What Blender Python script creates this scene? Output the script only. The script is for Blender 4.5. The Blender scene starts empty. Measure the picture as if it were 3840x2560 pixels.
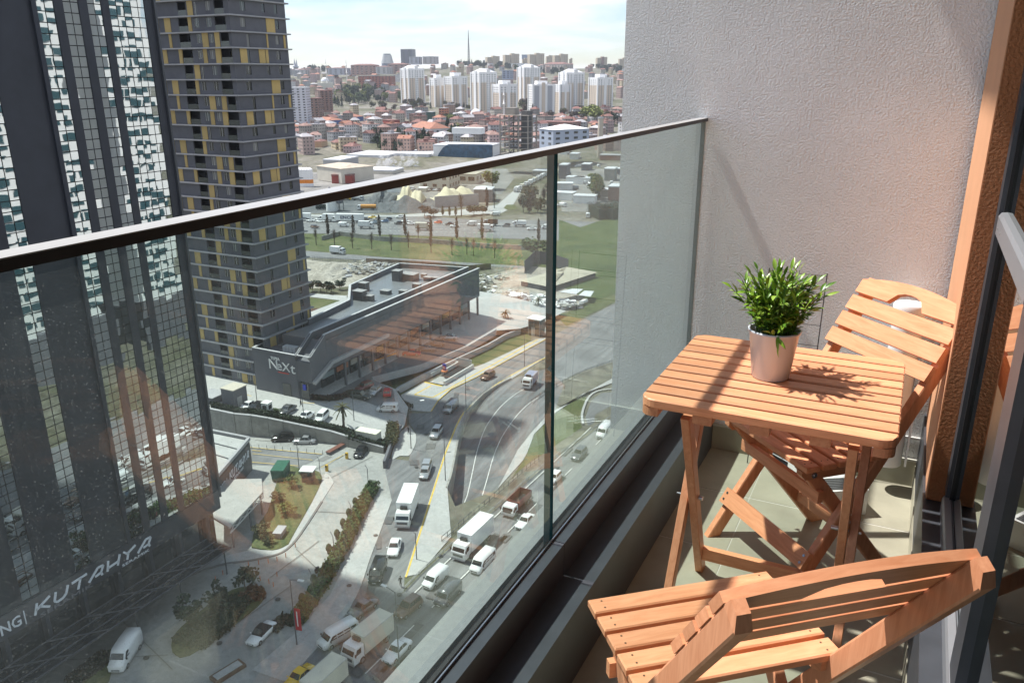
import bpy, math, random
from mathutils import Vector, Matrix, geometry
random.seed(11)
S=bpy.context.scene; C=S.collection; R=math.radians
EYE=68.0; ZF=66.49
# ---------------- camera, sky, sun, exposure
cam=bpy.data.cameras.new('camera'); co=bpy.data.objects.new('camera',cam); C.objects.link(co); S.camera=co
cam.sensor_width=36; cam.lens=28.12; cam.clip_start=.05; cam.clip_end=20000
def _n(v): v=Vector(v); return v/v.length
yc=_n((1577,1004,-3000)); zc=_n((-40,9020,3000)); yc=_n(yc-zc*yc.dot(zc)); xc=yc.cross(zc)
M3=Matrix((xc,yc,zc))
co.matrix_world=Matrix.Translation((0,0,EYE))@M3.to_4x4()
SUN=_n((-1,-.045,1.80))
w=bpy.data.worlds.new('World'); S.world=w; w.use_nodes=True
nt=w.node_tree; nt.nodes.clear()
def N(t,typ,**k):
    n=t.nodes.new(typ)
    for a,b in k.items():
        if a.startswith('i_'):
            n.inputs[a[2:].replace('_',' ')].default_value=b
        else: setattr(n,a,b)
    return n
L=lambda t,a,b: t.links.new(a,b)
sky=N(nt,'ShaderNodeTexSky',sky_type='NISHITA',sun_disc=False,sun_elevation=math.asin(SUN.z),sun_rotation=math.atan2(SUN.x,SUN.y),altitude=60,air_density=1.0,dust_density=.3,ozone_density=1.5)
bg=N(nt,'ShaderNodeBackground'); out=N(nt,'ShaderNodeOutputWorld')
geo=N(nt,'ShaderNodeTexCoord'); sep=N(nt,'ShaderNodeSeparateXYZ'); L(nt,geo.outputs['Generated'],sep.inputs[0])
zz=N(nt,'ShaderNodeMath',operation='ADD'); zz.inputs[1].default_value=.12; L(nt,sep.outputs[2],zz.inputs[0])
za=N(nt,'ShaderNodeMath',operation='MAXIMUM'); za.inputs[1].default_value=.03; L(nt,zz.outputs[0],za.inputs[0])
cmb=N(nt,'ShaderNodeCombineXYZ')
for i in (0,1):
    d=N(nt,'ShaderNodeMath',operation='DIVIDE'); L(nt,sep.outputs[i],d.inputs[0]); L(nt,za.outputs[0],d.inputs[1]); L(nt,d.outputs[0],cmb.inputs[i])
no=N(nt,'ShaderNodeTexNoise',i_Scale=.8,i_Detail=8.0,i_Roughness=.56,i_Distortion=.25); L(nt,cmb.outputs[0],no.inputs['Vector'])
rp=N(nt,'ShaderNodeValToRGB'); rp.color_ramp.elements[0].position=.42; rp.color_ramp.elements[1].position=.57; L(nt,no.outputs[0],rp.inputs[0])
mx=N(nt,'ShaderNodeMix',data_type='RGBA'); mf=N(nt,'ShaderNodeMath',operation='MULTIPLY'); mf.inputs[1].default_value=.85
L(nt,rp.outputs[0],mf.inputs[0]); L(nt,mf.outputs[0],mx.inputs[0]); tn=N(nt,'ShaderNodeMix',data_type='RGBA',blend_type='MULTIPLY'); tn.inputs[0].default_value=1; L(nt,sky.outputs[0],tn.inputs[6]); tn.inputs[7].default_value=(.54,.565,.64,1); L(nt,tn.outputs[2],mx.inputs[6]); mx.inputs[7].default_value=(4.3,4.37,4.5,1)
L(nt,mx.outputs[2],bg.inputs[0]); bg.inputs[1].default_value=.12; L(nt,bg.outputs[0],out.inputs[0])
sl=bpy.data.lights.new('sun','SUN'); sl.energy=3.3; sl.angle=R(1.2); sl.color=(1,.965,.91)
so=bpy.data.objects.new('sun',sl); C.objects.link(so); so.location=(-20,-5,120); so.rotation_euler=(-SUN).to_track_quat('-Z','Y').to_euler()
V=S.view_settings; V.view_transform='Standard'; V.look='None'; V.exposure=1.15; V.gamma=1; V.use_curve_mapping=False
S.render.engine='CYCLES'; cy=S.cycles
cy.use_denoising=True; cy.max_bounces=10; cy.diffuse_bounces=3; cy.glossy_bounces=4; cy.transmission_bounces=6; cy.transparent_max_bounces=16; cy.volume_bounces=0
cy.sample_clamp_indirect=6; cy.caustics_reflective=False; cy.caustics_refractive=False
# ---------------- materials
MATS={}
def mat(name,col=(.5,.5,.5),rough=.7,metal=0,var=.0,vs=3.0,bump=0,bs=40,spec=.4,stretch=None,space='obj',coat=0,rnd=0,dist=.02):
    if name in MATS: return MATS[name]
    m=bpy.data.materials.new(name); m.use_nodes=True; t=m.node_tree; p=t.nodes['Principled BSDF']
    p.inputs['Roughness'].default_value=rough; p.inputs['Metallic'].default_value=metal; p.inputs['Specular IOR Level'].default_value=spec
    p.inputs['Coat Weight'].default_value=coat; p.inputs['Coat Roughness'].default_value=.08
    c4=(*col,1); p.inputs['Base Color'].default_value=c4
    if var or bump:
        if space=='obj': tc=N(t,'ShaderNodeTexCoord').outputs['Object']
        else: tc=N(t,'ShaderNodeNewGeometry').outputs['Position']
        if stretch:
            mp=N(t,'ShaderNodeMapping'); mp.inputs['Scale'].default_value=stretch; L(t,tc,mp.inputs[0]); tc=mp.outputs[0]
    if var:
        n=N(t,'ShaderNodeTexNoise',i_Scale=vs,i_Detail=6.0,i_Roughness=.6); L(t,tc,n.inputs['Vector'])
        r=N(t,'ShaderNodeValToRGB'); r.color_ramp.elements[0].position=.3; r.color_ramp.elements[1].position=.72
        r.color_ramp.elements[0].color=(*[x*(1-var) for x in col],1); r.color_ramp.elements[1].color=(*[min(1,x*(1+var)) for x in col],1)
        L(t,n.outputs[0],r.inputs[0]); o=r.outputs[0]
        L(t,o,p.inputs['Base Color'])
    else: o=None
    if rnd:
        oi=N(t,'ShaderNodeObjectInfo'); hs=N(t,'ShaderNodeHueSaturation'); mr=N(t,'ShaderNodeMapRange'); mr.inputs[3].default_value=1-rnd; mr.inputs[4].default_value=1+rnd
        L(t,oi.outputs['Random'],mr.inputs[0]); L(t,mr.outputs[0],hs.inputs['Value'])
        if o: L(t,o,hs.inputs['Color'])
        else: hs.inputs['Color'].default_value=c4
        L(t,hs.outputs[0],p.inputs['Base Color'])
    if bump:
        n2=N(t,'ShaderNodeTexNoise',i_Scale=bs,i_Detail=3.0,i_Roughness=.5); L(t,tc,n2.inputs['Vector'])
        b=N(t,'ShaderNodeBump'); b.inputs['Strength'].default_value=bump; b.inputs['Distance'].default_value=dist; L(t,n2.outputs[0],b.inputs['Height']); L(t,b.outputs[0],p.inputs['Normal'])
    MATS[name]=m; return m
# ---------------- mesh helper
class MB:
    def __init__(s): s.v=[]; s.f=[]; s.m=[]; s.k=0; s.sm=[]
    def add(s,vs,fs,sm=False):
        o=len(s.v); s.v+=[tuple(x) for x in vs]; s.f+=[tuple(i+o for i in f) for f in fs]; s.m+=[s.k]*len(fs); s.sm+=[sm]*len(fs); return s
    def box(s,x0,x1,y0,y1,z0,z1):
        return s.add([(x,y,z) for z in (z0,z1) for x,y in ((x0,y0),(x1,y0),(x1,y1),(x0,y1))],[(3,2,1,0),(4,5,6,7),(0,1,5,4),(1,2,6,5),(2,3,7,6),(3,0,4,7)])
    def hexa(s,b,t): return s.add(list(b)+list(t),[(3,2,1,0),(4,5,6,7),(0,1,5,4),(1,2,6,5),(2,3,7,6),(3,0,4,7)])
    def obox(s,c,size,rz=0,M=None):
        M=M or Matrix.Rotation(rz,3,'Z'); c=Vector(c); h=[a/2 for a in size]
        return s.add([c+M@Vector((x*h[0],y*h[1],z*h[2])) for z in (-1,1) for x,y in ((-1,-1),(1,-1),(1,1),(-1,1))],[(3,2,1,0),(4,5,6,7),(0,1,5,4),(1,2,6,5),(2,3,7,6),(3,0,4,7)])
    def bar(s,a,b,wd,dp,up=(0,0,1)):
        a=Vector(a); b=Vector(b); d=(b-a).normalized(); x=d.cross(Vector(up)); x=x.normalized() if x.length>1e-6 else Vector((1,0,0)); y=x.cross(d)
        q=[(x*i*wd/2+y*j*dp/2) for i,j in ((-1,-1),(1,-1),(1,1),(-1,1))]
        return s.add([a+k for k in q]+[b+k for k in q],[(0,1,2,3),(7,6,5,4),(4,5,1,0),(5,6,2,1),(6,7,3,2),(7,4,0,3)])
    def prism(s,pts,z0,z1):
        n=len(pts); a=sum(pts[i][0]*pts[(i+1)%n][1]-pts[(i+1)%n][0]*pts[i][1] for i in range(n))
        if a<0: pts=pts[::-1]
        z0=z0 if isinstance(z0,(list,tuple)) else [z0]*n; z1=z1 if isinstance(z1,(list,tuple)) else [z1]*n
        if a<0: z0=z0[::-1]; z1=z1[::-1]
        if n>4:
            tr=[tuple(t) for t in geometry.tessellate_polygon([[Vector((p[0],p[1],0)) for p in pts]])]; top=[]
            for t in tr:
                q=[pts[i] for i in t]
                if (q[1][0]-q[0][0])*(q[2][1]-q[0][1])-(q[2][0]-q[0][0])*(q[1][1]-q[0][1])<0: t=t[::-1]
                top.append(t)
            caps=[t[::-1] for t in top]+[tuple(i+n for i in t) for t in top]
        else: caps=[tuple(range(n-1,-1,-1)),tuple(range(n,2*n))]
        return s.add([(p[0],p[1],z) for p,z in zip(pts,z0)]+[(p[0],p[1],z) for p,z in zip(pts,z1)],caps+[(i,(i+1)%n,(i+1)%n+n,i+n) for i in range(n)])
    def loft(s,rings,cap=True,sm=True,close=True):
        o=len(s.v); n=len(rings[0]); fs=[]
        for i in range(len(rings)-1):
            for j in range(n if close else n-1):
                k=(j+1)%n; fs.append((i*n+j,i*n+k,(i+1)*n+k,(i+1)*n+j))
        s.add([p for r in rings for p in r],fs,sm)
        if cap: s.add(rings[0],[tuple(range(n-1,-1,-1))]); s.add(rings[-1],[tuple(range(n))])
        return s
    def cyl(s,a,b,r0,r1=None,n=8,cap=True,sm=True):
        r1=r0 if r1 is None else r1; a=Vector(a); b=Vector(b); d=(b-a).normalized(); x=d.orthogonal().normalized(); y=d.cross(x)
        rg=[[c+x*math.cos(2*math.pi*i/n)*r+y*math.sin(2*math.pi*i/n)*r for i in range(n)] for c,r in ((a,r0),(b,r1))]
        return s.loft(rg,cap,sm)
    def lathe(s,c,prof,n=20,cap=False,sm=True):
        return s.loft([[(c[0]+r*math.cos(2*math.pi*i/n),c[1]+r*math.sin(2*math.pi*i/n),c[2]+z) for i in range(n)] for r,z in prof],cap,sm)
    def sphere(s,c,r,n=10,m=6,sz=1):
        return s.lathe(c,[(max(.001,r*math.sin(math.pi*i/m)),-r*sz*math.cos(math.pi*i/m)) for i in range(m+1)],n)
    def sheet(s,pts,z=0):
        P=[(p[0],p[1],p[2] if len(p)>2 else z) for p in pts]; n=len(P); a=sum(P[i][0]*P[(i+1)%n][1]-P[(i+1)%n][0]*P[i][1] for i in range(n))
        if a<0: P=P[::-1]
        tr=geometry.tessellate_polygon([[Vector((p[0],p[1],0)) for p in P]])
        fs=[]
        for t in tr:
            t=tuple(t); q=[P[i] for i in t]
            if (q[1][0]-q[0][0])*(q[2][1]-q[0][1])-(q[2][0]-q[0][0])*(q[1][1]-q[0][1])<0: t=t[::-1]
            fs.append(t)
        return s.add(P,fs)
    def mesh(s,name,mats):
        me=bpy.data.meshes.new(name); me.from_pydata(s.v,[],s.f)
        for m in (mats if isinstance(mats,(list,tuple)) else [mats]): me.materials.append(m)
        me.polygons.foreach_set('material_index',s.m); me.polygons.foreach_set('use_smooth',s.sm); me.update(); return me
    def build(s,name,mats,parent=None,kind=None,loc=None,**k):
        o=bpy.data.objects.new(name,s.mesh(name,mats)); return put(o,parent,kind,loc,**k)
def put(o,parent=None,kind=None,loc=None,**k):
    C.objects.link(o)
    if parent: o.parent=parent
    if kind: o['kind']=kind
    if loc is not None: o.location=loc
    for a,b in k.items(): o[a]=b
    return o
def inst(name,me,parent=None,loc=(0,0,0),rot=None,scale=None,**k):
    o=bpy.data.objects.new(name,me); o.location=loc
    if rot: o.rotation_euler=rot
    if scale: o.scale=scale
    return put(o,parent,**k)
def thing(name,label,cat,loc=(0,0,0),rz=0,group=None):
    o=bpy.data.objects.new(name,None); C.objects.link(o); o.location=loc; o.rotation_euler=(0,0,rz); o.empty_display_size=.1
    return tag(o,label,cat,group)
def tag(o,label,cat,group=None):
    o['label']=label; o['category']=cat
    if group: o['group']=group
    return o
def dup(root,loc,rz=0,label=None,group=None,scale=None,swap=None):
    def cp(o,par):
        c=o.copy(); C.objects.link(c)
        if par: c.parent=par
        if swap:
            for sl in c.material_slots:
                if sl.material and sl.material.name in swap:
                    nm=swap[sl.material.name]; sl.link='OBJECT'; sl.material=nm
        for ch in o.children: cp(ch,c)
        return c
    r=cp(root,None); r.location=loc; r.rotation_euler=(0,0,rz)
    if scale: r.scale=(scale,)*3 if isinstance(scale,(int,float)) else scale
    if label: r['label']=label
    if group: r['group']=group
    return r

# ================= BALCONY =================
def wood(name,st,col=(.78,.35,.18)):
    m=bpy.data.materials.new(name); m.use_nodes=True; t=m.node_tree; p=t.nodes['Principled BSDF']
    p.inputs['Roughness'].default_value=.42; p.inputs['Specular IOR Level'].default_value=.35
    tc=N(t,'ShaderNodeTexCoord'); oi=N(t,'ShaderNodeObjectInfo'); ad=N(t,'ShaderNodeVectorMath',operation='ADD'); sc=N(t,'ShaderNodeVectorMath',operation='SCALE'); sc.inputs['Scale'].default_value=3
    cb=N(t,'ShaderNodeCombineXYZ')
    for i in range(3): L(t,oi.outputs['Random'],cb.inputs[i])
    L(t,cb.outputs[0],sc.inputs[0]); L(t,tc.outputs['Object'],ad.inputs[0]); L(t,sc.outputs[0],ad.inputs[1])
    mp=N(t,'ShaderNodeMapping'); mp.inputs['Scale'].default_value=st; L(t,ad.outputs[0],mp.inputs[0])
    n=N(t,'ShaderNodeTexNoise',i_Scale=9.0,i_Detail=8.0,i_Roughness=.62,i_Distortion=.6); L(t,mp.outputs[0],n.inputs['Vector'])
    r=N(t,'ShaderNodeValToRGB'); e=r.color_ramp.elements; e[0].position=.28; e[1].position=.74
    e[0].color=(*[c*f for c,f in zip(col,(.82,.73,.68))],1); e[1].color=(*[min(1,c*f) for c,f in zip(col,(1.08,1.15,1.22))],1)
    L(t,n.outputs[0],r.inputs[0])
    hs=N(t,'ShaderNodeHueSaturation'); mr=N(t,'ShaderNodeMapRange'); mr.inputs[3].default_value=.84; mr.inputs[4].default_value=1.14; L(t,oi.outputs['Random'],mr.inputs[0]); L(t,mr.outputs[0],hs.inputs['Value'])
    L(t,r.outputs[0],hs.inputs['Color']); L(t,hs.outputs[0],p.inputs['Base Color'])
    b=N(t,'ShaderNodeBump'); b.inputs['Strength'].default_value=.18; b.inputs['Distance'].default_value=.002; L(t,n.outputs[0],b.inputs['Height']); L(t,b.outputs[0],p.inputs['Normal'])
    return m
WX=wood('wood_grain_along_x',(1,9,9)); WZ=wood('wood_grain_along_z',(9,9,1),(.70,.32,.17)); WY=wood('wood_grain_along_y',(9,1,9),(.68,.31,.16))
steel=mat('steel',(.5,.5,.52),.3,1)
slate=mat('slate_aluminium',(.066,.072,.084),.42,.25,.12,14,spec=.5)
def stucco(name,col,bsc,strength,dist=.006,dirt=.08):
    m=bpy.data.materials.new(name); m.use_nodes=True; t=m.node_tree; p=t.nodes['Principled BSDF']; p.inputs['Roughness'].default_value=.85; p.inputs['Specular IOR Level'].default_value=.25
    g=N(t,'ShaderNodeNewGeometry'); n=N(t,'ShaderNodeTexNoise',i_Scale=bsc,i_Detail=2.5,i_Roughness=.55,i_Distortion=.15); L(t,g.outputs['Position'],n.inputs['Vector'])
    nf_=N(t,'ShaderNodeTexNoise',i_Scale=bsc*2.3,i_Detail=2.0); L(t,g.outputs['Position'],nf_.inputs['Vector']); ng=N(t,'ShaderNodeTexNoise',i_Scale=9.0,i_Detail=3.0); L(t,g.outputs['Position'],ng.inputs['Vector'])
    a1=N(t,'ShaderNodeMath',operation='MULTIPLY_ADD'); a1.inputs[1].default_value=.12; L(t,nf_.outputs[0],a1.inputs[0]); L(t,n.outputs[0],a1.inputs[2]); a2=N(t,'ShaderNodeMath',operation='MULTIPLY_ADD'); a2.inputs[1].default_value=.5; L(t,ng.outputs[0],a2.inputs[0]); L(t,a1.outputs[0],a2.inputs[2]); n=a2
    b=N(t,'ShaderNodeBump'); b.inputs['Strength'].default_value=strength; b.inputs['Distance'].default_value=dist; L(t,n.outputs[0],b.inputs['Height']); L(t,b.outputs[0],p.inputs['Normal'])
    n2=N(t,'ShaderNodeTexNoise',i_Scale=2.2,i_Detail=5.0); L(t,g.outputs['Position'],n2.inputs['Vector'])
    r=N(t,'ShaderNodeValToRGB'); r.color_ramp.elements[0].position=.3; r.color_ramp.elements[1].position=.7
    r.color_ramp.elements[0].color=(*[c*(1-dirt) for c in col],1); r.color_ramp.elements[1].color=(*[min(1,c*(1+dirt)) for c in col],1); L(t,n2.outputs[0],r.inputs[0]); L(t,r.outputs[0],p.inputs['Base Color'])
    return m
grey_st=stucco('grey_stucco',(.88,.885,.88),138,1.0,.008,.07)
orange_st=stucco('orange_stucco_shaded',(.40,.165,.07),120,1.0,.007,.08)  # rough plaster, its base darkened for the shade on the front face
orange_sm=mat('orange_smooth_plaster_sunlit',(.64,.33,.18),.8,0,.05,6,space='w')  # smooth plaster, its paler tone carries the sun on this side
# glass
def glassmat(name,tint,spec_mul=1.0,dust=.0,edge=False):
    m=bpy.data.materials.new(name); m.use_nodes=True; t=m.node_tree; t.nodes.clear(); o=N(t,'ShaderNodeOutputMaterial')
    tr=N(t,'ShaderNodeBsdfTransparent'); tr.inputs[0].default_value=(*tint,1); gl=N(t,'ShaderNodeBsdfGlossy'); gl.inputs['Roughness'].default_value=.0; gl.inputs[0].default_value=(.92,.96,.95,1)
    fr=N(t,'ShaderNodeLayerWeight'); fr.inputs[0].default_value=.5; pw=N(t,'ShaderNodeMath',operation='POWER'); pw.inputs[1].default_value=5; L(t,fr.outputs['Facing'],pw.inputs[0]); mu=N(t,'ShaderNodeMath',operation='MULTIPLY_ADD'); mu.inputs[1].default_value=.9; mu.inputs[2].default_value=.043*spec_mul; L(t,pw.outputs[0],mu.inputs[0])
    mx=N(t,'ShaderNodeMixShader'); L(t,mu.outputs[0],mx.inputs[0]); L(t,tr.outputs[0],mx.inputs[1]); L(t,gl.outputs[0],mx.inputs[2]); last=mx.outputs[0]
    if dust:
        g=N(t,'ShaderNodeNewGeometry'); df=N(t,'ShaderNodeBsdfDiffuse'); df.inputs[0].default_value=(.62,.63,.62,1)
        tl=N(t,'ShaderNodeBsdfTranslucent'); tl.inputs[0].default_value=(.62,.63,.62,1); am=N(t,'ShaderNodeMixShader'); am.inputs[0].default_value=.55; L(t,df.outputs[0],am.inputs[1]); L(t,tl.outputs[0],am.inputs[2])
        v=N(t,'ShaderNodeTexVoronoi',i_Scale=330.0); L(t,g.outputs['Position'],v.inputs['Vector'])
        s1=N(t,'ShaderNodeMapRange'); s1.inputs[1].default_value=.20; s1.inputs[2].default_value=.34; s1.inputs[3].default_value=1; s1.inputs[4].default_value=0; L(t,v.outputs['Distance'],s1.inputs[0])
        n=N(t,'ShaderNodeTexNoise',i_Scale=3.0,i_Detail=6.0,i_Roughness=.65); L(t,g.outputs['Position'],n.inputs['Vector'])
        vc=N(t,'ShaderNodeMapRange'); vc.inputs[1].default_value=.58; vc.inputs[2].default_value=.95; L(t,v.outputs['Color'],vc.inputs[0])
        # fewer specks towards the far end of the railing, more haze of dust low down
        sx=N(t,'ShaderNodeSeparateXYZ'); L(t,g.outputs['Position'],sx.inputs[0])
        fy=N(t,'ShaderNodeMapRange'); fy.inputs[1].default_value=.6; fy.inputs[2].default_value=2.0; fy.inputs[3].default_value=1; fy.inputs[4].default_value=.12; L(t,sx.outputs[1],fy.inputs[0])
        k=N(t,'ShaderNodeMath',operation='MULTIPLY'); L(t,s1.outputs[0],k.inputs[0]); L(t,vc.outputs[0],k.inputs[1])
        pa=N(t,'ShaderNodeMapRange'); pa.inputs[1].default_value=.35; pa.inputs[2].default_value=.65; pa.inputs[3].default_value=.25; pa.inputs[4].default_value=1; L(t,n.outputs[0],pa.inputs[0]); fz=N(t,'ShaderNodeMath',operation='MULTIPLY'); L(t,fy.outputs[0],fz.inputs[0]); L(t,pa.outputs[0],fz.inputs[1])
        k1=N(t,'ShaderNodeMath',operation='MULTIPLY'); L(t,k.outputs[0],k1.inputs[0]); L(t,fz.outputs[0],k1.inputs[1])
        mp=N(t,'ShaderNodeMapping'); mp.inputs['Scale'].default_value=(30,30,1.6); L(t,g.outputs['Position'],mp.inputs[0]); st=N(t,'ShaderNodeTexNoise',i_Scale=1.0,i_Detail=5.0,i_Roughness=.6); L(t,mp.outputs[0],st.inputs['Vector']); sr=N(t,'ShaderNodeMapRange'); sr.inputs[1].default_value=.58; sr.inputs[2].default_value=.85; sr.inputs[4].default_value=.09; L(t,st.outputs[0],sr.inputs[0])
        k2=N(t,'ShaderNodeMath',operation='MULTIPLY_ADD'); L(t,k1.outputs[0],k2.inputs[0]); k2.inputs[1].default_value=.26
        nn=N(t,'ShaderNodeMapRange'); nn.inputs[1].default_value=.3; nn.inputs[2].default_value=.8; nn.inputs[3].default_value=dust*.5; nn.inputs[4].default_value=dust*1.7; L(t,n.outputs[0],nn.inputs[0]); sa=N(t,'ShaderNodeMath',operation='ADD'); L(t,nn.outputs[0],sa.inputs[0]); L(t,sr.outputs[0],sa.inputs[1]); L(t,sa.outputs[0],k2.inputs[2])
        cl=N(t,'ShaderNodeMath',operation='MINIMUM'); cl.inputs[1].default_value=.75; L(t,k2.outputs[0],cl.inputs[0])
        m2=N(t,'ShaderNodeMixShader'); L(t,cl.outputs[0],m2.inputs[0]); L(t,last,m2.inputs[1]); L(t,am.outputs[0],m2.inputs[2]); last=m2.outputs[0]
    L(t,last,o.inputs[0]); return m
rail_glass=glassmat('railing_glass',(.885,.945,.925),1.2,.02)
edge_glass=mat('glass_edge_teal',(.01,.055,.06),.15,0,spec=.6)
door_glass=glassmat('door_glass',(.30,.32,.32),2.6,0)
tile_m=mat('floor_tile',(.345,.33,.255),.38,0,.16,5,.05,60,space='w',rnd=.05,spec=.45,dist=.002)
grout=mat('tile_grout',(.5,.49,.43),.9)
# floor
fl=MB().box(-.63,.30,-2.5,3.17,ZF-.2,ZF-.0012).build('balcony_floor',grout,kind='structure')
for i,(x0,x1) in enumerate(((-.627,-.399),(-.395,.157))):
    y=-1.2
    while y<3.15:
        y1=min(y+.395,3.158); MB().box(x0,x1,y+.0015 if y>-1.19 else y,y1-.0025,ZF-.001,ZF).build('tile',tile_m,fl); y+=.3985 if i else .3985
        if y1>=3.158: break
# parapet curb
cb=thing('parapet_curb','dark grey metal parapet curb under the glass railing','parapet',(0,0,ZF))
MB().box(-.845,-.627,-2.5,3.158,-.25,.215).build('lower_step',slate,cb)
for y0,y1 in ((-2.5,1.733),(1.736,3.157)):
    MB().box(-.7485,-.713,y0,y1,.2155,.315).build('upper_beam',slate,cb)
ledge_m=mat('ledge_stone',(.20,.215,.22),.75,0,.1,60,.15,300,space='w',dist=.002)
MB().box(-.848,-.782,-2.5,3.157,.2155,.314).build('outer_ledge',ledge_m,cb)
MB().box(-.781,-.766,-2.5,3.157,.2155,.303).build('gasket',mat('black_rubber',(.012,.012,.013),.6),cb)
MB().box(-.7475,-.7445,-2.5,3.157,.3153,.323).build('glazing_bead',mat('bright_aluminium',(.55,.55,.56),.3,1),cb)
# railing
rg=thing('glass_railing','frameless glass railing with slim dark metal handrail along the balcony edge','railing',(0,0,ZF))
for y0,y1 in ((-2.5,1.715),(1.737,3.157)):
    b=MB(); b.box(-.7655,-.7485,y0,y1,.2155,1.3395); b.m=[1,1,1,0,1,0]; b.build('glass_panel',[rail_glass,edge_glass],rg)
MB().box(-.774,-.740,-2.5,3.157,1.340,1.3515).build('handrail',mat('handrail_metal',(.03,.03,.032),.45,0,spec=.4),rg)
MB().box(-.774,-.7397,-2.5,3.157,1.3518,1.3532).build('rail_sunlit_top',mat('rail_top_sun_tone',(.4,.4,.4),.45,.1),rg)  # paler than the rail below: sunlight on its top put into the colour
MB().box(-.7635,-.7515,1.7165,1.7205,.2155,1.3395).build('joint_seal',mat('grey_seal',(.42,.45,.45),.4),rg)
# end wall
wl=thing('stucco_wall','light grey rough stucco wall closing the far end of the balcony','wall',(0,0,0))
b=MB(); b.box(-1.085,.158,3.16,3.42,40,74)
b.build('render_coat',grey_st,wl)
b=MB(); b.box(-.626,.156,3.146,3.159,ZF+.001,ZF+.103); sk=b.build('skirting',tile_m,wl); 
MB().box(-.626,.156,3.1445,3.1595,ZF+.1032,ZF+.112).build('skirting_grout',grout,wl)
MB().box(-.3,.156,3.152,3.1594,ZF+.19,ZF+.2).build('patch',mat('white_filler',(.7,.68,.66),.9),wl)
# pier
pr_=thing('orange_pier','terracotta orange plastered pier beside the sliding door','pier',(0,0,0))
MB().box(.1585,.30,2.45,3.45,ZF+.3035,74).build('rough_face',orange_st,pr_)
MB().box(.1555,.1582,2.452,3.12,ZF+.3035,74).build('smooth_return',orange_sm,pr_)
MB().box(.1570,.1582,3.121,3.158,ZF+.3,74).build('gap_shade_strip',mat('dark_brown_gap_shade',(.1,.045,.025),.9),pr_)  # dark strip coloured in for the shadow in the corner gap
# door
dr=thing('sliding_door','dark slate aluminium sliding balcony door with large glass panes','door',(0,0,ZF))
MB().box(.1485,.62,-2.5,3.3,.0,.3).build('sill',slate,dr)
MB().box(.1462,.1482,-2.5,3.157,.001,.09).build('sill_skirting',tile_m,dr)
b=MB()
b.loft([[(x,y,z) for x,z in ((.194,.3005),(.194,.34),(.198,.35),(.214,.352),(.216,.347),(.218,.352),(.236,.35),(.24,.34),(.24,.3005))] for y in (2.40,-2.5)],sm=False); b.build('bottom_rail',mat('grey_aluminium',(.30,.31,.33),.4,.4,spec=.5),dr)
b=MB(); b.box(.2005,.252,2.385,2.449,.353,4.2); b.build('frame_post',slate,dr)
MB().box(.2105,.246,2.372,2.3845,.353,4.2).build('gasket',MATS['black_rubber'],dr)
galu=MATS['grey_aluminium']
b=MB(); b.box(.199,.25,1.50,1.615,.353,4.2); b.build('mullion',slate,dr)
MB().box(.206,.24,1.6155,1.628,.353,4.2).build('gasket',MATS['black_rubber'],dr)
tb=MB(); tb.loft([[(x,y,z) for x,z in ((.203,1.115),(.200,1.12),(.200,1.165),(.206,1.174),(.222,1.176),(.236,1.172),(.238,1.115))] for y in (2.371,1.629)],sm=False); tb.build('transom',galu,dr)
for y in (2.33,2.25): MB().cyl((.1993,y,1.14),(.2003,y,1.14),.004,n=8).build('screw',steel,dr)
for z0,z1 in ((.353,1.114),(1.177,4.2)): MB().box(.218,.222,1.629,2.371,z0,z1).build('glass_pane',door_glass,dr)
MB().box(.218,.222,-2.5,1.499,.353,4.2).build('glass_pane',door_glass,dr)
# room behind the door, and the building's own slabs
wh=mat('white_panel',(.74,.73,.70),.7,0,.04,1.5,space='w')
# table -------------------------------------------------------------
def rr(x0,x1,y0,y1,r,corners,n=6):
    pts=[]
    for k,(cx,cy,a0) in enumerate(((x0,y0,180),(x1,y0,270),(x1,y1,0),(x0,y1,90))):
        if k in corners:
            ox=cx+(r if k in(0,3) else -r); oy=cy+(r if k in(0,1) else -r)
            pts+=[(ox+r*math.cos(R(a0+90*i/n)),oy+r*math.sin(R(a0+90*i/n))) for i in range(n+1)]
        else: pts.append((cx,cy))
    return pts
def slat_prism(b,pts,z0,z1,ch=.003):
    # chamfered plank
    n=len(pts); cx=sum(p[0] for p in pts)/n; cy=sum(p[1] for p in pts)/n
    def ins(p,d): 
        return (p[0]+(d if p[0]<cx else -d),p[1]+(d if p[1]<cy else -d))
    rings=[[(*ins(p,ch),z0) for p in pts],[(*p,z0+ch) for p in pts],[(*p,z1-ch) for p in pts],[(*ins(p,ch),z1) for p in pts]]
    b.loft(rings,True,False)
tbx=thing('folding_table','square folding table of brown slatted wood with crossed legs','table',(-.262,2.183,ZF))
X0,X1,Y0,Y1=-.308,.308,-.302,.302
for i in range(10):
    y0=Y0+i*.0618; b=MB(); pts=rr(X0,X1,y0,y0+.0478,.04,(0,1) if i==0 else (2,3) if i==9 else ())
    slat_prism(b,pts,.686,.711); b.build('slat',WX,tbx)
for x in (-.282,-.142,0,.142,.282):
    b=MB(); w2=.024; e=(X0+.001,X1-.001)
    pts=rr(max(x-w2,e[0]),min(x+w2,e[1]),Y0+.004,Y1-.004,.03,(0,3) if x<-.2 else (1,2) if x>.2 else ())
    b.prism(pts,.6625,.6855); b.build('batten',WY,tbx)
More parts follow.
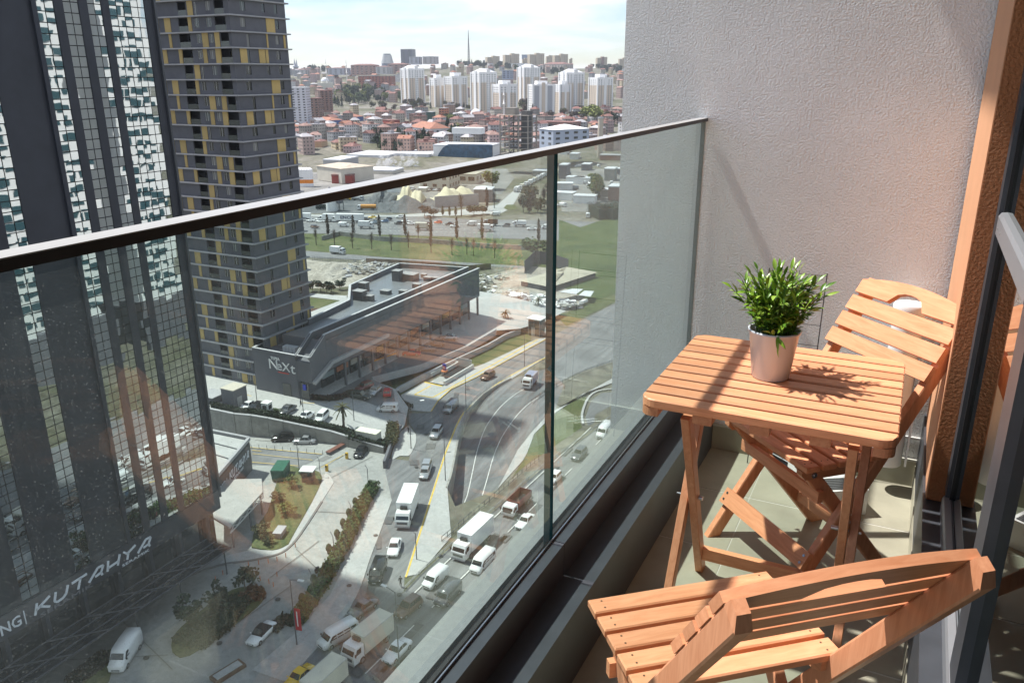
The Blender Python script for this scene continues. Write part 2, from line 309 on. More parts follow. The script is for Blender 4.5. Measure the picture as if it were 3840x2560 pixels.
def leg(b,p,q,wx,dp,top=True): # leg in a plane of constant x
    p=Vector(p); q=Vector(q); d=(q-p).normalized(); x=Vector((wx/2,0,0)); nrm=d.cross(Vector((1,0,0))).normalized()*dp/2
    c=.004; xs=[]
    prof=[(-1,-1),(1,-1),(1,1),(-1,1)]
    rg=[]
    for P in (p,q):
        rr_=[]
        for sx,sn in ((-1,-1),(1,-1),(1,1),(-1,1)):
            rr_.append(P+x*sx*(1-.0)+nrm*sn*(1-.18)); 
            rr_.append(P+x*sx*(1-.18)+nrm*sn)
        # order octagon
        o=[rr_[0],rr_[1],rr_[3],rr_[2],rr_[4],rr_[5],rr_[7],rr_[6]]
        rg.append(o)
    # trim ends level
    for P,r_ in (zip((p,q),rg) if top else [(p,rg[0])]):
        for i,v in enumerate(r_):
            if abs(d.z)>1e-3: r_[i]=v+d*((P.z-v.z)/d.z)
    b.loft(rg,True,False); return b
lx=.262
for xa,xb in ((-.452+lx,-.478+lx),(-.046+lx,-.020+lx)):
    leg(MB(),(xa,1.925-2.183,.662),(xa,2.255-2.183,0),.024,.044).build('leg',WZ,tbx)
    leg(MB(),(xb,2.262-2.183,.662),(xb,1.915-2.183,0),.024,.044).build('leg',WZ,tbx)
    b=MB(); xi=min(xa,xb)-.02 if xa>0 else min(xa,xb)-.014; b.cyl((xi-.012,-.093,.342),(max(xa,xb)+.018,-.093,.342),.0035); b.cyl((xi-.012,-.093,.342),(xi+.006,-.093,.342),.006,n=6) if xa>0 else b.cyl((max(xa,xb)+.012,-.093,.342),(max(xa,xb)+.024,-.093,.342),.007,n=6); b.build('bolt',steel,tbx)
MB().box(-.19,.216,.028,.05,.06,.1).build('stretcher',WX,tbx)
MB().box(-.216,.242,-.245,-.225,.03,.07).build('stretcher',WX,tbx)
# chairs ------------------------------------------------------------
def chair(label,loc,rz,ty=-.285,tz=.825):
    t=thing('folding_chair',label,'chair',loc,rz,'folding chairs at the balcony table')
    W2=.212
    dl=Vector((0,ty-.288,tz)).normalized(); nf=Vector((0,tz,.288-ty)).normalized()
    for i in range(5):
        y0=.0+i*.0573; b=MB(); pts=[(-W2,y0),(W2,y0),(W2,y0+.0465),(-W2,y0+.0465)]; slat_prism(b,pts,.432,.451); b.build('seat_slat',WX,t)
    for sx in (-1,1):
        b=MB(); x=sx*.183
        pr=[(y,z) for y,z in ((.004,.4315),(.276,.4315),(.276,.418),(.262,.402),(.03,.396),(.004,.41))]
        b.add([(x-.012,y,z) for y,z in pr]+[(x+.012,y,z) for y,z in pr],[tuple(range(5,-1,-1)),tuple(range(6,12))]+[(i,(i+1)%6,(i+1)%6+6,i+6) for i in range(6)]); b.build('seat_rail',WY,t)
        for y in (.06,.235):
            b=MB(); b.cyl((sx*.196,y,.416),(sx*.2005,y,.416),.0085,n=10); b.cyl((sx*.2005,y,.416),(sx*.203,y,.416),.004,n=6); b.build('bolt',steel,t)
        top=Vector((sx*.197,ty,tz)); foot=Vector((sx*.197,.288,0))
        b=leg(MB(),foot,top-dl*.02,.0275,.042,False)
        # chamfered cap
        b.add([top-dl*.02+Vector((sx_*.01375,0,0))+nf*sn*.0206 for sx_,sn in ((-1,-1),(1,-1),(1,1),(-1,1))]+[top+Vector((sx_*.011,0,0))+nf*sn*s2 for sx_,sn,s2 in ((-1,-1,.002),(1,-1,.002),(1,1,.0205),(-1,1,.0205))],[(3,2,1,0),(4,5,6,7),(0,1,5,4),(1,2,6,5),(2,3,7,6),(3,0,4,7)])
        b.build('back_leg',WZ,t)
        leg(MB(),(sx*.165,.245,.43),(sx*.165,-.115,0),.026,.042).build('front_leg',WZ,t)
        b=MB(); b.cyl((sx*.15,.085,.235),(sx*.218,.085,.235),.0035); b.cyl((sx*.213,.085,.235),(sx*.218,.085,.235),.008,n=10); b.build('bolt',steel,t)
    b=MB()
    for i in range(5):
        for sx in (-1,1):
            for dy in (.012,.034): b.cyl((sx*.186,i*.0573+dy,.4512),(sx*.186,i*.0573+dy,.4518),.0022,n=6)
    b.build('screw_heads',mat('screw_dark',(.12,.07,.04),.6),t,'stuff')
    # back slats on the front face of the back legs
    org=Vector((0,ty,tz))+nf*.0215
    def bslat(s0,s1,curve=0,moon=False):
        n=18; top=[];bot=[]
        for i in range(n+1):
            x=-W2+2*W2*i/n; u=x/W2; st=s0-curve*(1-u*u) if curve else s0; sb=s1
            if moon:
                q=(abs(x)/.068); sb=s1-.042*math.sqrt(max(0,1-q**2.2)) if q<1 else s1
            top.append((x,st)); bot.append((x,sb))
        b=MB()
        def P(x,s,d): return Vector((x,0,0))+org-dl*s+nf*d
        prof=top+bot[::-1]; m=len(prof)
        if not moon and not curve: prof=[top[0],top[-1],bot[-1],bot[0]]; m=4
        fr=[P(x,s,.017) for x,s in prof]; bk=[P(x,s,0) for x,s in prof]
        if m==4: b.add(bk+fr,[(3,2,1,0),(4,5,6,7)]+[(i,(i+1)%4,(i+1)%4+4,i+4) for i in range(4)])
        else:
            fs=[]
            for i in range(n):
                a,b_,c,d=i,i+1,m-2-i,m-1-i
                fs.append((d+m,c+m,b_+m,a+m)); fs.append((a,b_,c,d))
            for i in range(m): fs.append((i+m,(i+1)%m+m,(i+1)%m,i))
            b.add(bk+fr,fs)
        b.build('back_slat',WX,t)
    bslat(.016,.062,.028,True); bslat(.074,.124); bslat(.136,.186); bslat(.198,.248)
    MB().box(-.192,.192,.188,.206,.315,.352).build('stretcher',WX,t)
    b=MB(); y=.288*(1-.12/.449); b.obox((0,y+.84*.0315,.12+.542*.0315),(.43,.016,.055),M=Matrix.Rotation(R(32.8),3,'X')); b.build('stretcher',WX,t)
    for sx in (-1,1):
        for dz in (-.012,.012):
            b=MB(); b.cyl((sx*.2,y+.84*.039-.542*dz,.12+.542*.039+.84*dz),(sx*.2,y+.84*.041-.542*dz,.12+.542*.041+.84*dz),.0045,n=8); b.build('screw',steel,t)
    MB().box(-.152,.152,-.035,-.015,.1,.138).build('stretcher',WX,t)
    return t
chair('wooden folding chair turned away, its seat slats nearest the glass in the foreground',(-.163,1.29,ZF),R(40.5))
chair('wooden folding chair behind the table with its back against the grey wall corner',(-.122,2.536,ZF),R(135.5),-.268,.853)
# pot plant ---------------------------------------------------------
pp=thing('potted_plant','bushy green leafy plant in a pale grey glazed pot on the table','plant',(-.290,2.186,ZF+.711))
pp.scale=(.91,.91,.91)
b=MB(); b.lathe((0,0,0),[(.001,0),(.052,0),(.0555,.004),(.0725,.142),(.0765,.146),(.0775,.152),(.0745,.154),(.071,.15),(.068,.125),(.001,.122)],32); b.build('pot',mat('grey_glaze',(.60,.635,.68),.25,0,spec=.5,coat=.12),pp)
MB().lathe((0,0,0),[(.001,.126),(.0675,.124)],20).build('soil',mat('soil',(.03,.02,.014),.95,0,.4,60),pp)
leafm=[]
for i,cc in enumerate(((.13,.25,.02),(.19,.33,.03),(.08,.18,.016),(.25,.38,.05))):
    m=mat('leaf_green_%s'%'abcd'[i],cc,.32,0,.15,30,spec=.5); leafm.append(m)
def leafmesh(k,ln,wd,m):
    b=MB(); n=5; vs=[];fs=[]
    for i in range(n+1):
        u=i/n; ww=wd*math.sin(math.pi*min(1,u*.97+.02))**.8*(1-.25*u); z=-.25*ln*u*u+.05*ln*u
        vs+=[(-ww,u*ln,z+ww*.35),(0,u*ln,z),(ww,u*ln,z+ww*.35)]
    for i in range(n):
        a=i*3; fs+=[(a,a+1,a+4,a+3),(a+1,a+2,a+5,a+4)]
    b.add(vs,fs,True); return b.mesh('leaf',m)
lms=[leafmesh(i,l_,w_,leafm[i%4]) for i,(l_,w_) in enumerate(((.036,.0055),(.042,.0065),(.03,.005),(.038,.0075),(.046,.006),(.034,.007),(.04,.0055),(.028,.005)))]
sb=MB(); sb.k=0; lp=[]
rs=random.Random(5)
for i in range(96):
    a=rs.uniform(0,2*math.pi); rad=.052*math.sqrt(rs.random()); sp=rs.random()**.65; out_=rs.uniform(.02,.115)*sp; h=.172-.05*(out_/.128)**1.5+rs.uniform(-.07,.025); 
    if rs.random()<.12: h*=.6
    p0=Vector((rad*math.cos(a),rad*math.sin(a),.122)); a2=a+rs.uniform(-.5,.5); p3=Vector((p0.x*.4+(rad*.6+out_)*math.cos(a2),p0.y*.4+(rad*.6+out_)*math.sin(a2),.135+h)); pm=p0.lerp(p3,.5)+Vector((-.012*math.cos(a2),-.012*math.sin(a2),.03))
    q=[p0*(1-u)**2+pm*2*u*(1-u)+p3*u*u for u in (0,.25,.5,.75,1)]
    for j in range(4): sb.cyl(q[j],q[j+1],.0014,.0012,4,False)
    nl=rs.randint(9,13)
    for j in range(nl):
        u=.16+.84*j/(nl-1); p=p0*(1-u)**2+pm*2*u*(1-u)+p3*u*u; tg=((p3-pm)*u+(pm-p0)*(1-u)).normalized()
        side=tg.orthogonal().normalized(); side.rotate(Matrix.Rotation(rs.uniform(0,6.28)+j*2.4,3,tg)); dv=(tg*rs.uniform(.5,1.0)+side*rs.uniform(.4,.9)).normalized() if j<nl-1 else tg
        lp.append((p,dv))
rs.shuffle(lp)
def leafmat4(p,dv):
    y=dv; x=y.cross(Vector((0,0,1))); x=x.normalized() if x.length>1e-3 else Vector((1,0,0)); z=x.cross(y); m=Matrix((x,y,z)).transposed(); m=m@Matrix.Rotation(rs.uniform(-.7,.7),3,'Y'); return Matrix.Translation(p)@m.to_4x4()
rest=MB()
lp.sort(key=lambda q:-(q[0].z-.6*q[0].y))
for i,(p,dv) in enumerate(lp):
    me=lms[rs.randrange(8)]; M4=leafmat4(p,dv)
    if i<290:
        o=bpy.data.objects.new('leaf',me); C.objects.link(o); o.parent=pp; o.matrix_local=M4
    else:
        rest.k=rs.randrange(4); rest.add([M4@v.co for v in me.vertices],[tuple(f.vertices) for f in me.polygons],True)
rest.build('inner_leaves',leafm,pp,'stuff')
sb.build('stem',mat('stem_green',(.06,.12,.02),.6),pp,'stuff')
for p,dv in (((.02,-.07,.155),(.15,-.8,-.75)),((.028,-.082,.135),(-.1,-.25,-1)),((.018,-.078,.15),(.75,-.5,-.5)),((0,-.07,.156),(-.5,-.6,.45)),((.01,-.068,.15),(-.15,-.6,.8))):
    o=bpy.data.objects.new('leaf',lms[1]); C.objects.link(o); o.parent=pp; o.matrix_local=leafmat4(Vector(p),Vector(dv).normalized())
# small things on the balcony floor --------------------------------
b=MB(); b.cyl((.043,3.08,ZF+.113),(.043,3.08,ZF+.735),.052,n=24); b.lathe((.043,3.08,ZF+.70),[(.0535,0),(.0555,.004),(.0555,.03),(.0535,.034)],24); b.box(.105,.112,3.05,3.1,ZF+.12,ZF+.56)
o=b.build('drain_pipe',mat('white_plastic',(.78,.78,.78),.35,spec=.5)); tag(o,'short white plastic pipe standing behind the far chair','pipe')
dk=thing('drying_rack','thin dark wire rack leaning against the grey wall behind the plant','rack',(-.36,3.1,ZF))
wire=mat('dark_wire',(.07,.07,.075),.4,.6)
b=MB()
for x in (-.10,.11): b.cyl((x,-.03,0),(x,.045,.80),.0022,n=5)
b.build('frame',wire,dk)
for z in (.40,.425,.50,.52,.6,.7,.72,.79): MB().cyl((-.10,-.03+.075*z/.8,z),(.11,-.03+.075*z/.8,z),.0013,n=4).build('wire',wire,dk)
pn=thing('floor_heater','white slotted metal panel box lying on the floor under the far chair','heater',(-0.14,2.91,66.54),R(-58))
MB().box(-.16,.13,-.085,.085,-.05,.05).build('casing',MATS['white_plastic'],pn)
for i in range(7): MB().box(.04+i*.012,.046+i*.012,-.07,.07,.0502,.054).build('slot',mat('slot_grey',(.12,.12,.125),.5),pn)
ty=thing('metal_tray','black shallow tray holding metal rods on the floor behind the far chair','tray',(-0.3,3.14,66.5),R(-40))
b=MB(); b.box(-.1,.1,-.07,.07,0,.012); b.box(-.1,-.092,-.07,.07,.0121,.03); b.box(.092,.1,-.07,.07,.0121,.03); b.build('pan',mat('black_enamel',(.02,.02,.022),.3),ty)
for i in range(4): MB().cyl((-.07,-.05+i*.03,.02),(.07,-.045+i*.033,.022),.004,n=6).build('rod',steel,ty)

# ================= TERRAIN AND GROUND SHEETS =================

KN=[(0,0),(620,0),(700,3),(900,9),(1150,14),(1400,19),(1700,36),(2000,57),(2400,76),(2800,90),(3300,93),(9000,70)]
def TZ(x,y):
    d=math.hypot(x,y)
    for (a,za),(b,zb) in zip(KN,KN[1:]):
        if d<b:
            t=(d-a)/(b-a); t=t*t*(3-2*t)*.35+t*.65
            z=za+(zb-za)*t; break
    else: z=70
    if d>1500: 
        az=math.atan2(x,y); z+=min(1,(d-1500)/900)*(5*math.sin(az*23+1)+3.5*math.sin(az*51+2))
    return z

def ground_mat(name,cols,scale,rough=.9,scale2=None,w2=.5,bump=0,bs=3,streak=None):
    m=bpy.data.materials.new(name); m.use_nodes=True; t=m.node_tree; p=t.nodes['Principled BSDF']; p.inputs['Roughness'].default_value=rough; p.inputs['Specular IOR Level'].default_value=.25
    g=N(t,'ShaderNodeNewGeometry'); n=N(t,'ShaderNodeTexNoise',i_Scale=scale,i_Detail=9.0,i_Roughness=.62); L(t,g.outputs['Position'],n.inputs['Vector'])
    r=N(t,'ShaderNodeValToRGB'); e=r.color_ramp.elements; k=len(cols)
    while len(e)<k: e.new(.5)
    for i,c in enumerate(cols): e[i].position=.3+.42*i/max(1,k-1); e[i].color=(*c,1)
    L(t,n.outputs[0],r.inputs[0]); o=r.outputs[0]
    if scale2:
        n2=N(t,'ShaderNodeTexNoise',i_Scale=scale2,i_Detail=5.0,i_Roughness=.6); mp=N(t,'ShaderNodeMapping'); mp.inputs['Scale'].default_value=streak or (1,1,1); mp.inputs['Rotation'].default_value=(0,0,.02 if streak else 0); L(t,g.outputs['Position'],mp.inputs[0]); L(t,mp.outputs[0],n2.inputs['Vector'])
        mr=N(t,'ShaderNodeMapRange'); mr.inputs[1].default_value=.3; mr.inputs[2].default_value=.7; mr.inputs[3].default_value=1-w2; mr.inputs[4].default_value=1+w2*.5; L(t,n2.outputs[0],mr.inputs[0])
        hs=N(t,'ShaderNodeHueSaturation'); L(t,o,hs.inputs['Color']); L(t,mr.outputs[0],hs.inputs['Value']); o=hs.outputs[0]
    L(t,o,p.inputs['Base Color'])
    if bump:
        b=N(t,'ShaderNodeBump'); b.inputs['Strength'].default_value=bump; b.inputs['Distance'].default_value=.3
        nb=N(t,'ShaderNodeTexNoise',i_Scale=bs,i_Detail=6.0); L(t,g.outputs['Position'],nb.inputs['Vector']); L(t,nb.outputs[0],b.inputs['Height']); L(t,b.outputs[0],p.inputs['Normal'])
    MATS[name]=m; return m
earth=ground_mat('earth_and_scrub',[(.06,.075,.033),(.12,.118,.075),(.19,.178,.145),(.25,.24,.215)],.02,scale2=.3)
concrete=ground_mat('plaza_concrete',[(.25,.25,.24),(.33,.33,.315),(.40,.395,.375)],.09,scale2=1.2,w2=.18)
pave=ground_mat('pale_paving',[(.37,.37,.36),(.45,.445,.43)],.25,scale2=1.7,w2=.14)
asph=ground_mat('asphalt',[(.14,.142,.145),(.185,.187,.19),(.235,.237,.24)],.13,scale2=.9,w2=.3,streak=(1.2,.06,1))
asph_d=ground_mat('old_asphalt',[(.15,.151,.153),(.23,.231,.232)],.06,scale2=.5,w2=.2)
grassm=ground_mat('grass_sward',[(.06,.078,.026),(.095,.112,.042),(.15,.145,.07)],.12,scale2=2.2,w2=.4,bump=.3)
sandm=ground_mat('rubble_earth',[(.22,.20,.165),(.36,.33,.28),(.46,.43,.38)],.12,scale2=1.1,w2=.4,bump=.8,bs=.6)
gravelm=ground_mat('dark_gravel',[(.07,.075,.08),(.13,.135,.14),(.2,.2,.2)],.06,scale2=.8,w2=.35,bump=.5,bs=.5)
yellowp=mat('yellow_road_paint',(.62,.42,.06),.7,0,.25,1.5,space='w'); whitep=mat('white_road_paint',(.62,.61,.58),.7,0,.25,1.5,space='w')
conw=mat('weathered_concrete',(.30,.295,.27),.9,0,.28,.5,.2,1.5,space='w')
# sunken curved road: outline of the hole in the ground
HL=[(-65.43,105.52),(-67.73,111.23),(-73.6,123.63),(-76.11,129.56),(-78.4,135.61),(-79.48,140.96),(-80.16,146.22),(-79.87,152.27),(-78.99,157.52)]
HR=[(-57.57,109.36),(-58.99,115.5),(-61.03,124.04),(-62.04,132.26),(-62.79,141.5),(-62.38,145.13)]
hole=[(HL[0][0]+4.2,HL[0][1]-4.5)]+HL+[(HL[-1][0]+6,HL[-1][1]+14),(HR[-1][0]-4,HR[-1][1]+14)]+HR[::-1]
def inside(p,poly):
    c=False; j=len(poly)-1
    for i in range(len(poly)):
        a,b=poly[i],poly[j]
        if (a[1]>p[1])!=(b[1]>p[1]) and p[0]<(b[0]-a[0])*(p[1]-a[1])/(b[1]-a[1])+a[0]: c=not c
        j=i
    return c
pv=[]; 
rads=[0,20,40,70,100,140,180,220,270,330,400,480,560,620,660,700,760,820,900,980,1060,1150,1240,1330,1400,1480,1560,1650,1750,1870,2000,2120,2250,2400,2600,2800,3000,3300,3600]
for r_ in rads:
    k=1 if r_==0 else 48 if r_<600 else 190
    for i in range(k):
        a=2*math.pi*i/k+.013*r_/100; p=(r_*math.sin(a),r_*math.cos(a))
        if not inside(p,hole): pv.append(p)
nh=len(pv); pv+=hole
res=geometry.delaunay_2d_cdt([Vector(p) for p in pv],[(nh+i,nh+(i+1)%len(hole)) for i in range(len(hole))],[],0,.01)
tv=[(v.x,v.y,TZ(v.x,v.y)) for v in res[0]]; tf=[]
for f in res[2]:
    cx=sum(tv[i][0] for i in f)/len(f); cy_=sum(tv[i][1] for i in f)/len(f)
    if not inside((cx,cy_),hole): tf.append(tuple(f))
MB().add(tv,tf,True).build('ground',earth,kind='structure')
LZ=[0]
def sheet(name,pts,m,z=None,kind='structure'):
    LZ[0]+=1
    return MB().sheet(pts,z if z is not None else .012+.004*LZ[0]).build(name,m,kind=kind)
def line(b,pts,wd,z):
    for p,q in zip(pts,pts[1:]):
        p=Vector(p[:2]); q=Vector(q[:2]); d=(q-p); n=Vector((-d.y,d.x)).normalized()*wd/2
        b.add([(*(p-n),z),(*(q-n),z),(*(q+n),z),(*(p+n),z)],[(0,1,2,3)])
def dashes(b,p,q,n,wd,z,duty=.4):
    p=Vector(p[:2]); q=Vector(q[:2])
    for i in range(n): line(b,[p.lerp(q,i/n),p.lerp(q,(i+duty)/n)],wd,z)
def sm(pts,k=4):
    out=[]; n=len(pts)
    for i in range(n-1):
        p0=Vector(pts[max(0,i-1)][:2]);p1=Vector(pts[i][:2]);p2=Vector(pts[i+1][:2]);p3=Vector(pts[min(n-1,i+2)][:2])
        for j in range(k):
            t=j/k; out.append(tuple(.5*((2*p1)+(p2-p0)*t+(2*p0-5*p1+4*p2-p3)*t*t+(3*p1-p0-3*p2+p3)*t**3)))
    out.append(tuple(pts[-1][:2])); return out
# plaza and highway
sheet('plaza_ground',[(-150,-40),(-60,-40),(-57.6,40),*[(-58.62,56.95),(-59.26,65.07),(-60.01,70.26),(-64.75,82.02),(-71.75,97.88)],*[(-78.68,105.88),(-82.48,111.29),(-82.86,114.08)],(-83.4,112.2),(-95,111.4),(-108,108.2),(-150,105)],concrete)
sheet('highway',[(-55.3,-60),(-30,-60),(-30,330),(-44,330),(-49.66,150.4),(-53.69,121.39),(-54.87,100.59),(-55.65,90.18),(-55.97,81.83),(-55.83,77.85),(-57.6,60)],asph)
KER=sm([(-58.62,56.95),(-59.26,65.07),(-60.01,70.26),(-61.99,76.15),(-64.75,82.02),(-67.33,87.88),(-71.75,97.88)],4)
sheet('service_road',[(-57.5,-40),(-57.7,40),*KER,*[(-78.68,105.88),(-82.01,110.62),(-77.42,111.54),(-78.51,113.68),(-80.52,118.79),(-82.39,121.84),(-84.44,123.93),(-87.19,126.31),(-89.56,129.89),(-85.57,132.4),(-87.59,138.85),(-88.31,145.51),(-86.91,154.39),(-83.7,189.4)],*[(-83.43,193.74),(-79.01,233.17),(-76.46,249.81),(-57.63,190.85),(-61.2,180.42),(-66.84,167.26),(-68.61,159.7),(-78.15,177.36)],*[(-77.78,176.42),(-79.79,164.41),(-80.72,153.9),(-80.55,146.03),(-79.76,138.43),(-78.86,133.12),(-73.94,118.67)],*[(-73.01,117.02),(-62.11,91.15),(-57.67,80.6),(-55.93,77.81)]],asph)
sw=sm([(-73.94,118.67),(-78.86,133.12),(-79.76,138.43),(-80.55,146.03),(-80.72,153.9),(-79.79,164.41),(-77.78,176.42)],3)
EDGE=[(-57.67,80.6),(-62.11,91.15),(-73.01,117.02)]+sw[2:]
MB().prism(EDGE+[(HL[-1][0],HL[-1][1])]+HL[::-1]+[(-57.01,92.57),(-56.16,82.13)],0,.14).build('sidewalk',pave,kind='structure')
b=MB(); line(b,[(x+.25,y) for x,y in EDGE],.28,.15); line(b,[(-85.71,132.62),(-87.65,138.94),(-88.46,145.76),(-87.01,154.55),(-83.77,189.55)],.2,.2); b.build('kerb_paint',yellowp,kind='structure')
MB().prism(KER+[(-74.56,98.45),(-72.95,93.28),(-67.97,81.3),(-64.6,72.62),(-63.48,64.1),(-63.66,56.68)],0,.13).build('sidewalk',pave,kind='structure')
b=MB()
dashes(b,(-51.4,48),(-48.2,140),13,.16,.19,.42); dashes(b,(-47.4,48),(-44.6,140),13,.16,.19,.42); line(b,[(-54.6,50),(-54.2,84),(-52.2,140)],.16,.19)
b.build('lane_markings',whitep,kind='structure')
# worn patches, joints and covers
b=MB(); rp_=random.Random(9)
for i in range(26):
    y=rp_.uniform(60,135); x=-53.5+rp_.uniform(0,9); l=rp_.uniform(1.5,7); w_=rp_.uniform(.6,1.6); b.add([(x,y,.17),(x+w_,y,.17),(x+w_+.03*l,y+l,.17),(x+.03*l,y+l,.17)],[(0,1,2,3)])
for p_ in [(-82.94,124.13),(-76.45,117.44),(-80.01,126.08),(-84.6,140.92),(-84.93,147.15),(-75.37,110.37)]+[(-65.17,84.85),(-68.09,91.35),(-59.66,75.05),(-69.01,98.68)]:
    a_=rp_.uniform(1.9,2.2); l=rp_.uniform(1.5,5); d_=Vector((math.cos(a_),math.sin(a_)))*l; n_=Vector((-d_.y,d_.x)).normalized()*rp_.uniform(.4,.9); q=Vector(p_[:2]); b.add([(*(q-n_),.12),(*(q+n_),.12),(*(q+n_+d_),.12),(*(q-n_+d_),.12)],[(0,1,2,3)])
b.build('road_patches',mat('patch_asphalt',(.10,.10,.102),.9,0,.2,.8,space='w'),kind='structure')
b=MB()
for p_,q_ in ([(-80.8,89.44),(-74.44,91.77)],[(-84.25,81.49),(-79.51,78.26)],[(-87.75,46.56),(-74.87,54.06)],[(-86.33,56.26),(-72.3,52.46)],[(-71.85,59.49),(-70.8,72.09)],[(-74.8,72.05),(-74.76,82.6)],[(-76.41,79.33),(-66.97,75.24)],[(-86.14,99.85),(-84.44,110.02)],[(-90.79,100.83),(-89.71,107.84)],[(-109.58,105.58),(-101.26,108.36)]): line(b,[p_,q_],.12,.125)
b.build('paving_joints',mat('joint_dark',(.16,.155,.145),.9),kind='structure')
b=MB()
for p_ in [(-80.64,122.69),(-84.47,136.14),(-74.63,109.87)]+[(-67.75,87.68),(-63.48,75.42),(-56.01,76.84),(-55.73,87.3)]+[(-76.87,52.49),(-70.79,58.46),(-70.35,68.62)]: b.cyl((p_[0],p_[1],.1),(p_[0],p_[1],.178),.36,n=14)
b.build('manhole_covers',mat('iron_cover',(.07,.068,.066),.6,.3),kind='structure')
# sunken road
b=MB(); n=14; A=sm(HL,3); Bq=sm(HR,3)
def along(P,u):
    ds=[0]
    for p,q in zip(P,P[1:]): ds.append(ds[-1]+math.dist(p,q))
    t=u*ds[-1]
    for i in range(len(P)-1):
        if t<=ds[i+1]+1e-9:
            k=(t-ds[i])/max(1e-9,ds[i+1]-ds[i]); return (P[i][0]+(P[i+1][0]-P[i][0])*k,P[i][1]+(P[i+1][1]-P[i][1])*k)
    return P[-1]
A0=[(A[0][0]+1.5,A[0][1]-14)]+A; B0=[(Bq[0][0]-2,Bq[0][1]-14)]+Bq
def rz_(u): return -5.2*(1-u)**1.15-.02
for i in range(n+1):
    u=i/n; p=along(A0,u); q=along(B0,u); z=rz_(u); b.v+=[(p[0],p[1],z),(q[0]+1,q[1],z)]
for i in range(n): b.add([],[]); b.f.append((2*i,2*i+1,2*i+3,2*i+2)); b.m.append(0); b.sm.append(False)
b.add([(HL[-1][0],HL[-1][1],-.03),(HL[-1][0]+6,HL[-1][1]+14.5,-.03),(HR[-1][0]-4,HR[-1][1]+14.5,-.03),(HR[-1][0]+1,HR[-1][1],-.03)],[(0,3,2,1)])
b.build('sunken_road',asph,kind='structure')
b=MB()
for i in range(len(A)-1):
    u=i/(len(A)-1); p,q=A[i],A[i+1]; z0=rz_(u)-1
    b.add([(p[0],p[1],z0),(q[0],q[1],z0),(q[0],q[1],.3),(p[0],p[1],.3)],[(3,2,1,0)])
    b.add([(p[0]-.35,p[1],.3),(q[0]-.35,q[1],.3),(q[0],q[1],.3),(p[0],p[1],.3)],[(0,3,2,1)]); b.add([(p[0]-.35,p[1],0),(q[0]-.35,q[1],0),(q[0]-.35,q[1],.3),(p[0]-.35,p[1],.3)],[(0,1,2,3)])
o=b.build('retaining_wall',conw); tag(o,'curved concrete retaining wall beside the sunken road','retaining wall')
b=MB()
for i in range(len(Bq)-1):
    u=i/(len(Bq)-1); p,q=Bq[i],Bq[i+1]; b.add([(p[0],p[1],rz_(u)-1),(q[0],q[1],rz_(u)-1),(q[0],q[1],.12),(p[0],p[1],.12)],[(0,1,2,3)])
o=b.build('retaining_wall',conw); tag(o,'low concrete kerb wall at the grass side of the sunken road','retaining wall')
b=MB()
for f in (.32,.62):
    P=[]
    for i in range(22):
        u=.12+.88*i/21; p=along(A0,u); q=along(B0,u); P.append((p[0]+(q[0]-p[0])*f,p[1]+(q[1]-p[1])*f,rz_(u)+.02))
    for p,q in zip(P,P[1:]):
        d=Vector((q[0]-p[0],q[1]-p[1],0)).normalized(); nn=Vector((-d.y,d.x,0))*.08
        b.add([Vector(p)-nn,Vector(q)-nn,Vector(q)+nn,Vector(p)+nn],[(0,1,2,3)])
b.build('lane_markings',whitep,kind='structure')
MB().prism(HR+[(-57.47,169.52),(-56.35,166.37),(-60.4,156.35),(-61.73,143.92),(-61.31,132.25),(-58.91,123.91),(-58.29,120.83)],.0,.12).build('sidewalk',pave,kind='structure')
sheet('grass',[(-57.03,113.53)]+[(-58.91,123.91),(-61.32,132.77),(-61.54,144.02),(-60.2,156.45),(-58.8,154.14),(-55.49,142.26),(-53.98,139.62),(-55.42,129.44),(-57.05,118.71)],grassm)
b=MB(); ring=[]
cx,cy_=(-50.47,148.8)
sheet('loop_road',[(-53.04,140.63),(-55.21,144.72),(-57.36,153.54),(-56.91,158.73),(-54.43,160.61),(-49.41,160.68),(-47.59,155.1),(-52.14,154.15),(-53.76,146.6),(-52.55,142.55)],asph)
b=MB(); P=sm([(-54.16,140.64),(-56.28,145.38),(-58.28,153.74),(-57.95,158.9),(-54.95,162.08)],4); line(b,P,.5,.3); b.build('loop_kerb',pave,kind='structure')
# plaza of the shopping building, sloping up to the west
def zn(x): return max(.3,min(4.0,.8+(-83-x)*.117))
NP=[(-150,105.2),(-115,106.5),(-108,108.3),(-95,111.4),(-83.4,112.3)]+[(-85.66,122.64,0.5),(-89.44,129.72,0.2),(-96.78,135.51,1.2),(-103.49,136.18,2),(-99.04,149.34,1.8),(-96.32,167.36,1.6),(-96.36,182.9,1.5),(-91.96,188.89,1.5),(-88.86,199.57,1.2)]+[(-88,212),(-150,212)]
cut=[]
for p,q in zip(NP,NP[1:]+NP[:1]):
    cut.append(p[:2])
    for xs in (-110.35,):
        if (p[0]-xs)*(q[0]-xs)<0: k=(xs-p[0])/(q[0]-p[0]); cut.append((xs,p[1]+(q[1]-p[1])*k))
w1=[p for p in cut if p[0]<=-110.34]; e1=[p for p in cut if p[0]>=-110.36]
b=MB()
for pts in (w1,e1):
    b.sheet([(x,y,zn(x)) for x,y in pts])
b.build('raised_plaza',pave,kind='structure')
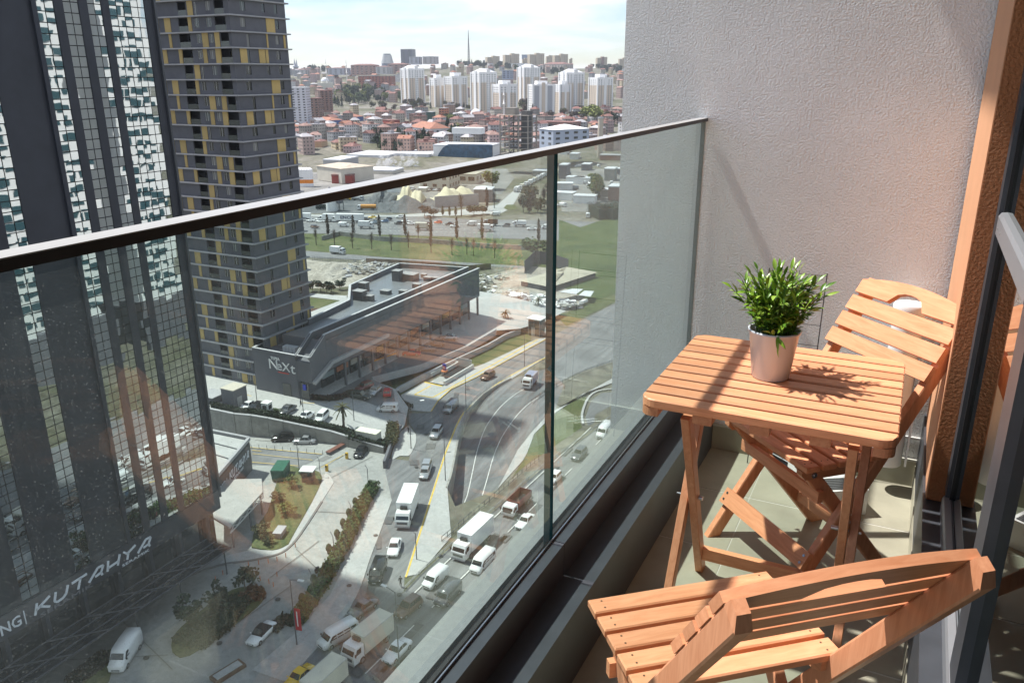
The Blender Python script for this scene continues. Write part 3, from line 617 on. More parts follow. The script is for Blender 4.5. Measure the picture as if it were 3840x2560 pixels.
# dark paving apron in front of the building
sheet('paved_apron',[(x,y,zn(x)+.05) for x,y in [(-107.28,120.05,3.6)[:2],(-102.52,128.22,3)[:2],(-102.39,135.27,2.6)[:2],(-103.73,136.16,2.2)[:2],(-99.13,148.64,1.9)[:2],(-96.69,168.02,1.6)[:2],(-105.8,170),(-105.8,121)]],mat('dark_brick_paving',(.13,.13,.135),.8,0,.2,2,space='w'))
sheet("drive",[(p[0],p[1],zn(p[0])+.03) for p in [(-105.34,131.44,1.4),(-104.09,136.58,1.4),(-96.88,134.92,1.4),(-91.97,128.85,1.4),(-89.31,126.72,1.4),(-87.43,126.8,1.4),(-92.14,125.9,1.4),(-98.38,126.31,1.4),(-102.34,126.15,1.4)]],asph_d)
# rails and lines on plazas
b=MB()
for pts in ([(-121,115.71,4),(-119.34,115.46,4)],[(-108.23,117.76,4),(-105.23,118.71,4)],[(-109.41,113.2,4),(-107.51,115.11,4)]): line(b,pts,.15,zn(pts[0][0])+.03)
b.build('bay_lines',yellowp,kind='structure')
b2=MB(); line(b2,[(-107.94,102.59),(-93.55,106.36)],.15,.2); line(b2,[(-103.19,97.96),(-94.2,100.65)],.15,.2); line(b2,[(-105.58,100.69),(-93.52,103.63)],.12,.2); line(b2,[(-106.71,101.76),(-104.76,102.3)],.15,.2); line(b2,[(-90.11,101.9),(-89.64,108.27)],.1,.2)
b2.build('driveway_lines',yellowp,kind='structure')
sheet('driveway',[*[(-108.28,102.84),(-93.53,106.58),(-93.3,103.36),(-93.86,100.25),(-102.69,97.44)],(-112,97),(-112,100)],asph_d)
sheet('drain_grating',[(-92.71,106.57),(-91.25,106.5),(-91.47,104.06),(-92.95,103.91)],mat('grating',(.2,.195,.185),.8))
# metro forecourt
MB().prism(sm([(-86.12,124.69),(-83.67,122.75),(-82.21,121.42),(-80.52,118.79),(-79.3,116.06),(-78.48,113.47),(-78.91,112.81),(-79.98,112.29),(-80.4,110.52),(-82.57,113.99),(-85.95,121.63)],3),0,.13).build('sidewalk',pave,kind='structure')
MB().prism([(-96.69,137.55),(-96.51,146.93),(-91.03,146.18),(-90.76,159.86),(-89.63,164.25),(-86.2,187.26),(-83.88,189.78),(-86.91,154.39),(-88.46,145.76),(-87.59,138.85),(-85.71,132.62),(-90.23,131.29)],0,.16).build('sidewalk',pave,kind='structure')
b=MB(); line(b,[(-93.7,145.42),(-94.11,139.13),(-89.58,139.43),(-89.06,145.47),(-87.56,162.93),(-85.79,186.99)],.35,.17); line(b,[(-96.34,146.66),(-91.2,146.23)],.5,.168); b.build('tactile_paving',yellowp,kind='structure')
sheet('lawn',[(-105.47,139.84),(-100.65,151.7),(-97.69,169.71),(-98.33,186.63),(-95.71,187.41),(-97.95,164.2),(-99.33,150.52),(-98.46,138.62),(-99.22,138.57)],grassm)
sheet('lawn',[(-98.24,163.26),(-94.74,185.49),(-90.57,192.83),(-87.09,185.44),(-88.26,173.85),(-89.79,164.56),(-91.43,161.06),(-93.05,162.98)],grassm)
sheet('lawn',[(-96.23,138.42),(-96.92,146.73),(-97.34,138.52),(-97.25,137.6)]+[(-97.8,137.65)],grassm)
sheet('planting_bed',[(-98.92,137.75),(-97.97,137.89),(-96.37,137.08),(-90.19,131.6),(-91.91,130.47),(-94.51,132.45)],mat('dark_planting',(.03,.045,.015),.9,0,.4,2,space='w'))
sheet('forecourt',[(-108.71,192.18),(-109.53,198.59),(-91.27,207.96),(-84.7,193.12),(-86.36,191.31),(-94.38,193.66),(-97.42,186.99),(-100.98,178.31)],pave)
sheet('grass',[(-92.72,215.06),(-88.92,213.23),(-84.08,247.65),(-79.41,234.32),(-83.58,202.09),(-85.14,203.53),(-89.58,209.36)],grassm)
# gardens on the front plaza
def garden(pts,z=.0): return MB().prism(sm(pts+pts[:1],3)[:-1],z,z+.18).build('planting_bed',grassm,kind='structure')
garden([(-82.78,76.65),(-86,80.82),(-88.02,85.8),(-92.43,92.39),(-96.49,99.56),(-93.06,99.96),(-89.44,100.47),(-85.79,96.22),(-79.25,81.78),(-78.39,79.47),(-79.43,77.42)])
garden([(-74.81,54.68),(-76.42,56),(-77.6,58.58),(-77.92,64.9),(-76.98,68.3),(-73.79,69.49),(-72.29,68.02),(-71.67,64.48),(-72.42,55.26)])
garden([(-81.53,44.66),(-82.39,47.77),(-82.16,51.66),(-80.44,50.73),(-76.94,46.4)])
b=MB()
K1=sm([(-90.31,39.28),(-89.13,41.98),(-88.35,48.92),(-87.07,56.4),(-86.19,65.29),(-83.71,71.09),(-80.66,73.83),(-77.96,77.06),(-77.86,80.18),(-79.39,85.02),(-82.17,92.38)],4)
for p,q in zip(K1,K1[1:]): b.bar((*p,.075),(*q,.075),.35,.15)
b.build('kerb',mat('kerb_dark',(.16,.155,.15),.9),kind='structure')
K2=sm([(-80.29,77.21),(-78.7,78.66),(-78.83,81.78),(-80.91,88.09),(-84.1,95.78),(-85.38,99.6),(-88.06,101.08),(-90.67,101.39)],4)
MB().prism(sm([(-83.71,71.09),(-80.66,73.83),(-77.96,77.06),(-77.86,80.18),(-79.39,85.02),(-82.17,92.38)],3)+[(-84.52,98.51),(-86.09,99.87),(-88.3,100.96)]+[(-85.79,96.22),(-79.25,81.78),(-78.39,79.47),(-79.43,77.42),(-82.36,76.2),(-84.58,73.38)],0,.1).build('sidewalk',pave,kind='structure')
# far side: grass bank, roads, yards
sheet('grass_bank',[*[(-249.7,278.74),(-208.31,294.34),(-136.25,314.03),(-110.23,320.35),(-92.36,269.63),(-126.68,265.34),(-181.5,255.66),(-225.93,251.35)]],grassm)
sheet('far_road',[(-239.47,248.74),(-225.17,250.47),(-180.91,254.8),(-126.82,264.65),(-116.37,263.11),(-114.56,259.04),(-125.3,261.48),(-177.99,250.59),(-190.35,246.93),(-216.32,240.27),(-229.2,237.66)],asph_d)
sheet('far_highway',[(-295.2,300.86),(-278.37,314.33),(-251.74,335.61),(-215.43,344.53),(-196.49,345.97),(-156.5,360.37),(-111,371.25),(-95.78,321.91),(-136.85,315.4),(-208.94,295.23),(-248.85,280.05),(-268.02,272.24)],asph_d)
sheet('frontage_road',[(-294.47,316.43),(-239.53,339.37),(-220.2,357.87),(-205.39,393.69),(-222.05,446.27),(-219.52,453.1),(-193.22,386.19),(-190.52,368.93),(-213.9,347.51),(-236.72,335.32),(-290.29,311.8)],mat('pale_asphalt',(.36,.36,.35),.9,0,.1,.2,space='w'))
sheet('gravel_yard',[(-296.23,318.38),(-253.57,339.09),(-225.42,360.71),(-213.53,387.67),(-242.39,420.53),(-284.25,403.88),(-338.83,365.53)],gravelm)
sheet('industrial_yard',[(-320.59,360.81),(-258.61,392.96),(-222.32,431.28),(-250.02,504.48),(-306.8,595.65),(-423.82,636.61),(-446.59,506.17)],ground_mat('yard_surface',[(.12,.12,.115),(.22,.215,.2),(.33,.32,.3)],.03,scale2=.4,w2=.3))
sheet('industrial_yard',[(-332.9,773.67),(-277.11,815.85),(-134.54,400.37),(-146.61,394.74),(-163.98,386.64)],MATS['yard_surface'])
sheet('dirt_lot',[(-215.19,238.97),(-205.94,238.41),(-184.72,239.4),(-164.7,246.2),(-162.91,235.99),(-164.45,216.82),(-170.76,206.97),(-182.53,201.33)],sandm)
sheet('dirt_lot',[(-133.75,240.59),(-130.55,252.75),(-125.48,263.6),(-113.63,275.09),(-97.39,265.84),(-85.92,235.23),(-90.33,216.83),(-120.05,223.24)],sandm)
sheet('scrub_grass',[(-155.96,302.19),(-131.41,317.64),(-132.53,407.24),(-75.16,251.52),(-109.62,265.49),(-126.6,265.96)],grassm)
sheet('roundabout',[(-197.1,384.39),(-200.83,395.81),(-197.42,397.4),(-190.75,389.49),(-189.56,381.57),(-192.85,380.04)],grassm)
b=MB()
dashes(b,(-271.39,290.89),(-144.48,332.87),60,.3,.34,.5); dashes(b,(-265.75,284.64),(-141.21,325.37),60,.3,.34,.5); line(b,[(-277.27,297.4),(-150.87,347.48)],.5,.34)
b.build('lane_markings',whitep,kind='structure')

# ================= BUILDINGS NEAR THE BALCONY =================
dkm=mat('dark_cladding',(.040,.044,.056),.5,.2,.15,.4,space='w',spec=.4); dkm2=mat('charcoal_panel',(.125,.127,.142),.75,0,.1,.5,space='w',rnd=.06)
slabm=mat('slab_grey',(.36,.36,.37),.8,0,.1,.6,space='w'); yel=mat('mustard_panel',(.54,.39,.15),.7,0,.08,.6,space='w',rnd=.08)
winm=mat('window_dark_glass',(.02,.026,.03),.06,0,spec=.9); frm=mat('window_frame_white',(.55,.55,.54),.5)
whitew=mat('white_render',(.80,.79,.76),.75,0,.05,.15,space='w'); teal=mat('teal_window',(.035,.085,.10),.12,0,spec=.7)
def mirror(name,col,refl,bs,bstr):
    m=bpy.data.materials.new(name); m.use_nodes=True; t=m.node_tree; t.nodes.clear(); o=N(t,'ShaderNodeOutputMaterial'); gl=N(t,'ShaderNodeBsdfGlossy'); gl.inputs['Roughness'].default_value=.015; gl.inputs[0].default_value=(.84,.90,.92,1)
    df=N(t,'ShaderNodeBsdfDiffuse'); df.inputs[0].default_value=(*col,1); lw=N(t,'ShaderNodeLayerWeight'); pw=N(t,'ShaderNodeMath',operation='POWER'); pw.inputs[1].default_value=4; L(t,lw.outputs['Facing'],pw.inputs[0])
    ma=N(t,'ShaderNodeMath',operation='MULTIPLY_ADD',use_clamp=True); ma.inputs[1].default_value=.4; ma.inputs[2].default_value=refl; L(t,pw.outputs[0],ma.inputs[0])
    mx=N(t,'ShaderNodeMixShader'); L(t,ma.outputs[0],mx.inputs[0]); L(t,df.outputs[0],mx.inputs[1]); L(t,gl.outputs[0],mx.inputs[2])
    g=N(t,'ShaderNodeNewGeometry'); n=N(t,'ShaderNodeTexNoise',i_Scale=bs,i_Detail=1.0); L(t,g.outputs['Position'],n.inputs['Vector']); b=N(t,'ShaderNodeBump'); b.inputs['Strength'].default_value=bstr; b.inputs['Distance'].default_value=.05; L(t,n.outputs[0],b.inputs['Height']); L(t,b.outputs[0],gl.inputs['Normal'])
    L(t,mx.outputs[0],o.inputs[0]); return m
pane_m=mirror('mirror_pane',(.02,.028,.028),.62,.5,.09)
# --- dark glass tower
tw=thing('office_tower','tall dark office tower with mirrored glass strips and white lettering','tower',(-86,0,0))
STR=[(38.0,39.0,40.0),(44.8,45.9,47.0),(51.6,52.7,53.8),(59.5,60.55,61.6),(62.7,63.65,64.6),(65.7,66.6,67.5),(68.5,69.5,70.5,71.5,72.5,73.45)]
MB().box(-34,-.3,8,74.6,10.2,150).build('core',dkm,tw)
gaps=[(8,38.0)]+[(STR[i][-1],STR[i+1][0]) for i in range(len(STR)-1)]+[(73.45,74.6)]
for a,b_ in gaps: MB().box(-.299,0,a,b_,10.2,150).build('pier',dkm,tw)
MB().box(0.001,.35,58.8,59.35,10.2,150).build('fin',mat('blue_black_fin',(.04,.045,.06),.4,.3),tw)
MB().box(-.3,.3,74.61,74.9,9,150).build('fin',slate,tw)
rows=[10.3+1.13*i for i in range(62)]
pm=MB(); pm.box(-.02,.0,.05,.95,.05,1.08); pmesh=pm.mesh('pane',pane_m)
cells=[]
for st in STR:
    for a,b_ in zip(st,st[1:]):
        for z in rows: cells.append((math.dist((-86,a,z),(0,0,EYE)),a,b_,z))
cells.sort(); rs=random.Random(3); rest=MB()
for i,(d,a,b_,z) in enumerate(cells):
    rot=(0,rs.gauss(0,.0035),rs.gauss(0,.0035)); 
    if i<295 : inst('pane',pmesh,tw,(-.1,a,z),rot,(1,b_-a,1))
    else:
        M=Matrix.Translation((-.1,a,z))@Matrix.Rotation(rot[1],4,'Y')@Matrix.Rotation(rot[2],4,'Z')@Matrix.Diagonal((1,b_-a,1,1)); rest.add([M@v.co for v in pmesh.vertices],[tuple(p.vertices) for p in pmesh.polygons])
rest.build('far_panes',pane_m,tw,'stuff')
b=MB()
for st in STR: b.box(-.28,-.16,st[0],st[-1],10.2,150)
b.build('mullion_backing',mat('mullion_black',(.012,.012,.014),.5),tw)
MB().box(-34,.15,8,74.6,7.2,10.19).build('sign_band',dkm,tw)
b=MB(); b.box(-34,-1.2,8,74.2,0,7.19); b.build('shopfront',mat('shopfront_glass',(.02,.024,.028),.1,0,spec=.8),tw)
for y in range(12,75,5): MB().box(-1.2,-.2,y,y+.5,0,7.19).build('column',dkm,tw)
sgn=mat('sign_white',(.72,.74,.80),.5)
def strokes(b,ls,ox,oy,w_,h_,th,X,sl=.0):
    for pl in ls:
        for p,q in zip(pl,pl[1:]):
            b.bar((X,ox+(p[0]+sl*p[1])*w_,oy+p[1]*h_),(X,ox+(q[0]+sl*q[1])*w_,oy+q[1]*h_),.12,th,up=(1,0,0)) if False else b.bar((X,ox+(p[0]+sl*p[1])*w_,oy+p[1]*h_),(X,ox+(q[0]+sl*q[1])*w_,oy+q[1]*h_),th,.12,up=(1,0,0))
GL=dict(K=[[(.0,0),(.12,1)],[(.06,.38),(.95,1)],[(.3,.55),(.95,0)]],U=[[(.1,1),(.02,.2),(.2,0),(.6,.06),(.8,.3),(.92,1)]],T=[[(-.05,.92),(1,1)],[(.55,.95),(.38,0)]],A=[[(-.1,0),(.55,.95),(.95,.9),(.78,.3),(.35,.22)],[(.78,.3),(.88,0)]],H=[[(.08,1),(.02,0)],[(.05,.3),(.85,.4)],[(.95,1),(.8,0)]],Y=[[(0,1),(.3,.6),(.95,1)],[(.38,.62),(.3,0)]])
for i,ch in enumerate('KUTAHYA'):
    b=MB(); strokes(b,GL[ch],45.7+i*2.42,8.0,1.95,1.35,.26,.25,.12); b.build('letter_'+ch.lower(),sgn,tw)
b=MB(); b.box(.2,.28,44.5,44.6,7.6,9.4); b.build('divider',sgn,tw)
def text(name,s,m,parent,loc,size,rot=(R(90),0,R(90)),ext=.03,align='LEFT',bold=0,sx=1):
    c=bpy.data.curves.new(name,'FONT'); c.body=s; c.size=size; c.extrude=ext; c.align_x=align; c.offset=bold; c.materials.append(m); c.resolution_u=2
    tmp=bpy.data.objects.new(name,c); C.objects.link(tmp); dg=bpy.context.evaluated_depsgraph_get(); me=bpy.data.meshes.new_from_object(tmp.evaluated_get(dg)); me.name=name; bpy.data.objects.remove(tmp); bpy.data.curves.remove(c)
    o=bpy.data.objects.new(name,me); C.objects.link(o); o.parent=parent; o.location=loc; o.rotation_euler=rot; o.scale=(sx,1,1)
    if len(s.strip())>1: o['kind']='stuff'
    return o
text('lettering','NG',sgn,tw,(.22,41.6,7.9),1.9,bold=.02,sx=.9); text('lettering','SERAMIK',mat('sign_dim',(.18,.18,.2),.5),tw,(.22,46.2,7.25),.75,sx=2.4)
text('lettering','SERAMIK',sgn,tw,(.22,57.5,7.35),.5,sx=2.2)
# glass canopy in front of the tower
cn=thing('glass_canopy','low dark glass canopy with a diagonal steel lattice at the foot of the tower','canopy',(-86,0,0))
MB().box(.4,5.4,30,71,3.9,3.98).build('glass_roof',mat('canopy_glass',(.02,.022,.026),.12,0,spec=.8),cn)
for x in (.45,2.1,3.75,5.35): MB().box(x-.1,x+.1,30,71,3.982,4.06).build('beam',mat('truss_grey',(.085,.085,.095),.6),cn)
for i in range(8):
    y=31+i*5
    MB().bar((.45,y,4.07),(5.35,min(71,y+5),4.07),.2,.08).build('diagonal',MATS['truss_grey'],cn)
for y in (55,62,70): MB().cyl((4.9,y,0),(4.9,y,3.89),.09).build('post',slate,cn)
# --- podium building with the second sign
pb=thing('showroom','low dark showroom block with a pale roof and a white slanted sign','building',(0,0,0))
PC=[(-101.1,96.1),(-111.2,95.4),(-116,84.5),(-95.2,82.3)]
MB().prism(PC,0,5.9).build('body',dkm,pb)
ctr=Vector((-105.5,89.6))
rf=[tuple(ctr+(Vector(p)-ctr)*.93) for p in PC]; MB().prism(rf,5.9,6.0).build('roof',mat('pale_roof',(.40,.40,.39),.85,0,.1,.6,space='w'),pb)
for i in range(4):
    p,q=PC[i],PC[(i+1)%4]; b=MB(); b.bar((p[0],p[1],6.2),(q[0],q[1],6.2),.5,.6); b.build('parapet',slabm if i in(0,3) else dkm2,pb)
for k in (.3,.55): MB().bar((*(Vector(PC[0]).lerp(Vector(PC[3]),k)+Vector((-.7,.2))),6.06),(*(Vector(PC[1]).lerp(Vector(PC[2]),k)+Vector((1,0))),6.06),.2,.12).build('roof_rib',slate,pb)
fd=(Vector(PC[3])-Vector(PC[0])).normalized(); an=math.atan2(-fd.y,-fd.x)
sg=bpy.data.objects.new('sign',MB().box(-7.2,7.2,-.06,0,-1.9,1.9).mesh('sign',mat('sign_panel',(.045,.05,.058),.5))); C.objects.link(sg); sg.parent=pb; mid=(Vector(PC[0])+Vector(PC[3]))/2; nn=Vector((math.sin(an),-math.cos(an))); sg.location=(mid.x+nn.x*.12,mid.y+nn.y*.12,3.6); sg.rotation_euler=(0,0,an)
for i,ch in enumerate('KUTAHYA'):
    b=MB(); strokes(b,GL[ch],-2.6+i*1.27,-.35,1.05,1.35,.24,0,.12); b.v=[(y,-.12+x*.3,z) for x,y,z in b.v]; b.build('letter_'+ch.lower(),sgn,sg)
text('lettering','NG |',sgn,sg,(-6.6,-.1,-.4),1.5,rot=(R(90),0,0)); text('lettering','SERAMIK',sgn,sg,(-1,-.1,-1.2),.7,rot=(R(90),0,0),sx=1.6)
ec=thing('entrance_canopy','flat pale canopy roof on truss edge beside the dark tower foot','canopy',(0,0,0))
EC=[(-98.6,84.6),(-91.4,88.6),(-88,85.2),(-84.8,74.8),(-90,76)]
MB().prism(EC,3.75,4.05).build('roof',mat('canopy_grey',(.36,.35,.33),.8,0,.1,.5,space='w'),ec)
for p,q in (((-91.4,88.6),(-88,85.2)),((-88,85.2),(-84.8,74.8))):
    b=MB(); p=Vector(p);q=Vector(q); n=int((q-p).length/1.2)
    for i in range(n):
        a=p.lerp(q,i/n); c=p.lerp(q,(i+1)/n); b.bar((*a,3.1 if i%2 else 3.7),(*c,3.7 if i%2 else 3.1),.1,.1)
    b.bar((*p,3.05),(*q,3.05),.14,.14); b.build('edge_truss',frm,ec)
for p in ((-91.6,88),(-88.2,84.8),(-85.3,75.6),(-87,81)): MB().cyl((*p,0),(*p,3.74),.14).build('post',dkm2,ec)
# --- the tower with mustard panels
ty_=thing('residential_tower','tall grey residential tower with mustard yellow panels and projecting floor slabs','tower',(0,0,0))
LFT=[ # per floor type: list of (kind,a,b) on the wide face
 [('y',.11,.165),('y',.32,.362),('r',.364,.495),('w',.56,.62),('y',.63,.68),('w',.71,.77),('y',.785,.85),('r',.852,.985)],
 [('y',0,.02),('r',.37,.475),('y',.495,.565),('w',.575,.61),('w',.72,.78),('r',.825,.94)],
 [('y',.07,.105),('y',.18,.26),('r',.36,.48),('y',.485,.53),('w',.56,.62),('w',.71,.775),('r',.815,.95)],
 [('y',.215,.25),('r',.35,.49),('w',.57,.63),('y',.64,.715),('w',.725,.775),('y',.795,.855),('r',.865,.965)]]
RGT=[[('y',.11,.23),('w',.24,.28),('y',.44,.55),('y',.56,.61),('w',.76,.84)],[('w',.19,.28),('w',.57,.62),('w',.79,.85)],[('w',.17,.26),('y',.62,.78),('w',.8,.86)],[('w',.25,.3),('y',.6,.63),('w',.77,.84),('y',.92,.96)]]
XC,YC,XL,YR=-119.5,121.0,-140.6,136.4
MB().box(XL+.2,XC-1.5,YC+1.5,YR-.2,3.2,94).build('core',mat('core_dark',(.05,.05,.055),.85),ty_)
MB().box(XL,XC-.4,YC+.4,YR,0,3.5).build('base',dkm2,ty_)
FH=2.9; NF=29
slm=MB().box(XL-.5,XC+.65,YC-.65,YR+.5,-.13,.13).mesh('floor_slab',slabm)
for f in range(NF+1):
    z=3.6+f*FH; inst('floor_slab',slm,ty_,(0,0,z))
    if f==NF: break
    ft=(NF-2-f)%4; z0=z+.135; z1=z+FH-.135
    for pat,face in ((LFT[ft],0),(RGT[ft],1)):
        W_=(XC-XL) if face==0 else (YR-YC)
        def bx(b,a,c,d0,d1,za,zb):
            if face==0: b.box(XL+a*W_,XL+c*W_,YC+d0,YC+d1,za,zb)
            else: b.box(XC-d1,XC-d0,YC+a*W_,YC+c*W_,za,zb)
            return b
        prev=0.0 if face==0 else .014
        for k,a,c in pat+[('e',1,1)]:
            if a-prev>.004: bx(MB(),prev,a,.0,.22,z0,z1).build('wall_panel' if a-prev>.04 else 'pier',dkm2,ty_)
            if k=='y': bx(MB(),a+.001,c-.001,-.08,.14,z0,z1).build('yellow_panel',yel,ty_)
            elif k=='w':
                hh=z0+(.0 if c-a<.05 else .75); 
                if hh>z0+.1: bx(MB(),a,c,.0,.22,z0,hh).build('sill_panel',dkm2,ty_)
                bx(MB(),a,c,.0,.22,z1-.25,z1).build('lintel',dkm2,ty_)
                g_=MB(); bx(g_,a,c,.12,.16,hh,z1-.25); o=g_.build('window',rs.choice((winm,winm,winm,mat('window_curtain',(.22,.22,.21),.5),mat('window_blind',(.10,.12,.12),.3,spec=.7))),ty_)
                if face==0 or c-a>.06: 
                    g2=MB(); m_=(a+c)/2; bx(g2,m_-.002,m_+.002,.08,.119,hh,z1-.25); bx(g2,a,a+.004,.08,.119,hh,z1-.25); g2.build('frame',frm,o)
            elif k=='r':
                bx(MB(),a,c,.02,.06,z0,z0+1.05).build('balcony_glass',mat('balcony_glass',(.03,.045,.045),.1,0,spec=.8),ty_)
                if rs.random()<.6: bx(MB(),a+.3*(c-a),c-.12*(c-a),1.40,1.48,z0,z1-.4).build('balcony_door',winm,ty_)
            if k!='e': prev=c
MB().box(XL+.1,XC-.1,YC+.1,YR-.1,3.6+NF*FH+.14,96).build('top_storey',dkm2,ty_)
# --- shopping building
sb_=thing('shopping_centre','long dark grey shopping centre with folded roof edge and a white sign','shopping centre',(0,0,0))
MB().prism([(-121.2,119),(-109.41,119),(-109.41,124.3),(-121.2,124.3)],2.5,12.7).build('front_block',dkm2,sb_)
cop=mat('pale_coping',(.46,.46,.47),.6)
for a,c in (((-121.2,119.1),(-109.6,119.1)),((-121.05,119.3),(-121.05,124.2)),):
    MB().bar((*a,13.1),(*c,13.1),.3,.78).build('parapet',dkm2,sb_); MB().bar((*a,13.54),(*c,13.54),.5,.08).build('coping',cop,sb_)
MAIN=[(-109.42,124.4),(-109.42,191.3),(-130,187.5),(-127.3,161),(-118.5,149),(-116.6,132),(-117.5,124.4)]
MB().prism(MAIN,1.2,15.4).build('main_hall',dkm2,sb_)
roofm=mat('wet_grey_roof',(.17,.18,.19),.35,0,.15,.25,space='w',spec=.5)
MB().prism([(x+(.4 if x<-110 else -.4),y) for x,y in MAIN],15.405,15.5).build('roof',roofm,sb_)
for p,q in zip(MAIN[1:-1],MAIN[2:-1]):
    MB().bar((*p,16.1),(*q,16.1),.4,1.35).build('parapet',dkm2,sb_); MB().bar((*p,16.82),(*q,16.82),.6,.08).build('coping',cop,sb_)
for X in (-109.4,-105.9):
    P=[(X,191.2,16.4),(X,124.3,16.4),(X,119.2,12.9)]
    for p,q in zip(P,P[1:]): MB().bar(p,q,.45,1.2).build('parapet',dkm2,sb_); MB().bar((p[0],p[1],p[2]+.65),(q[0],q[1],q[2]+.65),.62,.08).build('coping',cop,sb_)
MB().bar((-109.1,119.12,13.6),(-105.7,119.12,13.6),.4,.09).build('coping',cop,sb_)
MB().box(-109.1,-106.2,124.35,191,9,15).build('overhang',dkm2,sb_)
b=MB(); b.hexa([(-109.4,119.05,7.9),(-105.7,119.05,7.9),(-105.7,124.3,9.6),(-109.4,124.3,9.6)],[(-109.4,119.05,12.3),(-105.7,119.05,12.3),(-105.7,124.3,15.6),(-109.4,124.3,15.6)]); b.build('folded_band',dkm2,sb_)
MB().box(-106.15,-105.72,124.35,191,9,15.7).build('fascia',dkm2,sb_)
P=[(-105.4,119.3,7.9),(-105.4,125.5,10.6),(-105.4,146,10.6)]
for p,q in zip(P,P[1:]): MB().bar(p,q,.8,.75).build('lower_band',slabm,sb_)
cols=[(.25,.3,.32),(.35,.12,.06),(.4,.38,.34),(.08,.1,.12),(.3,.2,.08),(.16,.2,.2)]
for i in range(13):
    y=126+i*5; MB().box(-109.25,-109.1,y,y+4.2,2.4,5.6).build('shop_window',winm,sb_)
    MB().box(-109.1,-108.9,y+.1,y+4.1,5.8,7.0).build('shop_sign',mat('shop_sign_%s'%'abcdef'[i%6],cols[i%6],.6),sb_)
    MB().box(-106.4,-105.9,y+4.3,y+4.7,2.2,9).build('column',dkm2,sb_)
MB().box(-108.9,-107,119.4,119.6,4,7.8).build('entrance',winm,sb_)
MB().box(-108.4,-107.6,119.2,119.35,6,7.2).build('blue_sign',mat('sign_blue',(.03,.06,.5),.5),sb_)
MB().box(-113.6,-111.4,118.9,118.99,4,6.8).build('door',winm,sb_)
for x,y,wd,dp,hh in ((1150,290,3.4,3,2.8),(1280,270,5,3,2),(1440,255,1.6,1.2,1),(1485,300,2,1.6,1.1),(1575,305,2,1.4,1.2),(1365,375,2.4,1.6,1.2),(1215,445,2.2,1.6,1.1),(1020,440,2.6,2.2,1),(780,400,2.4,2,2),(735,500,2.8,2.4,2.4),(845,515,2,1.6,1.3)):
    pass
for (px,py,_z),wd,dp,hh in zip([(-121.72,174.4,15.6),(-119.4,176.63,15.6),(-117.34,180.7,15.6),(-114.03,177.52,15.6),(-111.77,178.04,15.6),(-112.68,170.08,15.6),(-112.3,163.18,15.6),(-116.61,161.61,15.6),(-123.8,162.18,15.6),(-119.11,154.16,15.6),(-116.38,154.53,15.6)],(2.2,4.4,1.4,2,1.8,2.2,2,2.4,2.2,2.8,1.8),(2.2,3,1.2,1.4,1.4,1.4,1.4,1.8,1.8,2.2,1.4),(2.8,1.7,.9,1.1,1.1,1.1,1,.9,2,2.3,1.3)):
    u=MB().box(px-wd/2,px+wd/2,py-dp/2,py+dp/2,15.505,15.5+hh).build('roof_unit',mat('unit_grey',(.10,.105,.11),.6),sb_)
    MB().box(px-wd/2-.1,px+wd/2+.1,py-dp/2-.1,py+dp/2+.1,15.505+hh,15.6+hh).build('unit_lid',mat('unit_lid_grey',(.30,.30,.30),.7),u)
for i in range(4): MB().box(-114.6+i*.9,-113.9+i*.9,121,122.4,12.71,14.2).build('cooling_unit',cop,sb_)
nx=mat('sign_light',(.75,.75,.74),.4)
text('lettering','TOYA',nx,sb_,(-116.1,118.93,11.7),.85,rot=(R(90),0,0),ext=.06,bold=.03)
for s_,x,sz,dz in (('N',-117,3.1,0),('e',-114.9,3.0,0),('X',-113.3,2.7,0),('t',-111.0,3.2,-.2)):
    text('lettering',s_,nx,sb_,(x,118.93,9.55+dz),sz,rot=(R(90),0,0),ext=.06,sx=1.15)
MB().box(-114.5,-111.6,118.85,118.95,9.0,9.16).build('red_underline',mat('sign_red',(.55,.05,.03),.5),sb_)
# retaining wall of the raised plaza, panel by panel
rw=thing('retaining_wall','long stained concrete retaining wall holding up the raised plaza','retaining wall',(0,0,0))
WP=[(-150,105.2),(-115,106.5),(-108,108.3),(-95,111.4),(-83.4,112.3)]
def resamp(P,st):
    out=[P[0]]; 
    for p,q in zip(P,P[1:]):
        n=max(1,round(math.dist(p,q)/st)); out+=[tuple(Vector(p).lerp(Vector(q),(i+1)/n)) for i in range(n)]
    return out
WP=resamp(WP,3.6)
for p,q in zip(WP,WP[1:]):
    v=(Vector(q)-Vector(p)); k=.012; a=Vector(p)+v*k; c=Vector(q)-v*k; nn=Vector((v.y,-v.x)).normalized()*.4
    za,zc=zn(a.x)+.35,zn(c.x)+.35
    b=MB(); b.hexa([(*(a+nn),-.3),(*(c+nn),-.3),(*c,-.3),(*a,-.3)],[(*(a+nn),za),(*(c+nn),zc),(*c,zc),(*a,za)]); b.build('panel',conw,rw)
    b=MB(); b.hexa([(*(a+nn*1.25),za+.004),(*(c+nn*1.25),zc+.004),(*(c-nn*.2),zc+.004),(*(a-nn*.2),za+.004)],[(*(a+nn*1.25),za+.14),(*(c+nn*1.25),zc+.14),(*(c-nn*.2),zc+.14),(*(a-nn*.2),za+.14)]); b.build('coping',slabm,rw)
dw=thing('garden_wall','dark low wall along the planted corner of the raised plaza','wall',(0,0,0))
MB().bar((-79.7,107,.75),(-82.9,113.6,.75),.45,1.5).build('wall',dkm2,dw); MB().bar((-83.0,113.7,.9),(-86.2,122,.9),.45,1.3).build('wall',dkm2,dw)
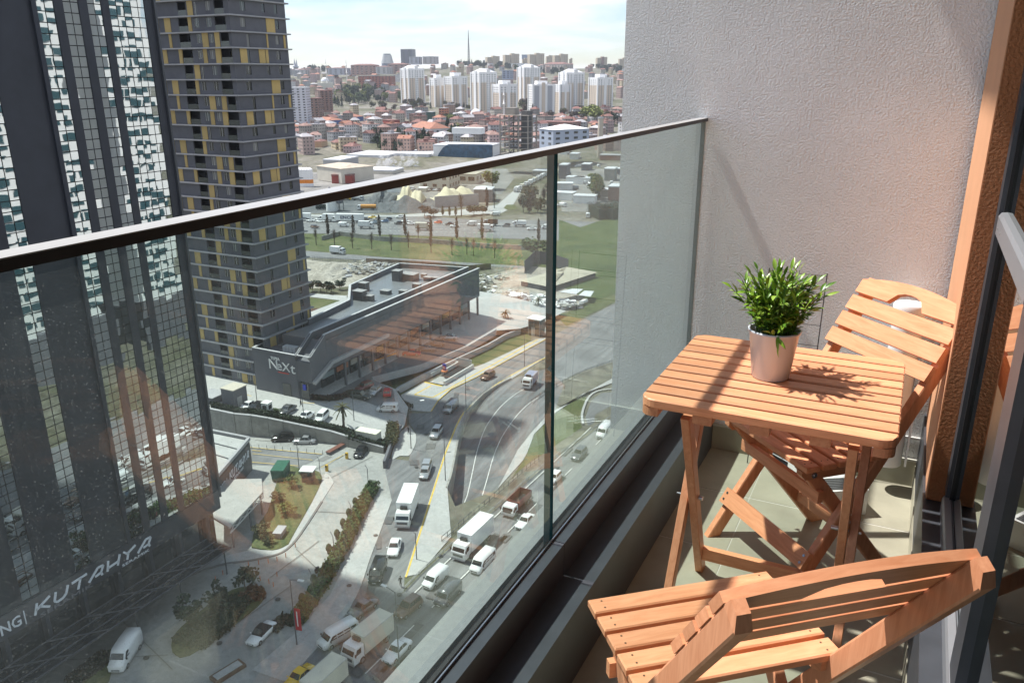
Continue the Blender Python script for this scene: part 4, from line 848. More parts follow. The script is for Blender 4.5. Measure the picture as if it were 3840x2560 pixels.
# lot walls
b=MB(); P=resamp([(-97.47,136.13,1.2),(-97.98,138.79,1.2),(-97.46,147.69,1.4),(-95.93,160.82,1.4),(-94.12,174.24,1.4),(-93.88,183.83,1.3),(-92.38,189.74,1.2)],6)
for p,q in zip(P,P[1:]): b.bar((*p[:2],.75),(*q[:2],.75),.5,1.5)
o=b.build('garden_wall',slabm); tag(o,'low pale garden wall between the lawns by the car park','wall')
b=MB(); P=resamp([(-103.57,136.47,2),(-99.04,149.34,1.8),(-96.32,167.36,1.6),(-96.36,182.9,1.5)],6)
for p,q in zip(P,P[1:]): b.bar((*p[:2],zn(p[0])-.4),(*q[:2],zn(q[0])-.4),.35,1.7)
o=b.build('lot_wall',slabm); tag(o,'pale kerb wall edging the car park of the shopping centre','wall')
ab=thing('advert_banner','long orange advertising banner fixed along the car park edge','banner',(0,0,0))
p,q=Vector((-110.2,139.4,3.2)),Vector((-107.6,152.5,3.2)); MB().bar(p,q,.12,1.7).build('panel',mat('banner_orange',(.75,.28,.03),.55,0,.5,.5,space='w'),ab)
for k,cc in ((.15,(.12,.4,.3)),(.38,(.6,.06,.03)),(.5,(.1,.35,.06)),(.62,(.8,.5,.03)),(.75,(.7,.65,.5))):
    c=p.lerp(q,k); d=(q-p).normalized(); MB().bar(c-d*.5+Vector((.09,-.02,-.2)),c+d*.5+Vector((.09,-.02,-.2)),.04,.8).build('print_patch',mat('print_%d'%int(k*100),cc,.6),ab)
# utility blocks
ub=thing('utility_block','small dark grey utility block with a flat beige roof','building',(-118.9,110.5,3.9))
MB().box(-1.7,1.7,-1.8,1.8,0,4.0).build('body',dkm2,ub); MB().box(-1.8,1.8,-1.9,1.9,4.004,4.18).build('roof',mat('beige_roof',(.5,.46,.38),.85),ub); MB().box(1.71,1.76,-1,.3,.1,2.4).build('door',mat('grey_door',(.4,.4,.38),.6),ub)
ub=thing('utility_block','low grey utility block with pale slab roof at the left of the beige roofed one','building',(-125.2,110.3,4))
MB().box(-1.8,2.2,-2,2,0,1.4).build('body',dkm2,ub); MB().box(-2,2.4,-2.1,2.1,1.404,1.55).build('roof',slabm,ub)
ks=thing('kiosk','small white guard cabin with dark windows beside the plaza hedge','kiosk',(-110.4,110.6,3.75),.1)
MB().box(-.75,.75,-.75,.75,0,2.3).build('body',whitew,ks); MB().box(-.85,.85,-.85,.85,2.304,2.42).build('roof',whitew,ks)
for x0,x1,y0,y1 in ((-.5,.5,-.78,-.755),(.755,.78,-.5,.5)): MB().box(x0,x1,y0,y1,1.0,1.9).build('window',winm,ks)
bx_=thing('switch_cabinet','cream metal cabinet with a white ribbed roof among the plaza planting','cabinet',(-87.6,113.2,1.1),.06)
MB().box(-2.3,2.3,-.9,.9,0,2.2).build('body',mat('cream_metal',(.5,.5,.44),.6),bx_); MB().box(-2.4,2.4,-1,1,2.204,2.34).build('roof',mat('cream_white',(.78,.76,.62),.6),bx_)
for i in range(6): MB().box(-2.3+i*.9,-2.2+i*.9,-1,1,2.341,2.39).build('roof_rib',MATS['cream_white'],bx_)
gc=thing('green_container','green metal waste container standing by the driveway','container',(-94.4,96.2,0),R(25))
b=MB(); b.hexa([(-1,-1.9,.15),(1,-1.9,.15),(1,1.9,.15),(-1,1.9,.15)],[(-1.15,-2.1,2.3),(1.15,-2.1,2.3),(1.15,2.1,2.3),(-1.15,2.1,2.3)]); b.build('bin',mat('green_paint',(.015,.10,.06),.5,0,.2,1),gc)
for i in range(5): MB().box(1.05,1.13,-1.8+i*.85,-1.7+i*.85,.3,2.2).build('rib',MATS['green_paint'],gc)
gb=thing('gate_booth','small brown gate booth with a white flat roof by the garden','booth',(-88.9,97.1,0),R(20))
MB().box(-.95,.95,-.85,.85,0,2.3).build('body',mat('brown_panel',(.09,.06,.045),.6),gb); MB().box(-1.25,1.25,-1.1,1.1,2.304,2.5).build('roof',whitew,gb); MB().box(-.6,.6,-.89,-.855,1,2).build('window',winm,gb)
# metro entrance
me_=thing('metro_entrance','open metro stair entrance with pale parapet walls and a totem','metro entrance',(-93.6,153.5,.17),R(-2))
pw=mat('pale_parapet',(.55,.55,.53),.7)
for x0,x1,y0,y1 in ((-3.2,-2.85,-3.5,6.5),(2.6,2.95,-6.5,6.5),(-2.84,2.59,6.15,6.5),(-1.6,-1.3,-1,6.1)): MB().box(x0,x1,y0,y1,0,1.0).build('parapet',pw,me_)
MB().box(-1.29,2.59,-2,6.14,.01,.03).build('stairwell_shade_sheet',mat('stair_shade',(.03,.03,.033),.9),me_)  # flat dark sheet painted in for the shade down the stair hole
for i in range(8): MB().box(-1.28,2.58,-6.4+i*.55,-6.4+i*.55+.5,.0,.035+.0*i).build('step',pave,me_)
MB().box(-1.28,2.58,6.05,6.14,.04,2.2).build('back_wall',pw,me_)
tt=thing('metro_totem','blue and red metro totem with a white letter M','totem',(-93.5,151.2,.17))
MB().cyl((0,0,0),(0,0,3.4),.12).build('post',slate,tt); MB().box(-.45,.45,-.15,.15,1.9,3.5).build('sign',mat('metro_blue',(.02,.05,.35),.5),tt); MB().box(-.4,.4,-.2,-.155,2.1,2.9).build('red_panel',mat('metro_red',(.6,.04,.04),.5),tt)
text('lettering','M',nx,tt,(-.36,-.21,2.2),.85,rot=(R(90),0,0),ext=.01); MB().lathe((0,0,1.45),[(.05,0),(.8,.1),(.8,.35),(.05,.45)],14).build('disc',mat('disc_orange',(.6,.2,.08),.6),tt)
lb=thing('lift_booth','teal glass lift booth with a flat white roof beside the metro path','booth',(-88,191.2,.1),R(-4))
MB().box(-1.7,1.7,-1.6,1.6,0,4.6).build('glass_walls',mat('booth_glass',(.03,.09,.10),.1,0,.4,1.5,spec=.8),lb); MB().box(-2.2,2.2,-2,2,4.604,4.85).build('roof',whitew,lb); MB().box(-.8,.3,-1.66,-1.605,0,2.4).build('door',frm,lb)
for x in (-1.7,0,1.7): MB().box(x-.06,x+.06,-1.68,-1.61,0,4.6).build('frame',slabm,lb)
# neighbours seen in the mirror glass, and the body of our own building
for nm,lab,x0,x1,y0,y1,h in (('apartment_block','white apartment tower with teal windows reflected in the dark tower, nearer one',4,24,96,127,118),('apartment_block','white apartment tower with teal windows reflected in the dark tower, farther one',4,24,137.5,149.5,112)):
    t=thing(nm,lab,'tower',(x0,y0,0)); MB().box(0,x1-x0,0,y1-y0,12,h).build('wall',whitew,t); MB().box(-1,x1-x0,-1,y1-y0+1,0,11.99).build('podium',dkm2,t)
    b=MB(); nz=int((h-14)/3.1)
    for i in range(nz):
        y=.8
        while y<y1-y0-2.4: 
            wdt=rs.choice((1.6,3.0,4.2)); b.box(-.12,-.02,y,y+wdt,14.2+i*3.1,15.8+i*3.1); y+=wdt+rs.choice((.5,1.1))
    b.build('window',teal,t,'stuff')
t=thing('apartment_block','our own pale apartment building that carries the balcony','building',(0,0,0))
MB().box(.75,24,-45,3.4,0,ZF-.25).build('lower_wall',whitew,t); MB().box(4.5,24,-45,3.4,ZF-.24,73.9).build('room_wall',mat('room_beige',(.35,.32,.28),.8),t)
MB().box(.63,4.49,-2.5,3.4,ZF-.24,ZF-.01).build('room_floor',mat('room_floor',(.25,.2,.15),.5),t)
MB().box(.63,4.49,3.2,3.4,ZF,71).build('room_side',mat('room_white',(.5,.49,.47),.8),t)
sl_=thing('upper_slab','slab of the balcony above casting shade on the stucco wall','slab',(0,0,0))
MB().box(-.86,24,-2.6,3.42,68.24,68.5).build('slab',mat('soffit_white',(.66,.65,.63),.8),sl_) if False else MB().box(-.86,4.6,-2.6,3.155,69.74,70.0).build('slab',mat('soffit_white',(.66,.65,.63),.8),sl_)

# ================= VEHICLES =================
paint={}
def car_paint(n,c,metal=.0): paint[n]=mat('paint_'+n,c,.28,metal,0,coat=.5,spec=.5); return paint[n]
for n,c,mt in (('white',(.78,.78,.77),0),('silver',(.42,.43,.44),.5),('grey',(.13,.135,.14),.4),('black',(.012,.012,.014),.1),('brown',(.16,.09,.06),.3),('red',(.50,.015,.02),0),('dark_red',(.17,.03,.03),.2),('yellow',(.75,.48,.02),0),('orange',(.75,.13,.03),0),('blue',(.05,.10,.2),.3),('beige',(.50,.46,.38),0),('dark_green',(.02,.03,.028),.2),('steel_blue',(.2,.25,.3),.3)): car_paint(n,c,mt)
tyre=mat('tyre_rubber',(.015,.015,.016),.8); rim=mat('alloy_rim',(.35,.35,.36),.4,.7); cgl=mat('car_glass',(.015,.02,.022),.05,0,spec=.9); lamp=mat('lamp_clear',(.75,.75,.72),.15,spec=.8); tail=mat('lamp_red',(.35,.01,.01),.3); blk=mat('black_trim',(.02,.02,.021),.6); plate=mat('number_plate',(.7,.7,.68),.5)
boxw=mat('box_white',(.80,.80,.79),.5,0,.04,.8,space='w'); boxb=mat('box_beige',(.60,.57,.48),.6,0,.08,.8,space='w')
def xsec(w,z0,z1,top=.9,r=.12):
    h=w/2; return [(-h*.94,z0),(h*.94,z0),(h,z0+(z1-z0)*.25),(h,z0+(z1-z0)*.7),(h*top,z1),(-h*top,z1),(-h,z0+(z1-z0)*.7),(-h,z0+(z1-z0)*.25)]
def loftbody(b,secs): # secs: (y,w,z0,z1,top)
    b.loft([[(x,y,z) for x,z in xsec(w,z0,z1,tp)] for y,w,z0,z1,tp in secs],True,True); return b
def wheels(t,w,ys,r,wd=.2):
    for y in ys:
        for sx in (-1,1):
            b=MB(); b.cyl((sx*(w/2-wd),y,r),(sx*(w/2+.005),y,r),r,n=14,sm=False); o=b.build('wheel',tyre,t)
            MB().cyl((sx*(w/2+.006),y,r),(sx*(w/2+.014),y,r),r*.62,n=10,sm=False).build('rim',rim,o)
def quadp(name,pts,m,t,th=.012):
    P=[Vector(p) for p in pts]; n=(P[1]-P[0]).cross(P[-1]-P[0]).normalized()*th; k=len(P)
    b=MB(); b.add([p-n for p in P]+[p+n for p in P],[tuple(range(k-1,-1,-1)),tuple(range(k,2*k))]+[(i,(i+1)%k,(i+1)%k+k,i+k) for i in range(k)]); return b.build(name,m,t)
def lights(t,w,yf,yr,zf,zr,lw=.32):
    for sx in (-1,1):
        MB().box(sx*(w/2-.12)-lw/2,sx*(w/2-.12)+lw/2 if sx<0 else sx*(w/2-.12)+lw/2,yf-.05,yf+.02,zf-.07,zf+.07).build('headlight',lamp,t)
        MB().box(sx*(w/2-.14)-.12,sx*(w/2-.14)+.12,yr-.02,yr+.05,zr-.1,zr+.1).build('taillight',tail,t)
def passenger(kind,col,label,loc,rz,glasstop=False):
    P=dict(sedan=(4.55,1.80,1.45),hatch=(4.1,1.76,1.48),suv=(4.5,1.86,1.68),mpv=(4.4,1.80,1.78))[kind]
    Ln,W,H=P; h=Ln/2; t=thing('parked_car' if 'parked' in label else 'car',label,'car',loc,rz)
    pm=paint[col]; belt=H*.60; hood=belt*.95
    rear=hood if kind=='sedan' else belt
    b=loftbody(MB(),[(-h,W*.80,.42,rear*.88,.86),(-h+.12,W*.92,.28,rear*.97,.88),(-h*.62,W,.2,rear*1.0,.9),(-h*.1,W,.19,belt,.93),(h*.35,W,.2,hood*1.0,.9),(h*.78,W*.97,.24,hood*.92,.86),(h-.1,W*.86,.28,hood*.80,.84),(h,W*.74,.36,hood*.66,.84)]); b.build('body',pm,t)
    # greenhouse
    yA,yB,yC,yD={'sedan':(-h*.62,-h*.34,h*.10,h*.42),'hatch':(-h*.93,-h*.74,h*.12,h*.45),'suv':(-h*.95,-h*.80,h*.10,h*.44),'mpv':(-h*.97,-h*.88,h*.22,h*.60)}[kind]
    wb,wt=W*.90,W*.70
    rb=[(-wb/2,yA,belt-.04),(wb/2,yA,belt-.04),(wb/2,yD,belt-.05),(-wb/2,yD,belt-.05)]; rt=[(-wt/2,yB,H-.02),(wt/2,yB,H-.02),(wt/2,yC,H),(-wt/2,yC,H)]
    MB().hexa(rb,rt).build('roof',paint['black'] if glasstop else pm,t)
    def mix(a,c,u): return Vector(a).lerp(Vector(c),u)
    lo,hi=.22,.88
    def pane(a0,a1,t0,t1,i0,i1,off):
        A,B_=mix(a0,t0,lo),mix(a1,t1,lo); D,Cc=mix(a0,t0,hi),mix(a1,t1,hi); o=Vector(off)
        return [mix(A,B_,i0)+o,mix(A,B_,i1)+o,mix(D,Cc,i1)+o,mix(D,Cc,i0)+o]
    quadp('windscreen',pane(rb[2],rb[3],rt[2],rt[3],.05,.95,(0,.012,.008)),cgl,t); quadp('rear_window',pane(rb[0],rb[1],rt[0],rt[1],.07,.93,(0,-.012,.006)),cgl,t)
    for (i0,i1) in ((.05,.47),(.51,.95)):
        quadp('side_window',pane(rb[1],rb[2],rt[1],rt[2],i0,i1,(.012,0,.003)),cgl,t); quadp('side_window',pane(rb[3],rb[0],rt[3],rt[0],i0,i1,(-.012,0,.003)),cgl,t)
    wheels(t,W,(-h*.60,h*.63),.33); lights(t,W*.86,h-.08,-h+.06,hood*.70,rear*.80)
    MB().box(-.45,.45,h-.06,h+.012,.42,.56).build('grille',blk,t); MB().box(-.26,.26,h+.013,h+.03,.42,.53).build('number_plate',plate,t)
    for sx in (-1,1): MB().obox((sx*(W/2+.08),yD-.12,belt+.06),(.18,.1,.12)).build('mirror',pm,t)
    return t
def van(col,label,loc,rz,Ln=5.0,W=1.92,H=1.98,windows=False,cat='van'):
    t=thing('van',label,cat,loc,rz); h=Ln/2; pm=paint[col]; bl=H*.52
    nose=h-.75
    b=loftbody(MB(),[(-h,W*.94,.35,H*.93,.86),(-h+.08,W*.98,.25,H*.985,.88),(-h*.3,W,.22,H,.88),(nose-.95,W,.22,H*.985,.87),(nose-.55,W,.22,H*.93,.84),(nose,W*.99,.22,bl*1.14,.86),(h-.25,W*.95,.24,bl*.98,.84),(h-.04,W*.86,.3,bl*.82,.84),(h,W*.78,.36,bl*.66,.84)]); b.build('body',pm,t)
    quadp('windscreen',[(W*.40,nose+.03,bl*1.18),(-W*.40,nose+.03,bl*1.18),(-W*.36,nose-.60,H*.925),(W*.36,nose-.60,H*.925)],cgl,t,.02)
    for sx in (-1,1):
        q=[(sx*(W/2-.006),nose-.15,bl*1.17),(sx*(W/2-.006),nose-1.15,bl*1.17),(sx*(W/2-.06),nose-1.15,H*.87),(sx*(W/2-.06),nose-.62,H*.87)]
        quadp('side_window',q if sx>0 else q[::-1],cgl,t,.02)
        if windows:
            n=3
            for i in range(n):
                y0=nose-1.3-i*(Ln-2.3)/n; y1=y0-(Ln-2.3)/n+.12; q=[(sx*(W/2-.006),y0,bl*1.15),(sx*(W/2-.006),y1,bl*1.15),(sx*(W/2-.06),y1,H*.87),(sx*(W/2-.06),y0,H*.87)]; quadp('side_window',q if sx>0 else q[::-1],cgl,t,.02)
        MB().obox((sx*(W/2+.12),nose-.2,bl*1.2),(.16,.1,.26)).build('mirror',blk,t)
    quadp('rear_window',[(-W*.36,-h-.003,bl*1.2),(W*.36,-h-.003,bl*1.2),(W*.34,-h+.04,H*.86),(-W*.34,-h+.04,H*.86)],cgl,t,.02)
    wheels(t,W,(-h*.58,h*.60),.34,.22); lights(t,W*.88,h-.1,-h+.02,bl*.78,H*.6); MB().box(-.5,.5,h-.05,h+.015,.45,.62).build('grille',blk,t); MB().box(-.26,.26,h+.016,h+.03,.36,.47).build('number_plate',plate,t)
    return t
def truck(label,loc,rz,cab='white',box=None,Lb=6.2,Hb=3.5,W=2.4,open_bed=None,tank=None,cat='truck',name='truck',sides=None):
    t=thing(name,label,cat,loc,rz); box=box or boxw; L_=Lb+2.1; h=L_/2; pm=paint[cab]; cw=W*.94
    MB().box(-.5,.5,-h,h-.4,.55,.85).build('chassis',blk,t)
    y0=h-1.85; Hc=min(2.65,Hb-.2)
    b=MB(); b.loft([[(-cw/2,y,.5),(cw/2,y,.5),(cw/2,y,Hc*m),(cw/2*.93,y,Hc*m2),(-cw/2*.93,y,Hc*m2),(-cw/2,y,Hc*m)] for y,m,m2 in ((y0,.93,1.0),(h-.55,.93,1.0),(h-.12,.62,.66),(h,.55,.58))],True,False); b.build('cab',pm,t)
    quadp('windscreen',[(cw*.43,h-.10,Hc*.645),(-cw*.43,h-.10,Hc*.645),(-cw*.41,h-.50,Hc*.935),(cw*.41,h-.50,Hc*.935)],cgl,t,.02)
    for sx in (-1,1):
        q=[(sx*cw/2,h-.4,Hc*.62),(sx*cw/2,h-1.35,Hc*.62),(sx*cw/2,h-1.35,Hc*.9),(sx*cw/2,h-.62,Hc*.9)]; quadp('side_window',q if sx>0 else q[::-1],cgl,t,.015)
        MB().obox((sx*(cw/2+.16),h-.2,Hc*.72),(.18,.1,.42)).build('mirror',blk,t); MB().box(sx*(cw/2-.3)-.18,sx*(cw/2-.3)+.18,h-.02,h+.03,.72,.92).build('headlight',lamp,t)
    MB().box(-cw*.36,cw*.36,h+.001,h+.03,.95,1.35).build('grille',mat('grille_grey',(.12,.12,.12),.5),t); MB().box(-cw/2,cw/2,h-.2,h+.05,.40,.66).build('bumper',pm if cab!='white' else mat('bumper_grey',(.4,.4,.4),.6),t)
    if open_bed:
        m=open_bed; MB().box(-W/2,W/2,-h,y0-.15,.9,1.05).build('bed_floor',blk,t)
        for q in ((-W/2,-W/2+.08,-h,y0-.15),(W/2-.08,W/2,-h,y0-.15),(-W/2+.081,W/2-.081,-h,-h+.08),(-W/2+.081,W/2-.081,y0-.23,y0-.15)): MB().box(*q,1.051,Hb).build('bed_side',m,t)
    elif tank:
        MB().cyl((0,-h,1.9),(0,y0-.2,1.9),1.05,n=14).build('tank',tank,t)
    else:
        b=MB(); b.box(-W/2,W/2,-h,y0-.12,.95,Hb); o=b.build('cargo_box',box,t); 
        fr=mat('box_edge',(.42,.42,.42),.5); 
        for sx in (-1,1): MB().box(sx*W/2-.03,sx*W/2+.03,-h-.01,y0-.11,Hb-.02,Hb+.04).build('edge_rail',fr,o)
        MB().box(-.55,.55,y0-.118,y0+.25,Hc+.02,Hc+.5).build('cooler',blk,t)
    wheels(t,W,(-h*.62,h*.60),.46,.28); return t
def hd(a,b): return math.atan2(-(b[0]-a[0]),b[1]-a[1])
SR=hd((-71.7,97.9),(-60,70)); HW=hd((0,140),(-2.4,50))
def at(p,z=.06): return (p[0],p[1],z)
# service road and highway, coming towards the balcony
truck('large white box lorry with sleeper cab coming down the service road',at((-66.61,94.84)),SR,'white',boxw,6.4,3.7,2.5)
passenger('hatch','silver','silver grey hatchback just behind the large white lorry on the service road',at((-71.52,107.91)),SR)
passenger('sedan','white','white saloon ahead of the large lorry on the service road',at((-62.89,85.74)),SR+.05)
van('black','black people carrier van on the service road in the tower shade',at((-61.28,79.22)),SR,4.9,1.9,1.9,True)
passenger('sedan','grey','dark grey saloon driving behind the white panel van in the shade',at((-58.36,71.76)),HW-.12)
van('white','white crew van beside the beige box truck at the lower edge',at((-57.74,65.66)),HW-.28,5.3,1.95,2.0,True)
bt=truck('beige box truck with a red crown emblem on its side',at((-53.22,65.89)),HW-.08,'white',boxb,5.2,3.4,2.3)
passenger('sedan','white','white saloon to the right of the beige box truck',at((-49.54,66.81)),HW)
rm_=Vector((-53.06,60.37,3.4)[:2]); dv_=(Vector((-54.6,55.94,3.4)[:2])-Vector((-54.4,60.28,3.4)[:2])).normalized(); tc_=rm_+dv_*3.75
truck('beige roofed box truck at the very bottom edge beside the yellow taxi',at(tc_),math.atan2(-dv_.x,dv_.y),'white',boxb,5.4,3.4,2.3)
passenger('sedan','yellow','yellow taxi at the bottom edge beside a beige truck',at((-57.26,57.76)),math.atan2(-dv_.x,dv_.y))
passenger('suv','brown','reddish brown estate car with a pale bonnet on the highway',at((-52.95,74.42)),HW-.1)
van('white','small white delivery van in front of the dark van on the highway',at((-53.05,81.5)),HW-.05,4.4,1.85,1.85)
van('grey','dark grey panel van on the highway next to the ledge',at((-49.56,79.1)),HW,4.8,1.9,1.95)
btm=truck('white refrigerated box truck with a red framed BTM sign on its side',at((-52.54,91.49)),HW,'white',boxw,6.6,3.7,2.5)
van('white','white minibus with dark side windows beside the red lettered truck',at((-48.94,87.9)),HW,5.0,1.92,1.98,True)
passenger('sedan','white','white saloon ahead of the red tipper lorry near the glass joint',at((-48.31,101.04)),HW)
truck('lorry with a white cab and an open dark red tipper bed',at((-51.7,104.74)),HW,'white',None,4.6,2.1,2.3,open_bed=paint['dark_red'])
passenger('hatch','white','white hatchback seen right beside the glass joint',at((-49.98,116.3)),HW)
passenger('suv','grey','dark blurred car behind the far glass panel on the highway',at((-49.45,126.79)),HW)
van('white','white panel van half hidden by the stucco wall edge',at((-48.52,137.95)),HW,5.2,1.98,2.3)
MB().box(1.201,1.215,-3.6,-.2,1.65,3.1).build('sign_frame',mat('sign_red_frame',(.55,.04,.03),.5),btm); 
MB().box(1.216,1.222,-3.45,-.35,1.8,2.95).build('sign_panel',boxw,btm)
red=mat('logo_red',(.55,.03,.03),.5)
MB().box(1.2225,1.226,-3.3,-.5,1.95,2.8).build('sign_field',red,btm); text('lettering','BTM',boxw,btm,(1.227,-3.25,2.08),.98,rot=(R(90),0,R(90)),ext=.005,bold=.05,sx=1.25)
for i,(y,hh) in enumerate(((-1.9,.5),(-1.5,.75),(-1.1,.5))): MB().box(1.151,1.16,y,y+.2,2.35,2.35+hh).build('crown_mark',red,bt)
MB().box(1.151,1.16,-2.1,-.7,2.2,2.33).build('crown_mark',red,bt)
# front plaza
van('white','white high roof van parked on the shaded plaza by the dark tower','x' and at((-79.07,51.41),.03),hd((-81.36,55.13),(-78.84,50.08)),5.6,2.0,2.5)
passenger('sedan','white','white car with a black glass roof parked on the plaza lane',at((-66.96,61.9),.03),hd((-67.57,64.16),(-67.17,60.55)),True)
# driveway and raised plaza
def zp(p,z=.03): return (p[0],p[1],zn(p[0])+z)
passenger('suv','black','black car parked below the concrete wall on the driveway apron',at((-104.52,108.05),.03),hd((-103.2,109.12),(-106.26,107.2)))
passenger('sedan','silver','silver saloon parked below the concrete wall behind the black one',at((-99.91,109.02),.03),hd((-98.41,109.75),(-101.48,108.25)))
passenger('sedan','black','black saloon turning in the sunny forecourt by the low dark wall',at((-87.1,109.91),.03),hd((-88.22,113.04),(-86.74,108.11)))
passenger('sedan','white','white saloon parked left of the white guard cabin','p' and zp((-115.11,110.19,4)),hd((-122.75,119.21),(-122.53,115.68)))
passenger('hatch','black','black hatchback parked right against the white guard cabin',zp((-113.15,110.17,4)),hd((-120.9,119.06),(-120.55,116.14)))
passenger('sedan','grey','dark silver saloon parked by the round shrub on the raised plaza',zp((-107.3,112.88,3.4)),hd((-113.28,121.21),(-112.93,116.84)))
passenger('sedan','white','white saloon parked in the middle bay above the concrete wall',zp((-102.63,112.87,3)),hd((-107.54,120.45),(-107.33,116.18)))
passenger('mpv','white','white people carrier parked in the last bay before the palm tree',zp((-99.76,114.31,2.8)),hd((-104.95,121.72),(-103.48,116.64)))
passenger('suv','dark_green','dark green black four wheel drive car crossing the raised plaza',zp((-99.67,126.98,1.8)),hd((-104.4,130.06),(-100.29,130.84)))
passenger('suv','dark_red','dark red car stopped behind the dark four wheel drive',zp((-101.68,131.02,2.2)),hd((-104.85,137.48),(-105.66,133.84)))
passenger('sedan','silver','pale silver saloon between the dark red car and the red hatchback',zp((-98.84,130.97,1.7)),hd((-102.11,136.84),(-101.22,132.84)))
passenger('hatch','red','bright red hatchback seen from behind on the plaza lane',zp((-96.35,132,1.2)),hd((-97.16,132.97),(-99.67,136.75)))
van('white','white small van with side windows leaving the plaza',zp((-91.85,125.59,0.7)),hd((-91.57,127.78),(-94.51,126.35)),4.4,1.8,1.8,True)
van('silver','grey beige minivan coming past the metro forecourt',at((-82.43,135.37)),hd((-83.21,138.54),(-82.39,133.09)),4.9,1.9,1.95)
passenger('suv','silver','silver car with a red blurred tail coming round the bend',at((-78.58,123.19)),hd((-79.66,126.25),(-78.47,121.75)))
passenger('suv','silver','silver estate car below the pedestrian island on the service road',at((-72.22,109.37)),SR)
passenger('suv','brown','brown grey car on the curve beside the yellow kerb line',at((-84.33,155.64)),hd((-84.4,158.48),(-84.86,153.97)))
truck('small delivery truck with a blue grey box on the sunken road',at((-73.23,155.49),-.03),hd((-74.39,161.17),(-73.4,152.74)),'white',mat('box_blue_grey',(.26,.28,.38),.6),3.4,2.9,2.1)
for pt_,col,lab in (((-104.36,153.77,1.6),'red','red sports saloon parked at the near end of the car park'),((-103.09,158.74,1.6),'grey','dark grey car parked next to the red one in the car park'),((-102.85,162.95,1.6),'brown','brown hatchback parked third from the red car'),((-102.73,168.98,1.6),'silver','silver saloon parked far along the shopping car park')):
    passenger('hatch' if 'hatch' in lab else 'sedan',col,lab,zp(pt_),hd((0,0),(-.9,-.45)))
# far highway traffic
FHd=hd((-265.4,292.03),(-162.22,327.62)); FB=FHd+math.pi
tr=truck('long white articulated lorry lettered ENCO on the far highway',at((-245.45,312.32),.4),FB,'white',boxw,13.5,4.0,2.6)
text('lettering','ENCO',mat('logo_navy',(.02,.03,.09),.5),tr,(-1.32,3.4,1.7),2.0,rot=(R(90),0,R(-90)),ext=.01,bold=.06,sx=1.25)
truck('white box truck directly behind the articulated lorry',at((-256.43,309.98),.4),FB,'white',boxw,5.5,3.6,2.4)
truck('white truck half hidden by the mustard tower on the far highway',at((-269.27,307.54),.4),FB,'white',boxw,5.5,3.4,2.4)
truck('small white box truck in the near lane of the far highway',at((-227.85,303.11),.4),FHd,'white',boxw,5.0,3.2,2.3)
truck('cream box truck behind bare trees in the near lane',at((-201.12,310.89),.4),FHd,'beige',boxb,5.4,3.2,2.3)
truck('white truck with rounded cab far right in the near lane',at((-173.61,320.7),.4),FHd,'white',boxw,5.4,3.0,2.3)
truck('dark open lorry on the middle lanes at the right',at((-178.32,334.59),.4),FB,'grey',None,4.6,2.6,2.3,open_bed=paint['brown'])
truck('pale small box truck beside the glass reflection strip',at((-164.54,337.75),.4),FB,'white',boxw,3.8,2.7,2.1)
for x,y,c,lab in ((1620,345,'white','white minibus with a blue band on the far highway'),(2280,375,'white','white van by the glass joint on the far highway'),(1830,258,'white','white delivery van on the frontage road'),(495,355,'white','small white van in the near lane left of the box truck')):
    van(c,lab,at((-363.86,403.9),.4),FB,4.8,1.9,2.0,True) if False else van(c,lab,at([(-186.64,330.68),(-150.76,337.75),(-189.43,360.48),(-240.07,302.26)][[1620,2280,1830,495].index(x)],.4),FHd if x==495 else FB,4.9,1.9,2.0,'minibus' in lab)
far_cars=list(zip([(-263.37,306.02),(-257.81,306.52),(-262.1,310.9),(-249.65,292.86),(-241,320.07),(-240.86,326.3),(-236.42,323.65),(-231.39,314.76),(-228.72,319.46),(-230.93,325.5),(-220.05,318.37),(-219.69,323.7),(-213.74,319.64),(-229.32,333.55),(-207.08,322.77),(-203.52,327.83),(-196.67,326.98),(-191.71,323.34),(-184.13,339.69),(-170.36,335.02),(-155.74,332.24),(-215.49,338.18),(-169.34,343.87)],
 ('white','white','white','brown','black','yellow','beige','steel_blue','blue','black','black','white','white','white','dark_red','orange','black','white','white','grey','white','brown','white'),
 ('white car in the outer lane beside the mustard tower','white car close ahead of the white box truck','white car on the far side of the box truck','dark brown car alone in the near lane','black car just behind the lettered lorry','yellow taxi on the far highway','cream van like car near the yellow taxi','steel blue car in front of the dark blue one','dark blue car in the queue after the taxi','dark car behind the dark blue one','black saloon left of two white cars','white saloon beside the black saloon','white hatchback following the black saloon','white car alone on the far frontage lane','dark red saloon next to the orange one','bright orange saloon on the far highway','black saloon right of the orange car','white car tucked behind the black saloon','white car in front of the dark open lorry','grey car near the pale reflection strip','low white car left of the white van by the joint','brown car on the frontage road by the bushes','white car beside the pale small truck')))
for (p,c,lab) in far_cars: passenger('sedan' if len(lab)%2==0 else 'hatch',c,lab,at(p,.36),FB if 'near lane' not in lab else FHd)
truck('white box van driving along the lower road by the hoarding',at((-204.17,251.9),.05),hd((-207.76,251.39),(-200.34,252.06)),'white',boxw,4.2,3.1,2.2)
truck('orange tanker lorry parked on the dark gravel yard',at((-260.76,348.39),.1),hd((-255.51,350.84),(-265.45,346.2)),'white',None,8,2.8,2.4,tank=mat('tank_orange',(.62,.28,.05),.5))
truck('white concrete mixer lorry on the gravel yard',at((-285.95,374.04),.1),hd((-289.77,373.24),(-282.15,374.84)),'white',None,5,2.8,2.4,tank=boxw)
truck('dark green lorry parked at the left of the gravel yard',at((-283.85,339.74),.1),hd((-281.63,340.77),(-286.08,338.7)),'dark_green',None,4,2.4,2.3,open_bed=paint['dark_green'])
